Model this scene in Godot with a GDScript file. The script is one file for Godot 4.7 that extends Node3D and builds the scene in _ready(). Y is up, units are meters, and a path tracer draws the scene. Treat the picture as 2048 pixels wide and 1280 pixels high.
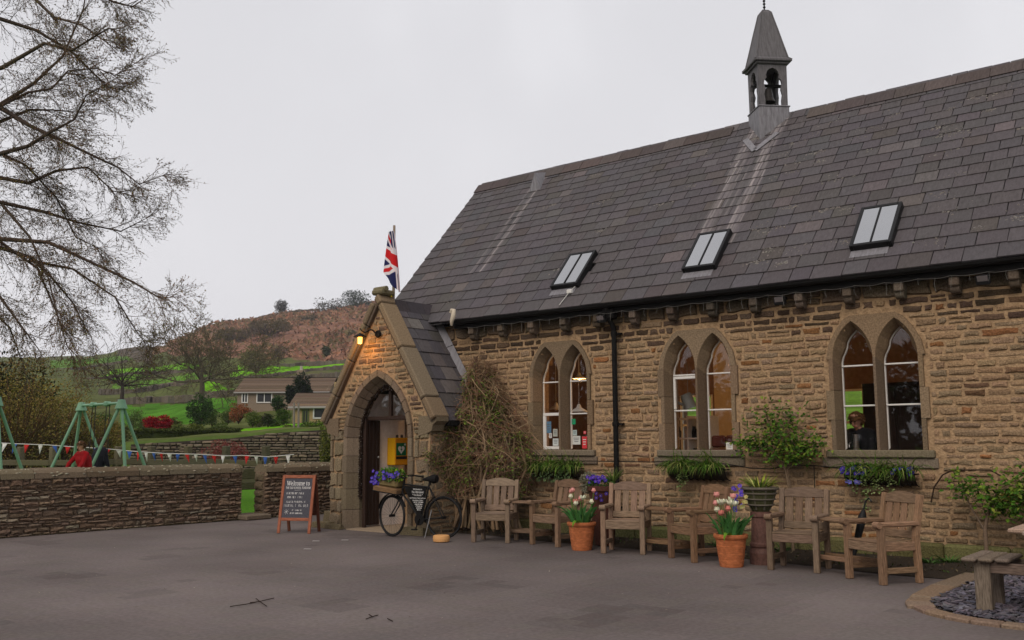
extends Node3D

# ------------------------------------------------------------------ camera geometry
const CP := Vector3(0, 1.5, 12.7)
const BX := Vector3(0.77470134, -0.0049588, -0.63230787)
const BY := Vector3(0.08475873, 0.99175946, 0.09606834)
const BZ := Vector3(0.62662093, -0.12801788, 0.76873769)
const FL := 1900.0

func ray(u: float, v: float) -> Vector3:
	return BX * ((u - 1024.0) / FL) + BY * ((640.0 - v) / FL) - BZ

func dp(u: float, v: float, d: float) -> Vector3:      # photo direction at a known distance
	return CP + ray(u, v) * d

func gp(u: float, v: float, y := 0.0) -> Vector3:      # photo direction met with a level plane
	var r := ray(u, v)
	return CP + r * ((y - CP.y) / r.y)

func wp(u: float, v: float, z: float) -> Vector3:      # ... with a plane parallel to the school wall
	var r := ray(u, v)
	return CP + r * ((z - CP.z) / r.z)

func xp(u: float, v: float, x: float) -> Vector3:      # ... with a plane square to the school wall
	var r := ray(u, v)
	return CP + r * (x / r.x)

func pix(p: Vector3) -> Vector3:
	var q := p - CP
	var d := -q.dot(BZ)
	return Vector3(1024.0 + FL * q.dot(BX) / d, 640.0 - FL * q.dot(BY) / d, d)

# ------------------------------------------------------------------ mesh collector
class MB:
	var v := PackedVector3Array()
	var n := PackedVector3Array()
	var c := PackedColorArray()
	var col := Color(1, 1, 1)

	func tri(a: Vector3, b: Vector3, d: Vector3) -> void:
		var q := (b - a).cross(d - a).normalized()
		v.push_back(a); v.push_back(d); v.push_back(b)
		n.push_back(q); n.push_back(q); n.push_back(q)
		c.push_back(col); c.push_back(col); c.push_back(col)

	func tris(a: Vector3, b: Vector3, d: Vector3, na: Vector3, nb: Vector3, nd: Vector3) -> void:
		v.push_back(a); v.push_back(d); v.push_back(b)
		n.push_back(na); n.push_back(nd); n.push_back(nb)
		c.push_back(col); c.push_back(col); c.push_back(col)

	func quad(a: Vector3, b: Vector3, d: Vector3, e: Vector3) -> void:
		tri(a, b, d)
		tri(a, d, e)

	func tri_o(a: Vector3, b: Vector3, d: Vector3, o: Vector3) -> void:
		if (b - a).cross(d - a).dot(a + b + d - o * 3.0) < 0.0:
			tri(a, d, b)
		else:
			tri(a, b, d)

	func quad_o(a: Vector3, b: Vector3, d: Vector3, e: Vector3, o: Vector3) -> void:
		tri_o(a, b, d, o)
		tri_o(a, d, e, o)

	func box(ctr: Vector3, s: Vector3, bs := Basis.IDENTITY) -> void:
		var h := s * 0.5
		var p := []
		for i in 8:
			p.append(ctr + bs * Vector3(h.x if i & 1 else -h.x, h.y if i & 2 else -h.y, h.z if i & 4 else -h.z))
		for f in [[0, 1, 3, 2], [4, 5, 7, 6], [0, 1, 5, 4], [2, 3, 7, 6], [0, 2, 6, 4], [1, 3, 7, 5]]:
			quad_o(p[f[0]], p[f[1]], p[f[2]], p[f[3]], ctr)

	func cbox(ctr: Vector3, s: Vector3, ch := 0.006, bs := Basis.IDENTITY) -> void:
		var h := s * 0.5
		var g := h - Vector3(ch, ch, ch)
		var px := []
		var py := []
		var pz := []
		for i in 8:
			var sx := 1.0 if i & 1 else -1.0
			var sy := 1.0 if i & 2 else -1.0
			var sz := 1.0 if i & 4 else -1.0
			px.append(ctr + bs * Vector3(sx * h.x, sy * g.y, sz * g.z))
			py.append(ctr + bs * Vector3(sx * g.x, sy * h.y, sz * g.z))
			pz.append(ctr + bs * Vector3(sx * g.x, sy * g.y, sz * h.z))
		quad_o(pz[0], pz[1], pz[3], pz[2], ctr)
		quad_o(pz[4], pz[5], pz[7], pz[6], ctr)
		quad_o(py[0], py[1], py[5], py[4], ctr)
		quad_o(py[2], py[3], py[7], py[6], ctr)
		quad_o(px[0], px[2], px[6], px[4], ctr)
		quad_o(px[1], px[3], px[7], px[5], ctr)
		for e in [[0, 1], [2, 3], [4, 5], [6, 7]]:
			quad_o(py[e[0]], py[e[1]], pz[e[1]], pz[e[0]], ctr)
		for e in [[0, 2], [1, 3], [4, 6], [5, 7]]:
			quad_o(px[e[0]], px[e[1]], pz[e[1]], pz[e[0]], ctr)
		for e in [[0, 4], [1, 5], [2, 6], [3, 7]]:
			quad_o(px[e[0]], px[e[1]], py[e[1]], py[e[0]], ctr)
		for i in 8:
			tri_o(px[i], py[i], pz[i], ctr)

	func bar(a: Vector3, b: Vector3, w: float, h: float, ch := 0.004, up := Vector3.UP) -> void:
		var z := (b - a).normalized()
		var x := up.cross(z)
		if x.length() < 0.01:
			x = Vector3.RIGHT.cross(z)
		x = x.normalized()
		cbox((a + b) * 0.5, Vector3(w, h, a.distance_to(b)), ch, Basis(x, z.cross(x), z))

	func tube(pts: Array, rad: Array, sides := 6, cap := true) -> void:
		var m := pts.size()
		var t: Vector3 = (pts[1] - pts[0]).normalized()
		var x := t.cross(Vector3.UP if absf(t.y) < 0.9 else Vector3.RIGHT).normalized()
		var prev := PackedVector3Array()
		var pn := PackedVector3Array()
		for i in m:
			var d: Vector3
			if i == 0:
				d = pts[1] - pts[0]
			elif i == m - 1:
				d = pts[i] - pts[i - 1]
			else:
				d = pts[i + 1] - pts[i - 1]
			d = d.normalized()
			x = (x - d * x.dot(d)).normalized()
			var y := d.cross(x)
			var ring := PackedVector3Array()
			var rn := PackedVector3Array()
			for k in sides:
				var a := TAU * k / sides
				var q := x * cos(a) + y * sin(a)
				rn.push_back(q)
				ring.push_back(pts[i] + q * rad[i])
			if i > 0:
				for k in sides:
					var k2 := (k + 1) % sides
					tris(prev[k], prev[k2], ring[k2], pn[k], pn[k2], rn[k2])
					tris(prev[k], ring[k2], ring[k], pn[k], rn[k2], rn[k])
			elif cap:
				for k in range(1, sides - 1):
					tri(ring[0], ring[k + 1], ring[k])
			if i == m - 1 and cap:
				for k in range(1, sides - 1):
					tri(ring[0], ring[k], ring[k + 1])
			prev = ring
			pn = rn

	func rod(a: Vector3, b: Vector3, r: float, sides := 6, r2 := -1.0) -> void:
		tube([a, b], [r, r if r2 < 0.0 else r2], sides)

	func lathe(prof: Array, seg: int, xf: Transform3D) -> void:
		for i in prof.size() - 1:
			var a: Vector2 = prof[i]
			var b: Vector2 = prof[i + 1]
			var nn := Vector2(b.y - a.y, a.x - b.x).normalized()
			for k in seg:
				var t0 := TAU * k / seg
				var t1 := TAU * (k + 1) / seg
				var n0 := (xf.basis * Vector3(nn.x * cos(t0), nn.y, nn.x * sin(t0))).normalized()
				var n1 := (xf.basis * Vector3(nn.x * cos(t1), nn.y, nn.x * sin(t1))).normalized()
				var p00 := xf * Vector3(a.x * cos(t0), a.y, a.x * sin(t0))
				var p01 := xf * Vector3(a.x * cos(t1), a.y, a.x * sin(t1))
				var p10 := xf * Vector3(b.x * cos(t0), b.y, b.x * sin(t0))
				var p11 := xf * Vector3(b.x * cos(t1), b.y, b.x * sin(t1))
				if b.x > 0.0001:
					tris(p00, p10, p11, n0, n0, n1)
				if a.x > 0.0001:
					tris(p00, p11, p01, n0, n1, n1)

	func ball(ctr: Vector3, r: Vector3, seg := 10) -> void:
		var pr := []
		var m := maxi(4, seg / 2)
		for i in m + 1:
			var a := PI * i / m - PI * 0.5
			pr.append(Vector2(cos(a) if i > 0 and i < m else 0.0, sin(a)))
		lathe(pr, seg, Transform3D(Basis.from_scale(r), ctr))

	func prism(poly: PackedVector2Array, z0: float, z1: float, xf := Transform3D.IDENTITY) -> void:
		var idx := Geometry2D.triangulate_polygon(poly)
		var i := 0
		var nf := (xf.basis * Vector3(0, 0, 1)).normalized()
		while i < idx.size():
			var a := poly[idx[i]]
			var b := poly[idx[i + 1]]
			var d := poly[idx[i + 2]]
			if (b - a).cross(d - a) < 0.0:
				var t := b
				b = d
				d = t
			tri(xf * Vector3(a.x, a.y, z1), xf * Vector3(b.x, b.y, z1), xf * Vector3(d.x, d.y, z1))
			tri(xf * Vector3(a.x, a.y, z0), xf * Vector3(d.x, d.y, z0), xf * Vector3(b.x, b.y, z0))
			i += 3
		var cw := Geometry2D.is_polygon_clockwise(poly)
		for k in poly.size():
			var p := poly[k]
			var q := poly[(k + 1) % poly.size()]
			if not cw:
				quad(xf * Vector3(p.x, p.y, z0), xf * Vector3(q.x, q.y, z0), xf * Vector3(q.x, q.y, z1), xf * Vector3(p.x, p.y, z1))
			else:
				quad(xf * Vector3(p.x, p.y, z1), xf * Vector3(q.x, q.y, z1), xf * Vector3(q.x, q.y, z0), xf * Vector3(p.x, p.y, z0))

	# an uneven building stone: size s, its face towards bs.z
	func stone(ctr: Vector3, s: Vector3, bs: Basis, g: RandomNumberGenerator, rough := 0.25) -> void:
		var h := s * 0.5
		var base := [Vector2(-1, -1), Vector2(-0.3, -1), Vector2(0.35, -1), Vector2(1, -1), Vector2(1, 0), Vector2(1, 1), Vector2(0.3, 1), Vector2(-0.35, 1), Vector2(-1, 1), Vector2(-1, 0)]
		var bk := []
		var fr := []
		var o := ctr - bs.z * h.z * 0.5
		var mn := minf(s.x, s.y)
		for p: Vector2 in base:
			var jx := g.randf_range(-1.0, 1.0) * mn * 0.09
			var jy := g.randf_range(-1.0, 1.0) * mn * 0.09
			var q := Vector2(p.x * h.x + jx, p.y * h.y + jy)
			bk.append(ctr + bs * Vector3(q.x, q.y, -h.z))
			var ins := mn * g.randf_range(0.07, 0.2)
			var f := Vector2(q.x - signf(p.x) * ins * (1.0 if absf(p.x) > 0.5 else 0.0), q.y - signf(p.y) * ins)
			fr.append(ctr + bs * Vector3(f.x, f.y, h.z * (1.0 - g.randf() * rough * 2.0)))
		var c1 := ctr + bs * Vector3(-h.x * 0.4, g.randf_range(-0.3, 0.3) * h.y, h.z * (1.0 + g.randf_range(-0.6, 1.0) * rough))
		var c2 := ctr + bs * Vector3(h.x * 0.4, g.randf_range(-0.3, 0.3) * h.y, h.z * (1.0 + g.randf_range(-0.6, 1.0) * rough))
		var m := base.size()
		for k in m:
			var k2 := (k + 1) % m
			quad(bk[k], bk[k2], fr[k2], fr[k])
		tri(fr[8], fr[9], c1); tri(fr[9], fr[0], c1); tri(fr[0], fr[1], c1); tri(fr[7], fr[8], c1)
		tri(fr[1], fr[2], c2); tri(fr[1], c2, c1)
		tri(fr[2], fr[3], c2); tri(fr[3], fr[4], c2); tri(fr[4], fr[5], c2); tri(fr[5], fr[6], c2)
		tri(fr[6], fr[7], c1); tri(fr[6], c1, c2)

	func leaf(p: Vector3, d: Vector3, up: Vector3, l: float, w: float) -> void:
		var s := d.cross(up).normalized() * w * 0.5
		var t := p + d * l
		var m := p + d * l * 0.45
		var lift := s.cross(d).normalized() * w * 0.18
		tri(p, m + s + lift, t)
		tri(p, t, m - s + lift)

	func strap(p: Vector3, d: Vector3, l: float, w: float, droop: float, segs := 4) -> void:
		var s := d.cross(Vector3.UP)
		s = (s if s.length() > 0.02 else Vector3.RIGHT).normalized()
		var q := p
		var dd := d.normalized()
		var hw := w * 0.5
		for i in segs:
			var q2 := q + dd * l / segs
			var w2 := w * 0.5 * (1.0 - pow(float(i + 1) / segs, 2.0))
			var up := s.cross(dd) * w * 0.25
			if w2 > 0.0005:
				quad(q - s * hw + up, q, q2, q2 - s * w2 + up)
				quad(q, q + s * hw + up, q2 + s * w2 + up, q2)
			else:
				tri(q - s * hw + up, q, q2)
				tri(q, q + s * hw + up, q2)
			q = q2
			hw = w2
			dd = (dd + Vector3.DOWN * droop / segs).normalized()

	func mesh() -> ArrayMesh:
		var arr := []
		arr.resize(Mesh.ARRAY_MAX)
		arr[Mesh.ARRAY_VERTEX] = v
		arr[Mesh.ARRAY_NORMAL] = n
		arr[Mesh.ARRAY_COLOR] = c
		var m := ArrayMesh.new()
		m.add_surface_from_arrays(Mesh.PRIMITIVE_TRIANGLES, arr)
		return m

# ------------------------------------------------------------------ nodes
var used := {}

func numbered(parent: Node, nm: String) -> String:
	var k := str(parent.get_instance_id()) + nm
	var i: int = used.get(k, 0)
	used[k] = i + 1
	return nm if i == 0 else "%s_%03d" % [nm, i]

func put(parent: Node, o: Node3D, nm: String) -> Node3D:
	o.name = numbered(parent, nm)
	parent.add_child(o, true)
	return o

func tag(o: Node, label: String, cat: String, group := "", kind := "") -> Node:
	if label != "":
		o.set_meta("label", label)
	if cat != "":
		o.set_meta("category", cat)
	if group != "":
		o.set_meta("group", group)
	if kind != "":
		o.set_meta("kind", kind)
	return o

func thing(nm: String, label: String, cat: String, at := Vector3.ZERO, turn := 0.0, group := "") -> Node3D:
	var o := Node3D.new()
	put(self, o, nm)
	o.position = at
	o.rotation.y = turn
	tag(o, label, cat, group)
	return o

func part(parent: Node, nm: String, b: MB, m: Material) -> MeshInstance3D:
	if m.has_meta("gain"):
		var k: float = m.get_meta("gain")
		for i in b.c.size():
			var q := b.c[i]
			b.c[i] = Color(minf(q.r * k, 1), minf(q.g * k, 1), minf(q.b * k, 1))
	var o := MeshInstance3D.new()
	o.mesh = b.mesh()
	o.material_override = m
	put(parent, o, nm)
	return o

func stuff(parent: Node, nm: String, b: MB, m: Material) -> MeshInstance3D:
	if b.v.is_empty():
		return null
	var o := part(parent, nm, b, m)
	o.set_meta("kind", "stuff")
	return o

func solo(nm: String, label: String, cat: String, b: MB, m: Material, group := "") -> MeshInstance3D:
	var o := part(self, nm, b, m)
	tag(o, label, cat, group)
	return o

func ground_piece(nm: String, b: MB, m: Material) -> MeshInstance3D:
	var o := part(self, nm, b, m)
	o.set_meta("kind", "structure")
	return o

func write(parent: Node, txt: String, size: float, at: Vector3, m: Material, font := "Droid Sans", turn := 0.0, width := 0.0) -> void:
	var t := TextMesh.new()
	var f := SystemFont.new()
	f.font_names = PackedStringArray([font])
	t.font = f
	t.text = txt
	t.font_size = 32
	t.pixel_size = size / 32.0
	t.depth = 0.002
	var o := MeshInstance3D.new()
	o.mesh = t
	o.material_override = m
	put(parent, o, "lettering")
	o.position = at
	o.rotation.y = turn
	if width > 0.0:
		var w := t.get_aabb().size.x
		if w > 0.01:
			o.scale = Vector3(width / w, 1, 1)

# ------------------------------------------------------------------ materials
var tex_cache := {}

func noise_tex(vary: float, freq: float, kind := 0, size := 256) -> NoiseTexture2D:
	var key := "c%s_%s_%s" % [vary, freq, kind]
	if tex_cache.has(key):
		return tex_cache[key]
	var fn := FastNoiseLite.new()
	fn.seed = 7 + kind * 13
	fn.noise_type = FastNoiseLite.TYPE_SIMPLEX_SMOOTH if kind < 2 else FastNoiseLite.TYPE_CELLULAR
	fn.frequency = freq
	fn.fractal_octaves = 5
	fn.fractal_gain = 0.6
	var g := Gradient.new()
	g.offsets = PackedFloat32Array([0.2, 0.42, 0.6, 0.8])
	var lo := 1.0 - vary
	var a := 1 - vary * .6
	var e := 1 - vary * .32
	g.colors = PackedColorArray([Color(lo, lo, lo).linear_to_srgb(), Color(a, a * .99, a * .98).linear_to_srgb(), Color(e, e, e).linear_to_srgb(), Color(1, 1, 1)])
	var t := NoiseTexture2D.new()
	t.width = size
	t.height = size
	t.seamless = true
	t.noise = fn
	t.color_ramp = g
	tex_cache[key] = t
	return t

func bump_tex(freq: float, strength: float) -> NoiseTexture2D:
	var key := "b%s_%s" % [freq, strength]
	if tex_cache.has(key):
		return tex_cache[key]
	var fn := FastNoiseLite.new()
	fn.seed = 21
	fn.frequency = freq
	fn.fractal_octaves = 5
	fn.fractal_gain = 0.65
	var t := NoiseTexture2D.new()
	t.width = 256
	t.height = 256
	t.seamless = true
	t.noise = fn
	t.as_normal_map = true
	t.bump_strength = strength
	tex_cache[key] = t
	return t

# base colour in linear values; grain = how far the texture darkens it; sc = texture repeats per metre
func mat(col: Color, rough := 0.9, grain := 0.0, sc := Vector3(1, 1, 1), freq := 0.03, bump := 0.0, vcol := false) -> StandardMaterial3D:
	var m := StandardMaterial3D.new()
	var k := 1.0 / (1.0 - grain * 0.46) if grain > 0.0 else 1.0
	m.albedo_color = Color(minf(col.r * k, 1), minf(col.g * k, 1), minf(col.b * k, 1), 1).linear_to_srgb()
	m.roughness = rough
	m.vertex_color_use_as_albedo = vcol
	m.metallic_specular = 0.3
	if vcol and k > 1.0:
		m.set_meta("gain", k)
	if grain > 0.0:
		m.albedo_texture = noise_tex(grain, freq)
	if bump > 0.0:
		m.normal_enabled = true
		m.normal_texture = bump_tex(freq, bump)
		m.normal_scale = 1.0
	if grain > 0.0 or bump > 0.0:
		m.uv1_triplanar = true
		m.uv1_scale = sc
		m.uv1_world_triplanar = false
	return m

var M := {}

func L(r: float, g: float, b: float) -> Color:
	return Color(r, g, b)

func jit(c: Color, g: RandomNumberGenerator, a: float, hue := 0.05) -> Color:
	var k := 1.0 + g.randf_range(-a, a)
	return Color(c.r * k * (1 + g.randf_range(-hue, hue)), c.g * k, c.b * k * (1 + g.randf_range(-hue, hue)))

func make_materials() -> void:
	var one := Vector3.ONE
	M.mortar = mat(L(.37, .25, .148), .95, .3, one * 1.3, .035, 5.0)
	M.stone = mat(L(1, 1, 1), .95, .5, one * 2.6, .045, 6.0, true)
	M.dressed = mat(L(1, 1, 1), .94, .4, one * 2.4, .05, 3.0, true)
	M.dressed.metallic_specular = .1
	M.slate = mat(L(1, 1, 1), .72, .3, Vector3(2.5, .9, 1.6), .03, 2.0, true)
	M.lead = mat(L(.2, .195, .215), .5, .4, Vector3(2.2, .35, 2.2), .03, .8)
	M.leaddark = mat(L(.118, .112, .12), .6, .35, Vector3(3, .5, 3), .03, .8)
	M.asphalt = mat(L(.092, .08, .078), .92, 0, one, .05, 0)
	M.asphalt.albedo_texture = noise_tex(.2, .11, 1, 1024)
	M.asphalt.albedo_color = Color(1, 1, 1)
	M.asphalt.vertex_color_use_as_albedo = true
	M.asphalt.uv1_triplanar = true
	M.asphalt.uv1_scale = one * .14
	M.asphalt.metallic_specular = .15
	M.soil = mat(L(.035, .026, .018), .95, .5, one * 2, .04, 6.0)
	M.grass = mat(L(.075, .19, .018), .9, .5, one * .7, .05, 4.0)
	M.land = mat(L(1, 1, 1), .95, .35, one * .12, .04, 2.0, true)
	M.wood_y = mat(L(1, 1, 1), .75, .5, Vector3(9, .9, 9), .03, 2.0, true)
	M.wood_x = mat(L(1, 1, 1), .75, .5, Vector3(.9, 9, 9), .03, 2.0, true)
	M.wood_z = mat(L(1, 1, 1), .75, .5, Vector3(9, 9, .9), .03, 2.0, true)
	M.black = mat(L(.012, .012, .013), .45)
	M.iron = mat(L(.01, .0095, .0095), .6)
	M.iron.metallic_specular = .2
	M.white = mat(L(.72, .71, .69), .5, .12, one * 3, .03)
	M.inner = mat(L(.2, .12, .085), .9, .25, one, .03)
	M.cream = mat(L(.55, .45, .33), .9, .1, one, .03)
	M.plaster = mat(L(.78, .72, .7), .9, .12, one, .03)
	M.darkwood = mat(L(.035, .02, .015), .5, .35, Vector3(9, .8, 9), .03)
	M.bark = mat(L(1, 1, 1), .9, .4, one * 3, .05, 3.0, true)
	M.twig = mat(L(1, 1, 1), .9, 0, one, .03, 0, true)
	M.leafm = mat(L(1, 1, 1), .6, 0, one, .03, 0, true)
	M.leafm.metallic_specular = .15
	M.twig.metallic_specular = .1
	M.land.metallic_specular = .05
	M.grass.metallic_specular = .05
	M.stone.metallic_specular = .1
	M.mortar.metallic_specular = .1
	M.leafm.backlight_enabled = true
	M.leafm.backlight = Color(.25, .3, .15)
	M.paint = mat(L(1, 1, 1), .5, .15, one * 4, .04, 0, true)
	M.cloth = mat(L(1, 1, 1), .9, .15, one * 12, .05, 1.0, true)
	M.pot = mat(L(.42, .135, .052), .9, .45, Vector3(2, 4, 2), .03, 1.0)
	M.glass = StandardMaterial3D.new()
	M.glass.transparency = BaseMaterial3D.TRANSPARENCY_ALPHA
	M.glass.albedo_color = Color(.02, .02, .02, .05)
	M.glass.roughness = 0.02
	M.glass.metallic_specular = 0.5
	M.skyglass = mat(L(.5, .5, .5), .04)      # grey metal mirror, chosen to brighten the panes; mirrors the sky
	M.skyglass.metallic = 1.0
	M.chalk = mat(L(.75, .74, .72), .9)
	M.chrome = mat(L(.45, .45, .45), .3)
	M.chrome.metallic = 0.8

# ------------------------------------------------------------------ the hillside: ground row of the photo by column and distance
const TU := [-700.0, 0.0, 150.0, 300.0, 450.0, 600.0, 750.0, 1100.0, 1700.0, 2700.0]
const TD := [43.0, 60.0, 80.0, 100.0, 130.0, 160.0, 200.0, 250.0, 320.0, 420.0, 600.0, 900.0]
const TV := [
	[930, 905, 885, 868, 842, 815, 790, 768, 745, 728, 722, 722],
	[925, 900, 880, 864, 838, 812, 788, 765, 742, 727, 720, 720],
	[905, 892, 876, 861, 836, 810, 786, 762, 740, 724, 717, 720],
	[887, 876, 863, 855, 832, 803, 776, 752, 726, 697, 700, 705],
	[878, 863, 848, 828, 802, 777, 757, 731, 690, 647, 665, 680],
	[864, 852, 840, 816, 787, 766, 746, 715, 668, 622, 645, 665],
	[852, 842, 830, 806, 778, 756, 732, 700, 655, 604, 630, 650],
	[860, 835, 815, 795, 770, 745, 720, 690, 650, 600, 630, 650],
	[880, 820, 775, 745, 715, 690, 665, 645, 620, 590, 620, 640],
	[880, 830, 790, 760, 730, 705, 680, 655, 630, 600, 620, 640]]

func tv(u: float, d: float) -> float:
	var i := 0
	while i < TU.size() - 2 and u > TU[i + 1]:
		i += 1
	var j := 0
	while j < TD.size() - 2 and d > TD[j + 1]:
		j += 1
	var a := clampf((u - TU[i]) / (TU[i + 1] - TU[i]), 0, 1)
	var b := clampf((d - TD[j]) / (TD[j + 1] - TD[j]), 0, 1)
	a = a * a * (3 - 2 * a)
	return lerpf(lerpf(TV[i][j], TV[i][j + 1], b), lerpf(TV[i + 1][j], TV[i + 1][j + 1], b), a)

func tp(u: float, d: float) -> Vector3:
	return dp(u, tv(u, d), d)

func td(u: float, v: float) -> float:
	var d := 43.0
	while d < 420.0 and tv(u, d) > v:
		d *= 1.01
	return d

func poly(a: Array) -> PackedVector2Array:
	var p := PackedVector2Array()
	var i := 0
	while i < a.size():
		p.push_back(Vector2(a[i], a[i + 1]))
		i += 2
	return p

func build_land() -> void:
	var green := L(.13, .34, .008)
	var fields := [
		[poly([474, 741, 690, 728, 760, 724, 760, 733, 688, 736, 559, 752, 474, 762, 455, 757]), green],
		[poly([623, 758, 678, 757, 760, 752, 760, 790, 642, 787]), green],
		[poly([405, 767, 477, 773, 472, 789, 400, 792]), green * .9],
		[poly([100, 726, 255, 716, 262, 722, 155, 738, 100, 741]), L(.075, .16, .02)],
		[poly([180, 759, 259, 735, 340, 731, 400, 733, 400, 742, 323, 745, 250, 757]), green * .9],
		[poly([215, 783, 230, 766, 338, 757, 420, 752, 420, 762, 341, 770, 259, 785]), L(.09, .2, .02)],
		[poly([240, 808, 377, 803, 470, 802, 470, 822, 374, 853, 240, 857]), L(.065, .18, .015)],  # the bank, a darker green than the meadows
		[poly([475, 862, 573, 848, 700, 842, 700, 856, 470, 868]), green * .95],
		[poly([470, 758, 760, 736, 760, 742, 560, 760]), L(.1, .1, .04)]]
	var fn := FastNoiseLite.new()
	fn.seed = 5
	fn.frequency = .02
	fn.fractal_octaves = 4
	var b := MB.new()
	var us := []
	var u := -700.0
	while u <= 2700.0:
		us.append(u)
		u += 5.0 if u >= -40 and u < 760 else 60.0
	var ds := []
	var d := 43.0
	while d < 900.0:
		ds.append(d)
		d *= 1.018
	var pos := []
	var cols := []
	for dd: float in ds:
		var r := PackedVector3Array()
		var rc := PackedColorArray()
		for uu: float in us:
			var v := tv(uu, dd)
			var p := dp(uu, v, dd)
			var nz := fn.get_noise_2d(p.x, p.z)
			var n2 := fn.get_noise_2d(p.x * 7 + 90, p.z * 7)
			p.y += nz * dd * .006 + n2 * dd * .0012
			var c := L(.085, .1, .032)
			if uu > 300 and uu < 1000:
				var line := lerpf(712, 728, clampf((uu - 330) / 370, 0, 1))
				if v < line:
					c = L(.235, .125, .085).lerp(L(.15, .1, .055), clampf(nz * 2.2 + n2 * 1.6 + .15, 0, 1))
					if v < lerpf(672, 640, clampf((uu - 430) / 200, 0, 1)) and uu < 600:
						c = c.lerp(L(.12, .09, .05), .6)
			elif uu <= 300 and v < 722 and uu > 230:
				c = L(.09, .075, .055)
			elif uu >= 1000:
				c = L(.11, .2, .025)
			for f in fields:
				if Geometry2D.is_point_in_polygon(Vector2(uu, v + nz * 3), f[0]):
					c = f[1]
			var k := 1.0 + n2 * .45 + nz * .2
			r.push_back(p)
			rc.push_back(Color(c.r * k, c.g * k, c.b * k))
		pos.append(r)
		cols.append(rc)
	for j in ds.size() - 1:
		for i in us.size() - 1:
			var a: Vector3 = pos[j][i]
			var e: Vector3 = pos[j][i + 1]
			var f: Vector3 = pos[j + 1][i + 1]
			var g: Vector3 = pos[j + 1][i]
			b.col = cols[j][i]
			b.quad(a, e, f, g)
	# the bank falls from the first row to the level of the playground
	for i in us.size() - 1:
		var a: Vector3 = pos[0][i]
		var e: Vector3 = pos[0][i + 1]
		b.col = L(.08, .12, .03)
		var a2 := dp(us[i], tv(us[i], 43), 41.6)
		var e2 := dp(us[i + 1], tv(us[i + 1], 43), 41.6)
		a2.y = -.3
		e2.y = -.3
		b.quad(a2, e2, e, a)
	ground_piece("hillside", b, M.land)

	# dead bracken standing on the moor
	var fern := MB.new()
	var gb := RandomNumberGenerator.new()
	gb.seed = 6
	for i in 5200:
		var bu := gb.randf_range(335, 790)
		var bd := gb.randf_range(205, 418)
		var bv := tv(bu, bd)
		if bv > lerpf(708, 724, clampf((bu - 330) / 370, 0, 1)):
			continue
		var p := dp(bu, bv, bd)
		var nz := fn.get_noise_2d(p.x, p.z)
		if nz + gb.randf() * .5 < 0.05:
			continue
		p.y += nz * bd * .006
		fern.col = jit([L(.25, .12, .07), L(.17, .095, .055), L(.13, .1, .045), L(.3, .16, .1)][gb.randi() % 4], gb, .3)
		for e in 2:
			fern.leaf(p + Vector3(gb.randf_range(-1, 1), 0, gb.randf_range(-1, 1)), Vector3(gb.randf_range(-1, 1), gb.randf_range(.3, 1), gb.randf_range(-1, 1)).normalized(), Vector3(gb.randf(), 1, gb.randf()), gb.randf_range(.8, 2.0), gb.randf_range(.6, 1.3))
	tag(stuff(self, "bracken", fern, M.leafm), "rust brown dead bracken covering the moor side", "bracken")
	# field walls
	var g := RandomNumberGenerator.new()
	g.seed = 11
	var walls := [
		["grey stone field wall along the bottom of the bright green field", [455, 763, 520, 758, 560, 753, 620, 745, 700, 737]],
		["stone field wall between the bright green field and the brown bracken", [445, 742, 480, 738, 600, 732, 700, 726]],
		["double stone wall below the green strip, above the dark cypress", [560, 764, 620, 757, 680, 752, 720, 748]],
		["stone wall behind the bungalow with the wide brown roof", [395, 795, 440, 792, 475, 790]],
		["stone field wall above the lower meadow by the wide bare tree", [170, 762, 220, 757, 260, 750, 330, 747, 410, 744]],
		["stone field wall below the pale meadow behind the twisted bare tree", [200, 786, 260, 787, 340, 772, 430, 764]],
		["dark stone wall along the top of the dark green bank", [235, 806, 300, 803, 380, 801, 470, 797]],
		["far stone wall under the highest left meadow", [100, 742, 160, 739, 255, 724]],
		["dark wall running along the moor skyline", [440, 650, 480, 641, 520, 634, 560, 629, 600, 623, 640, 616]],
	]
	for w in walls:
		var wb := MB.new()
		var a: Array = w[1]
		var k := 0
		while k < a.size() - 2:
			var steps := 12
			for s in steps:
				var f0 := float(s) / steps
				var f1 := float(s + 1) / steps
				var u0: float = lerpf(a[k], a[k + 2], f0)
				var u1: float = lerpf(a[k], a[k + 2], f1)
				var d0 := td(u0, lerpf(a[k + 1], a[k + 3], f0))
				var d1 := td(u1, lerpf(a[k + 1], a[k + 3], f1))
				var p0 := tp(u0, d0)
				var p1 := tp(u1, d1)
				wb.col = jit(L(.13, .11, .085), g, .3)
				var hh := 1.15 + g.randf_range(-.12, .12)
				wb.bar(p0 + Vector3(0, hh * .5 - .4, 0), p1 + Vector3(0, hh * .5 - .4, 0), .7, hh, .05)
			k += 2
		solo("field_wall", w[0], "wall", wb, M.stone, "field walls on the hillside")

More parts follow.
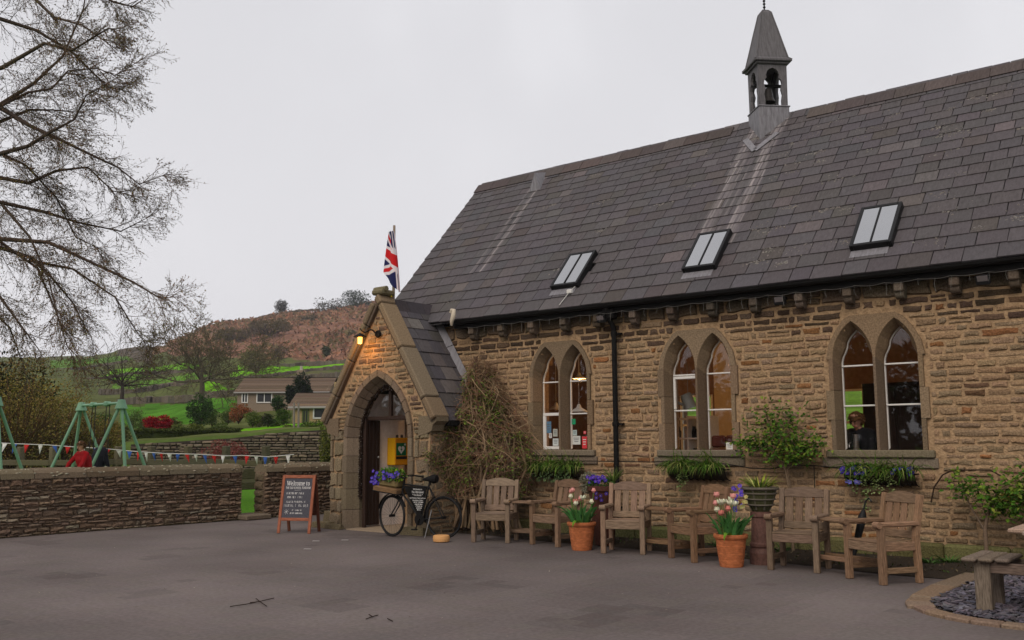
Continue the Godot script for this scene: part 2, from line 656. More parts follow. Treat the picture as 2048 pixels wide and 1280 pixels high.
func build_ground() -> void:
	var b := MB.new()
	b.quad(Vector3(-300, -.05, 300), Vector3(300, -.05, 300), Vector3(300, -.05, -300), Vector3(-300, -.05, -300))
	ground_piece("grass_ground", b, M.grass)
	# asphalt yard, finely and unevenly sheeted
	b = MB.new()
	var fn := FastNoiseLite.new()
	fn.frequency = .25
	var nx := 140
	var nz := 100
	var fs := FastNoiseLite.new()
	fs.seed = 12
	fs.frequency = .35
	fs.fractal_octaves = 5
	var x0 := -16.35
	var z0 := .3
	var hh := []
	for j in nz + 1:
		var r := []
		for i in nx + 1:
			var x := x0 + i * .2
			var z := z0 + j * .2
			r.append(Vector3(x, fn.get_noise_2d(x, z) * .006, z))
		hh.append(r)
	for j in nz:
		for i in nx:
			var q: Vector3 = hh[j][i]
			var k := 1.0 + fs.get_noise_2d(q.x, q.z) * .32 + fs.get_noise_2d(q.x * .25 + 40, q.z * .25) * .3
			if fs.get_noise_2d(q.x * 1.5 + 80, q.z * 1.5 + 9) > .38:
				k *= .86
			b.col = Color(.148 * k, .126 * k, .121 * k)
			b.quad(hh[j + 1][i], hh[j + 1][i + 1], hh[j][i + 1], hh[j][i])
	ground_piece("asphalt_yard", b, M.asphalt)
	b = MB.new()
	b.col = Color(.14, .118, .11)
	b.quad(Vector3(-16.3, -.004, .35), Vector3(-13.2, -.004, .35), Vector3(-13.2, -.004, -4), Vector3(-16.3, -.004, -4))
	ground_piece("side_path", b, M.asphalt)
	# planting strip of dark soil at the foot of the wall
	b = MB.new()
	var pr := [[-11.0, .75], [-10.2, .72], [-9.2, .9], [-8, .95], [-6.8, 1.05], [-5.6, 1.15], [-4.6, 1.3], [-3.7, 1.5], [-3.0, 1.5], [-2.3, 1.3], [-.5, 1.3], [3, 1.3]]
	var g := RandomNumberGenerator.new()
	g.seed = 3
	for i in pr.size() - 1:
		var st := 4
		for s in st:
			var xa := lerpf(pr[i][0], pr[i + 1][0], float(s) / st)
			var xb := lerpf(pr[i][0], pr[i + 1][0], float(s + 1) / st)
			var za := lerpf(pr[i][1], pr[i + 1][1], float(s) / st)
			var zb := lerpf(pr[i][1], pr[i + 1][1], float(s + 1) / st)
			b.quad(Vector3(xa, .007, za), Vector3(xb, .007, zb), Vector3(xb, .05, zb * .55), Vector3(xa, .05, za * .55))
			b.quad(Vector3(xa, .05, za * .55), Vector3(xb, .05, zb * .55), Vector3(xb, .06, .05), Vector3(xa, .06, .05))
	ground_piece("soil_strip", b, M.soil)
	# litter of small stones, dead leaves and crumbs on the soil
	b = MB.new()
	for i in 1500:
		var x := g.randf_range(-10.9, -1.0)
		var z := g.randf_range(.15, 1.25 if x > -6 else .85)
		b.col = [L(.09, .06, .035), L(.05, .05, .03), L(.14, .11, .07), L(.05, .08, .02)][g.randi() % 4]
		b.leaf(Vector3(x, .05 - z * .03 + g.randf() * .02, z), Vector3(g.randf_range(-1, 1), g.randf_range(0, .7), g.randf_range(-1, 1)).normalized(), Vector3.UP, g.randf_range(.02, .06), g.randf_range(.015, .035))
	var lt := stuff(self, "leaf_litter", b, M.leafm)
	tag(lt, "dead leaves and crumbs scattered on the soil by the school wall", "litter")
	# slate chippings bed with a worn sandstone edging
	var cor := [Vector2(-2.86, .9), Vector2(-2.9, 2.2), Vector2(-2.86, 3.0)]
	for k in 7:
		var a := PI + (PI / 2) * k / 6.0
		cor.append(Vector2(-1.95 + .88 * cos(a), 3.12 - .9 * sin(a)))
	for k in 4:
		cor.append(Vector2(-1.4 + k * .9, 4.04))
	b = MB.new()
	var pl := PackedVector2Array()
	for p: Vector2 in cor:
		pl.push_back(Vector2(p.x, -p.y))
	pl.push_back(Vector2(1.3, -.9))
	b.prism(pl, .0, .016, Transform3D(Basis(Vector3.RIGHT, -PI / 2), Vector3.ZERO))
	ground_piece("chippings_bed", b, M.soil)
	var kb := thing("kerb_edging", "worn buff sandstone edging curving round the slate chippings", "kerb", Vector3.ZERO)
	for i in cor.size() - 1:
		var sb := MB.new()
		sb.col = jit(L(.22, .16, .115), g, .07)
		var p0 := Vector3(cor[i].x, .0, cor[i].y)
		var p1 := Vector3(cor[i + 1].x, .0, cor[i + 1].y)
		var w := .24 if i < 5 else .15
		var dr := (p1 - p0).normalized()
		sb.bar(p0 - dr * .002, p1 - dr * .006, w, .07, .012)
		part(kb, "edging_stone", sb, M.dressed)
	b = MB.new()
	for i in 5200:
		var x := g.randf_range(-2.72, -.4)
		var z := g.randf_range(1.1, 3.9)
		var inner := Vector2(maxf(-1.95 - x, 0), maxf(z - 3.12, 0)).length() < .76
		if not inner:
			continue
		b.col = jit(L(.11, .1, .12), g, .55, .1)
		var t := Basis(Vector3.UP, g.randf() * TAU) * Basis(Vector3.RIGHT, g.randf_range(-.5, .5)) * Basis(Vector3.BACK, g.randf_range(-.4, .4))
		b.box(Vector3(x, g.randf_range(.02, .05), z), Vector3(g.randf_range(.03, .1), .008, g.randf_range(.02, .05)), t)
	var sl := stuff(self, "slate_chippings", b, M.slate)
	tag(sl, "purple grey slate chippings spread round the picnic table", "chippings")

# ------------------------------------------------------------------ the school
const WX := [-9.335, -6.806, -4.19]
const SLOPE := 0.8377580409  # 48 degrees
const RY0 := 3.66
const RZ0 := .28

func roof_at(x: float, s: float, off := 0.0) -> Vector3:   # s metres up the slope
	return Vector3(x, RY0 + s * sin(SLOPE) + off * cos(SLOPE), RZ0 - s * cos(SLOPE) + off * sin(SLOPE))

func surround_half(y: float) -> float:      # half width of the dressed stone round a window
	if y < 1.14 or y > 3.19:
		return 0.0
	if y < 1.38:
		return .75
	if y < 2.6:
		return .66
	var pts := [[2.6, .64], [2.8, .6], [2.98, .5], [3.12, .39], [3.19, .3]]
	for i in 4:
		if y <= pts[i + 1][0]:
			return lerpf(pts[i][1], pts[i + 1][1], (y - pts[i][0]) / (pts[i + 1][0] - pts[i][0]))
	return 0.0

func arch(hw: float, y0: float, ys: float, ya: float, m := 8) -> Array:   # left foot, up, over, right foot
	var p := [Vector2(-hw, y0)]
	var h := ya - ys
	var r := (hw * hw + h * h) / (2 * hw)
	var am := asin(clampf(h / r, -1, 1))
	for i in m + 1:
		var a := am * i / m
		p.append(Vector2(-hw + r - r * cos(a), ys + r * sin(a)))
	for i in range(m - 1, -1, -1):
		var a := am * i / m
		p.append(Vector2(hw - r + r * cos(a), ys + r * sin(a)))
	p.append(Vector2(hw, y0))
	return p

func cusped(hw: float, y0: float, ys: float, ya: float, m := 8) -> Array:
	var p := [Vector2(-hw, y0)]
	var q := []
	for i in m + 1:
		var t := float(i) / m
		var x: float
		if t < .45:
			x = hw - pow(t / .45, 2.2) * hw * .36
		else:
			var s := (t - .45) / .55
			x = hw * .64 * (1 - pow(s, 1.7)) + hw * .07 * sin(s * PI)
		q.append(Vector2(x, ys + (ya - ys) * t))
	for i in m + 1:
		p.append(Vector2(-q[i].x, q[i].y))
	for i in range(m - 1, -1, -1):
		p.append(q[i])
	p.append(Vector2(hw, y0))
	return p

func loft(b: MB, A: Array, za: float, B: Array, zb: float, ox := 0.0) -> void:
	for i in A.size() - 1:
		var a: Vector2 = A[i]
		var a2: Vector2 = A[i + 1]
		var c: Vector2 = B[i]
		var c2: Vector2 = B[i + 1]
		b.quad(Vector3(a.x + ox, a.y, za), Vector3(c.x + ox, c.y, zb), Vector3(c2.x + ox, c2.y, zb), Vector3(a2.x + ox, a2.y, za))

func sort_near(list: Array) -> void:      # largest in the photo first
	list.sort_custom(func(a, b): return a.k > b.k)

func shown(p: Vector3, area: float) -> float:
	var q := pix(p)
	if q.z < 1 or q.x < -20 or q.x > 2070 or q.y < -20 or q.y > 1300:
		return -1.0
	return area / (q.z * q.z)

# rows of uneven stones over a rectangle; gaps(y0,y1) gives the x spans to leave bare
func lay_stones(x0: float, x1: float, y0: float, y1: float, hmin: float, hmax: float, lmin: float, lmax: float, gap: float, gaps: Callable, g: RandomNumberGenerator) -> Array:
	var out := []
	var y := y0
	while y < y1 - .02:
		var h := minf(g.randf_range(hmin, hmax), y1 - y)
		if y1 - y - h < .03:
			h = y1 - y
		var bare: Array = gaps.call(y, y + h)
		var x := x0 - g.randf() * lmax * .5
		while x < x1:
			var l := g.randf_range(lmin, lmax)
			if g.randf() < .15:
				l *= 1.4
			var spans := [[maxf(x, x0), minf(x + l, x1)]]
			for e in bare:
				var ns := []
				for s in spans:
					if e[1] <= s[0] or e[0] >= s[1]:
						ns.append(s)
					else:
						if e[0] > s[0]:
							ns.append([s[0], e[0]])
						if e[1] < s[1]:
							ns.append([e[1], s[1]])
				spans = ns
			for s in spans:
				if s[1] - s[0] > .045:
					if h > .11 and g.randf() < .12:
						out.append([s[0], s[1], y, y + h * .5, gap])
						out.append([s[0], s[1], y + h * .5, y + h, gap])
					else:
						out.append([s[0], s[1], y, y + h, gap])
			x += l
		y += h
	return out

func wall_colour(g: RandomNumberGenerator, y: float) -> Color:
	var r := g.randf()
	if r < .04:
		return jit(L(.25, .12, .055), g, .25)
	if r < .07:
		return jit(L(.15, .09, .056), g, .3)
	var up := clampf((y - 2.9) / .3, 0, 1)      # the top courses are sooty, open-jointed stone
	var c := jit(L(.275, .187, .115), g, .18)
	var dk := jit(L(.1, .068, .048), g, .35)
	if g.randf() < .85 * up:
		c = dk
	elif y < .75 and g.randf() < .7:
		c = jit(L(.235, .172, .108), g, .16)
	elif g.randf() < .2:
		c = jit(L(.235, .168, .11), g, .16)
	return c

func build_school() -> void:
	var g := RandomNumberGenerator.new()
	g.seed = 42
	var S := thing("school_building", "old stone school with slate roof, bell turret and pointed windows", "building")
	# wall core with stepped openings
	var holes := []
	for c: float in WX:
		holes.append([c - .58, c + .58, 1.37, 2.6])
		holes.append([c - .57, c + .57, 2.6, 2.82])
		holes.append([c - .49, c + .49, 2.82, 2.97])
		holes.append([c - .38, c + .38, 2.97, 3.11])
	var xs := [-13.3, 3.0]
	var ys := [-.1, 3.62]
	for h in holes:
		xs.append(h[0]); xs.append(h[1]); ys.append(h[2]); ys.append(h[3])
	# doorway behind the porch
	holes.append([-12.9, -11.8, -.1, 2.1])
	xs.append(-12.9); xs.append(-11.8); ys.append(2.1)
	xs.sort()
	ys.sort()
	var b := MB.new()
	for i in xs.size() - 1:
		for j in ys.size() - 1:
			if xs[i + 1] - xs[i] < .0005 or ys[j + 1] - ys[j] < .0005:
				continue
			var cx: float = (xs[i] + xs[i + 1]) * .5
			var cy: float = (ys[j] + ys[j + 1]) * .5
			var inside := false
			for h in holes:
				if cx > h[0] and cx < h[1] and cy > h[2] and cy < h[3]:
					inside = true
			if not inside:
				b.box(Vector3(cx, cy, -.24), Vector3(xs[i + 1] - xs[i], ys[j + 1] - ys[j], .44))
	var W := part(S, "wall", b, M.mortar)
	# stones
	var gaps := func(ya: float, yb: float) -> Array:
		var r := []
		for c: float in WX:
			var h := 0.0
			for k in 4:
				h = maxf(h, surround_half(lerpf(ya, yb, k / 3.0)))
			if h > 0:
				r.append([c - h - .012, c + h + .012])
		if yb < 3.6:
			r.append([-13.3, minf(-11.1, PX + (4.0 - ya) / 2.14 * 1.39 - .15)])
		return r
	var lst := lay_stones(-13.3, 2.6, .24, 3.36, .07, .125, .1, .4, .024, gaps, g)
	# the band of long stones under the gutter
	var top := lay_stones(-13.3, 2.6, 3.36, 3.6, .2, .25, .3, .6, .015, func(_a, _b): return [[-13.3, -11.9]], g)
	for t in top:
		t.append(1)
	lst.append_array(top)
	var items := []
	for s in lst:
		var p := Vector3((s[0] + s[1]) * .5, (s[2] + s[3]) * .5, -.01)
		items.append({"s": s, "p": p, "k": shown(p, (s[1] - s[0]) * (s[3] - s[2]))})
	sort_near(items)
	var rest := MB.new()
	for i in items.size():
		var it: Dictionary = items[i]
		var s: Array = it.s
		var q: Vector3 = it.p
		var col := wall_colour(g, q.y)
		if s.size() > 5:
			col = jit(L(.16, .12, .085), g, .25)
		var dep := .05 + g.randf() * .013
		if s.size() > 5:
			dep += .014
		if q.x > 0 or it.k < 0:
			if q.x > .6 or q.x < -11.6:
				continue
		var mb := MB.new() if i < 300 else rest
		mb.col = col
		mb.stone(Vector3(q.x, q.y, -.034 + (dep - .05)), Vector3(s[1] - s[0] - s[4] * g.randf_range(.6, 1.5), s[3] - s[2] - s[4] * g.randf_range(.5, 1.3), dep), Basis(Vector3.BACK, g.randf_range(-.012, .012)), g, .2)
		if i < 300:
			part(W, "stone", mb, M.stone)
	stuff(W, "stone_courses", rest, M.stone)
	# mossy plinth ledge in long blocks
	var x := -10.9
	while x < 2:
		var l := g.randf_range(.55, 1.1)
		b = MB.new()
		b.col = jit(L(.13, .125, .055), g, .25)
		b.cbox(Vector3(x + l * .5, .135, .07), Vector3(l - .01, .21, .16), .03)
		part(W, "plinth_stone", b, M.stone)
		x += l
	# corbels
	for k in 14:
		x = -11.15 + k * .67
		b = MB.new()
		b.col = jit(L(.14, .11, .085), g, .3)
		b.cbox(Vector3(x, 3.47, .1), Vector3(.12, .12, .2), .015)
		b.col = b.col * .8
		b.tube([Vector3(x - .055, 3.39, .085), Vector3(x + .055, 3.39, .085)], [.075, .075], 8)
		part(S, "corbel", b, M.dressed)
	# gutter board, gutter and downpipe
	b = MB.new()
	b.box(Vector3(-4.9, 3.605, .17), Vector3(13.2, .15, .14))
	part(S, "eaves_board", b, M.iron)
	b = MB.new()
	var prof := []
	for k in 7:
		var a := PI + PI * k / 6.0
		prof.append(Vector2(.062 * cos(a), .062 * sin(a)))
	for k in 6:
		var p: Vector2 = prof[k]
		var q: Vector2 = prof[k + 1]
		b.quad(Vector3(-11.5, 3.655 + p.y, .3 + p.x), Vector3(1.7, 3.655 + p.y, .3 + p.x), Vector3(1.7, 3.655 + q.y, .3 + q.x), Vector3(-11.5, 3.655 + q.y, .3 + q.x))
	part(S, "gutter", b, M.iron)
	var pipe := MB.new()
	pipe.tube([Vector3(-8.2, 3.6, .3), Vector3(-8.2, 3.45, .24), Vector3(-8.19, 3.3, .11), Vector3(-8.19, 3.15, .1), Vector3(-8.19, .05, .1)], [.042, .042, .042, .042, .042], 10)
	var pn := part(S, "downpipe", pipe, M.iron)
	for y in [3.5, 3.2, 1.78, .5]:
		b = MB.new()
		if y == 3.5:
			b.cbox(Vector3(-8.2, 3.5, .2), Vector3(.2, .16, .16), .02)
			part(pn, "hopper", b, M.iron)
		else:
			b.lathe([Vector2(.052, -.035), Vector2(.056, 0), Vector2(.052, .035)], 10, Transform3D(Basis.IDENTITY, Vector3(-8.19, y, .1)))
			b.box(Vector3(-8.12, y, .04), Vector3(.06, .03, .08))
			part(pn, "pipe_bracket", b, M.iron)
	# windows
	for wi in 3:
		build_window(S, WX[wi], wi, g)
	build_roof(S, g)
	build_turret(S)
	# inside: floor, ceiling, end walls, rear wall with openings
	b = MB.new()
	b.box(Vector3(-6.2, .2, -2.9), Vector3(14, .1, 4.9))
	part(S, "inner_floor", b, M.darkwood)
	b = MB.new()
	b.box(Vector3(-6.2, 3.67, -2.9), Vector3(14.4, .06, 5.2))
	part(S, "inner_ceiling", b, M.darkwood)
	b = MB.new()
	b.box(Vector3(-13.15, 1.8, -2.9), Vector3(.3, 3.7, 4.86))
	b.box(Vector3(.9, 1.8, -2.9), Vector3(.2, 3.7, 4.86))
	var rx := [-13.3, -10.1, -9.3, -6.7, -6.0, 1.0]
	for i in 5:
		if i == 1 or i == 3:
			b.box(Vector3((rx[i] + rx[i + 1]) * .5, .55, -5.5), Vector3(rx[i + 1] - rx[i], 1.3, .36))
			b.box(Vector3((rx[i] + rx[i + 1]) * .5, 3.05, -5.5), Vector3(rx[i + 1] - rx[i], 1.15, .36))
		else:
			b.box(Vector3((rx[i] + rx[i + 1]) * .5, 1.77, -5.5), Vector3(rx[i + 1] - rx[i], 3.75, .36))
	# inner lining of the front wall piers, and a chimney breast
	b.box(Vector3(-5.35, 1.9, -5.1), Vector3(.9, 3.4, .4))
	part(S, "inner_walls", b, M.inner)
	b = MB.new()
	b.box(Vector3(-8.0, 2.0, -5.3), Vector3(2.5, 3.2, .03))
	b.box(Vector3(-10.6, 2.0, -5.3), Vector3(.9, 3.2, .03))
	part(S, "cream_panelling", b, M.cream)
	for i in [1, 3]:
		b = MB.new()
		var cx: float = (rx[i] + rx[i + 1]) * .5
		for dx in [-.36, .36]:
			b.box(Vector3(cx + dx, 1.84, -5.36), Vector3(.05, 1.28, .05))
		for y in [1.22, 1.85, 2.46]:
			b.box(Vector3(cx, y, -5.36), Vector3(.7, .05, .05))
		part(S, "rear_window_frame", b, M.white)
	# gables that close the roof space
	b = MB.new()
	for gx in [-13.3, 1.0]:
		b.prism(poly([.2, 3.62, -2.82, 6.98, -5.84, 3.62]), -.12, .12, Transform3D(Basis(Vector3(0, 0, 1), Vector3.UP, Vector3(-1, 0, 0)), Vector3(gx, 0, 0)))
	part(S, "gable_wall", b, M.mortar)

func build_window(S: Node3D, c: float, wi: int, g: RandomNumberGenerator) -> void:
	var win := Node3D.new()
	put(S, win, "window")
	var sill := 1.38
	var dx := .285
	var zf := .022
	var zi := -.15
	var fa := arch(.268, sill, 2.6, 3.1)
	var ia := cusped(.236, sill, 2.52, 3.01)
	# one carved head stone with both arch heads cut in it
	var pl := PackedVector2Array()
	for p in [[-.64, 2.6], [-.6, 2.8], [-.5, 2.98], [-.39, 3.12], [-.3, 3.17], [.3, 3.17], [.39, 3.12], [.5, 2.98], [.6, 2.8], [.64, 2.6]]:
		pl.push_back(Vector2(p[0], p[1]))
	for s in [1, -1]:
		for i in range(fa.size() - 2, 0, -1):
			pl.push_back(Vector2(fa[i].x + s * dx, fa[i].y))
	var b := MB.new()
	b.col = jit(L(.22, .158, .102), g, .08)
	b.prism(pl, -.21, zf, Transform3D(Basis.IDENTITY, Vector3(c, 0, 0)))
	var m := fa.size()
	for s in [1, -1]:
		loft(b, fa.slice(1, m - 1), zf, ia.slice(1, m - 1), zi, c + s * dx)
		loft(b, ia.slice(1, m - 1), zi, ia.slice(1, m - 1), -.26, c + s * dx)
	# closing web behind the carved head, between the cusps and the arch
	for s in [1, -1]:
		for i in range(1, m - 2):
			var p0: Vector2 = ia[i]
			var p1: Vector2 = ia[i + 1]
			var q0: Vector2 = fa[i] * Vector2(1.15, 1) + Vector2(0, .05)
			var q1: Vector2 = fa[i + 1] * Vector2(1.15, 1) + Vector2(0, .05)
			var o: float = c + s * dx
			b.quad(Vector3(p0.x + o, p0.y, -.26), Vector3(q0.x + o, q0.y, -.26), Vector3(q1.x + o, q1.y, -.26), Vector3(p1.x + o, p1.y, -.26))
	part(win, "head_stone", b, M.dressed)
	# jamb blocks and mullion, chamfered to the glass
	for s in [-1, 1]:
		var y := sill
		for k in 3:
			var y2: float = [1.78, 2.18, 2.6][k]
			b = MB.new()
			b.col = jit(L(.215, .155, .1), g, .18)
			var xo: float = (.61 if (k + wi) % 2 == 0 else .66) * s
			var xi: float = .553 * s
			var xg: float = .521 * s
			var q := PackedVector2Array()
			if s > 0:
				q = poly([xo, zf, xo, -.25, xg, -.25, xg, zi, xi, zf])
			else:
				q = poly([xo, zf, xi, zf, xg, zi, xg, -.25, xo, -.25])
			var qq := PackedVector2Array()
			for p in q:
				qq.push_back(Vector2(p.x + c, -p.y))
			b.prism(qq, y + .003, y2 - .003, Transform3D(Basis(Vector3.RIGHT, -PI / 2), Vector3.ZERO))
			part(win, "jamb_stone", b, M.dressed)
			y = y2
	b = MB.new()
	b.col = jit(L(.17, .122, .085), g, .1)
	var mp := PackedVector2Array()
	for p in [[-.017, zf], [-.049, zi], [-.049, -.25], [.049, -.25], [.049, zi], [.017, zf]]:
		mp.push_back(Vector2(p[0] + c, -p[1]))
	b.prism(mp, sill, 2.6, Transform3D(Basis(Vector3.RIGHT, -PI / 2), Vector3.ZERO))
	part(win, "mullion", b, M.dressed)
	# sill in two courses
	b = MB.new()
	b.col = jit(L(.2, .16, .115), g, .08)
	b.cbox(Vector3(c, 1.33, -.07), Vector3(1.38, .1, .25), .015)
	part(win, "sill", b, M.dressed)
	b = MB.new()
	b.col = jit(L(.19, .15, .11), g, .08)
	b.cbox(Vector3(c - .02, 1.215, -.1), Vector3(1.48, .13, .232), .01)
	part(win, "sill_course", b, M.dressed)
	# glazing: frame, bars, panes in each light
	for s in [-1, 1]:
		var o: float = c + s * dx
		var fr := MB.new()
		var fi := cusped(.219, sill + .02, 2.52, 2.985)
		loft(fr, ia, -.222, fi, -.217, o)
		loft(fr, fi, -.217, fi, -.252, o)
		part(win, "frame", fr, M.white)
		for y in [1.97, 2.51]:
			fr = MB.new()
			var t := .022 if not (wi == 0 and s < 0 and y < 2.2) else .05
			fr.cbox(Vector3(o, y, -.217), Vector3(.455, t, .035), .004)
			part(win, "glazing_bar", fr, M.white)
		if wi == 0 and s < 0:      # the old casement keeps a heavy white frame below
			for q in [[Vector3(o - .195, 1.66, -.212), Vector3(.06, .56, .04)], [Vector3(o, 1.41, -.212), Vector3(.45, .05, .041)]]:
				fr = MB.new()
				fr.cbox(q[0], q[1], .005)
				part(win, "casement_rail", fr, M.white)
		if wi == 1 and s < 0:      # hopper pane tipped inwards
			for q in [[Vector3(o - .21, 2.24, -.212), Vector3(.035, .5, .04)], [Vector3(o, 2.47, -.212), Vector3(.45, .04, .041)]]:
				fr = MB.new()
				fr.cbox(q[0], q[1], .005)
				part(win, "casement_rail", fr, M.white)
		var ps := [[sill, 1.96], [1.98, 2.5], [2.52, 2.99]]
		for k in 3:
			var pb := MB.new()
			if k < 2:
				pb.box(Vector3(o, (ps[k][0] + ps[k][1]) * .5, -.237), Vector3(.462, ps[k][1] - ps[k][0], .004))
			else:
				var pg := PackedVector2Array()
				for p: Vector2 in cusped(.233, 2.52, 2.53, 3.005):
					pg.push_back(p + Vector2(o, 0))
				pb.prism(pg, -.239, -.235)
			part(win, "pane", pb, M.glass)

func slate_colour(g: RandomNumberGenerator) -> Color:
	var r := g.randf()
	if r < .05:
		return jit(L(.11, .097, .1), g, .12)
	if r < .2:
		return jit(L(.082, .073, .073), g, .1)
	return jit(L(.085, .077, .083), g, .09, .03)

func build_roof(S: Node3D, g: RandomNumberGenerator) -> void:
	var b := MB.new()
	var LS := 4.64
	# roof boarding, both slopes
	var xl := -13.58
	var xr := 1.2
	for off in [-.03]:
		var a := roof_at(xl, 0, off)
		var a2 := roof_at(xr, 0, off)
		var t := roof_at(xl, LS, off)
		var t2 := roof_at(xr, LS, off)
		b.quad(a, a2, t2, t)
		var bk := Vector3(0, 0, 2 * t.z - a.z - a.z)
		b.quad(Vector3(xr, a.y, bk.z + a.z), Vector3(xl, a.y, bk.z + a.z), t, t2)
	var R := part(S, "roof", b, M.leaddark)
	var items := []
	var s := 0.0
	var row := 0
	while s < LS - .05:
		var ex := lerpf(.285, .195, s / LS)
		var wd := lerpf(.37, .3, s / LS)
		var x := xl + (row % 2) * wd * .5 - (.1 if row % 2 else 0.0)
		var first := true
		while x < xr:
			var w := wd * g.randf_range(.8, 1.2)
			if first:
				w *= g.randf_range(.6, 1.3)
				x = xl - g.randf() * .02
				first = false
			var p := roof_at(x + w * .5, s + ex * .5)
			items.append({"x": x, "w": w, "s": s, "e": ex, "p": p, "k": shown(p, w * ex)})
			x += w
		s += ex
		row += 1
	sort_near(items)
	var rest := MB.new()
	var bs := Basis(Vector3.RIGHT, PI / 2 - SLOPE)   # local y up the slope, z out of it
	bs = Basis(Vector3.RIGHT, Vector3(0, sin(SLOPE), -cos(SLOPE)), Vector3(0, cos(SLOPE), sin(SLOPE)))
	for i in items.size():
		var it: Dictionary = items[i]
		var xm: float = it.x + it.w * .5
		if it.k < 0 and (xm > -.5 or i > 1200):
			continue
		# leave room for rooflights
		var skip := false
		for sx in [-9.22, -6.72, -4.16]:
			if absf(xm - sx) < .2 and it.s > .5 and it.s + it.e < 1.3:
				skip = true
		if skip:
			continue
		var mb := MB.new() if i < 300 else rest
		mb.col = slate_colour(g)
		var tilt := Basis(Vector3.RIGHT, -.06 + g.randf_range(-.008, .008)) * Basis(Vector3.BACK, g.randf_range(-.009, .009))
		var ln: float = it.e + .07
		var sc: Vector3 = it.p + bs * Vector3(0, .035 + g.randf_range(-.009, .009), .012 + g.randf() * .004)
		var sw: float = it.w - g.randf_range(.006, .014)
		# pale runs of lead wash below the turret and the little vent cross the slates
		var run: bool = (absf(xm + 6.72) < .65 and it.s > .95) or (absf(xm + 11.72) < .42 and it.s > 1.2)
		if run:
			var base: Color = mb.col
			var nc := 9
			for q in nc:
				var lx: float = (q + .5) / nc - .5
				var wx: float = it.x + it.w * (.5 + lx)
				var f := 0.0
				for e in [[-6.98, .06, .8], [-6.86, .035, .5], [-6.52, .065, .9], [-6.4, .03, .5], [-6.72, .03, .3], [-11.62, .05, .7], [-11.83, .035, .45]]:
					f += e[2] * exp(-pow((wx - e[0] - .02 * sin(it.s * 3.1)) / e[1], 2))
				f = clampf(f * (.75 + .5 * sin(q * 2.3 + it.s * 5.0)) * .9, 0, 1)
				mb.col = base.lerp(L(.29, .26, .265), f)
				mb.box(sc + bs * tilt * Vector3(lx * sw, 0, 0), Vector3(sw / nc, ln, .026), bs * tilt)
		else:
			mb.cbox(sc, Vector3(sw, ln, .026), .004, bs * tilt)
		if i < 300:
			part(R, "slate", mb, M.slate)
	stuff(R, "slate_courses", rest, M.slate)
	# crusts of pale lichen spreading over the slates
	var lic := MB.new()
	for k in 64:
		var lx := g.randf_range(-6.2, -2.0) if k < 48 else g.randf_range(-13.2, -6.5)
		var ls := g.randf_range(.35, 4.2)
		var spread := g.randf_range(.03, .13)
		for q in g.randi_range(10, 48):
			var px := lx + g.randfn(0, spread * 1.3)
			var py := ls + g.randfn(0, spread * .6)
			var rr := g.randf_range(.006, .022)
			lic.col = jit(L(.19, .175, .165), g, .25)
			var c := roof_at(px, py, .031)
			var ring := []
			for e in 6:
				var an := TAU * e / 6.0
				ring.append(c + bs * Vector3(cos(an) * rr * g.randf_range(.6, 1.4), sin(an) * rr * g.randf_range(.6, 1.3), -.006))
			var tip := c + bs * Vector3(0, 0, .006)
			for e in 6:
				lic.tri(ring[e], ring[(e + 1) % 6], tip)
	stuff(R, "lichen", lic, M.stone)
	# ridge tiles
	var x := xl - .02
	while x < xr:
		var l := g.randf_range(.44, .5)
		if absf(x + l * .5 + 6.74) > .52:
			b = MB.new()
			b.col = jit(L(.085, .068, .066), g, .2)
			var y := RY0 + LS * sin(SLOPE) + .03 + g.randf_range(-.004, .004)
			var z := RZ0 - LS * cos(SLOPE)
			var rp := poly([-.17, -.15, 0, .055, .17, -.15, .15, -.16, 0, .02, -.15, -.16])
			b.prism(rp, x, x + l - .008, Transform3D(Basis(Vector3(0, 0, -1), Vector3.UP, Vector3.RIGHT), Vector3(0, y, z)))
			part(R, "ridge_tile", b, M.slate)
		x += l
	# little lead vent near the ridge
	b = MB.new()
	var vp := roof_at(-11.66, 3.95)
	b.tri_o(vp + Vector3(-.16, 0, 0), vp + Vector3(.16, 0, 0), vp + Vector3(0, .42, .0), vp + Vector3(0, .1, -.5))
	var back := roof_at(-11.66, 4.6, .02)
	b.quad_o(vp + Vector3(-.16, 0, 0), vp + Vector3(0, .42, 0), back + Vector3(0, .03, 0), back + Vector3(-.17, 0, 0), vp + Vector3(0, 0, -.5))
	b.quad_o(vp + Vector3(.16, 0, 0), vp + Vector3(0, .42, 0), back + Vector3(0, .03, 0), back + Vector3(.17, 0, 0), vp + Vector3(0, 0, -.5))
	part(R, "lead_vent", b, M.lead)
	# rooflights
	for sx in [-9.22, -6.72, -4.16]:
		var sk := Node3D.new()
		put(S, sk, "rooflight")
		var c := roof_at(sx, .93, .06)
		b = MB.new()
		for q in [[Vector3(-.255, 0, 0), Vector3(.05, .88, .13)], [Vector3(.255, 0, 0), Vector3(.05, .88, .13)], [Vector3(0, -.415, 0), Vector3(.46, .05, .13)], [Vector3(0, .415, 0), Vector3(.46, .05, .13)]]:
			b.cbox(c + bs * q[0], q[1], .006, bs)
		part(sk, "frame", b, M.black)
		b = MB.new()
		b.cbox(c + bs * Vector3(0, 0, .045), Vector3(.022, .78, .05), .004, bs)
		part(sk, "glazing_bar", b, M.black)
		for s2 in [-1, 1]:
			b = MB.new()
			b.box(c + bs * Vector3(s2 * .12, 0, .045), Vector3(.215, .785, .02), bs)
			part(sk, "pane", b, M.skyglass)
		b = MB.new()
		b.box(roof_at(sx - .02, .43, .035), Vector3(.5, .16, .006), bs)
		part(sk, "lead_apron", b, M.lead)
	# lead apron under the turret
	b = MB.new()
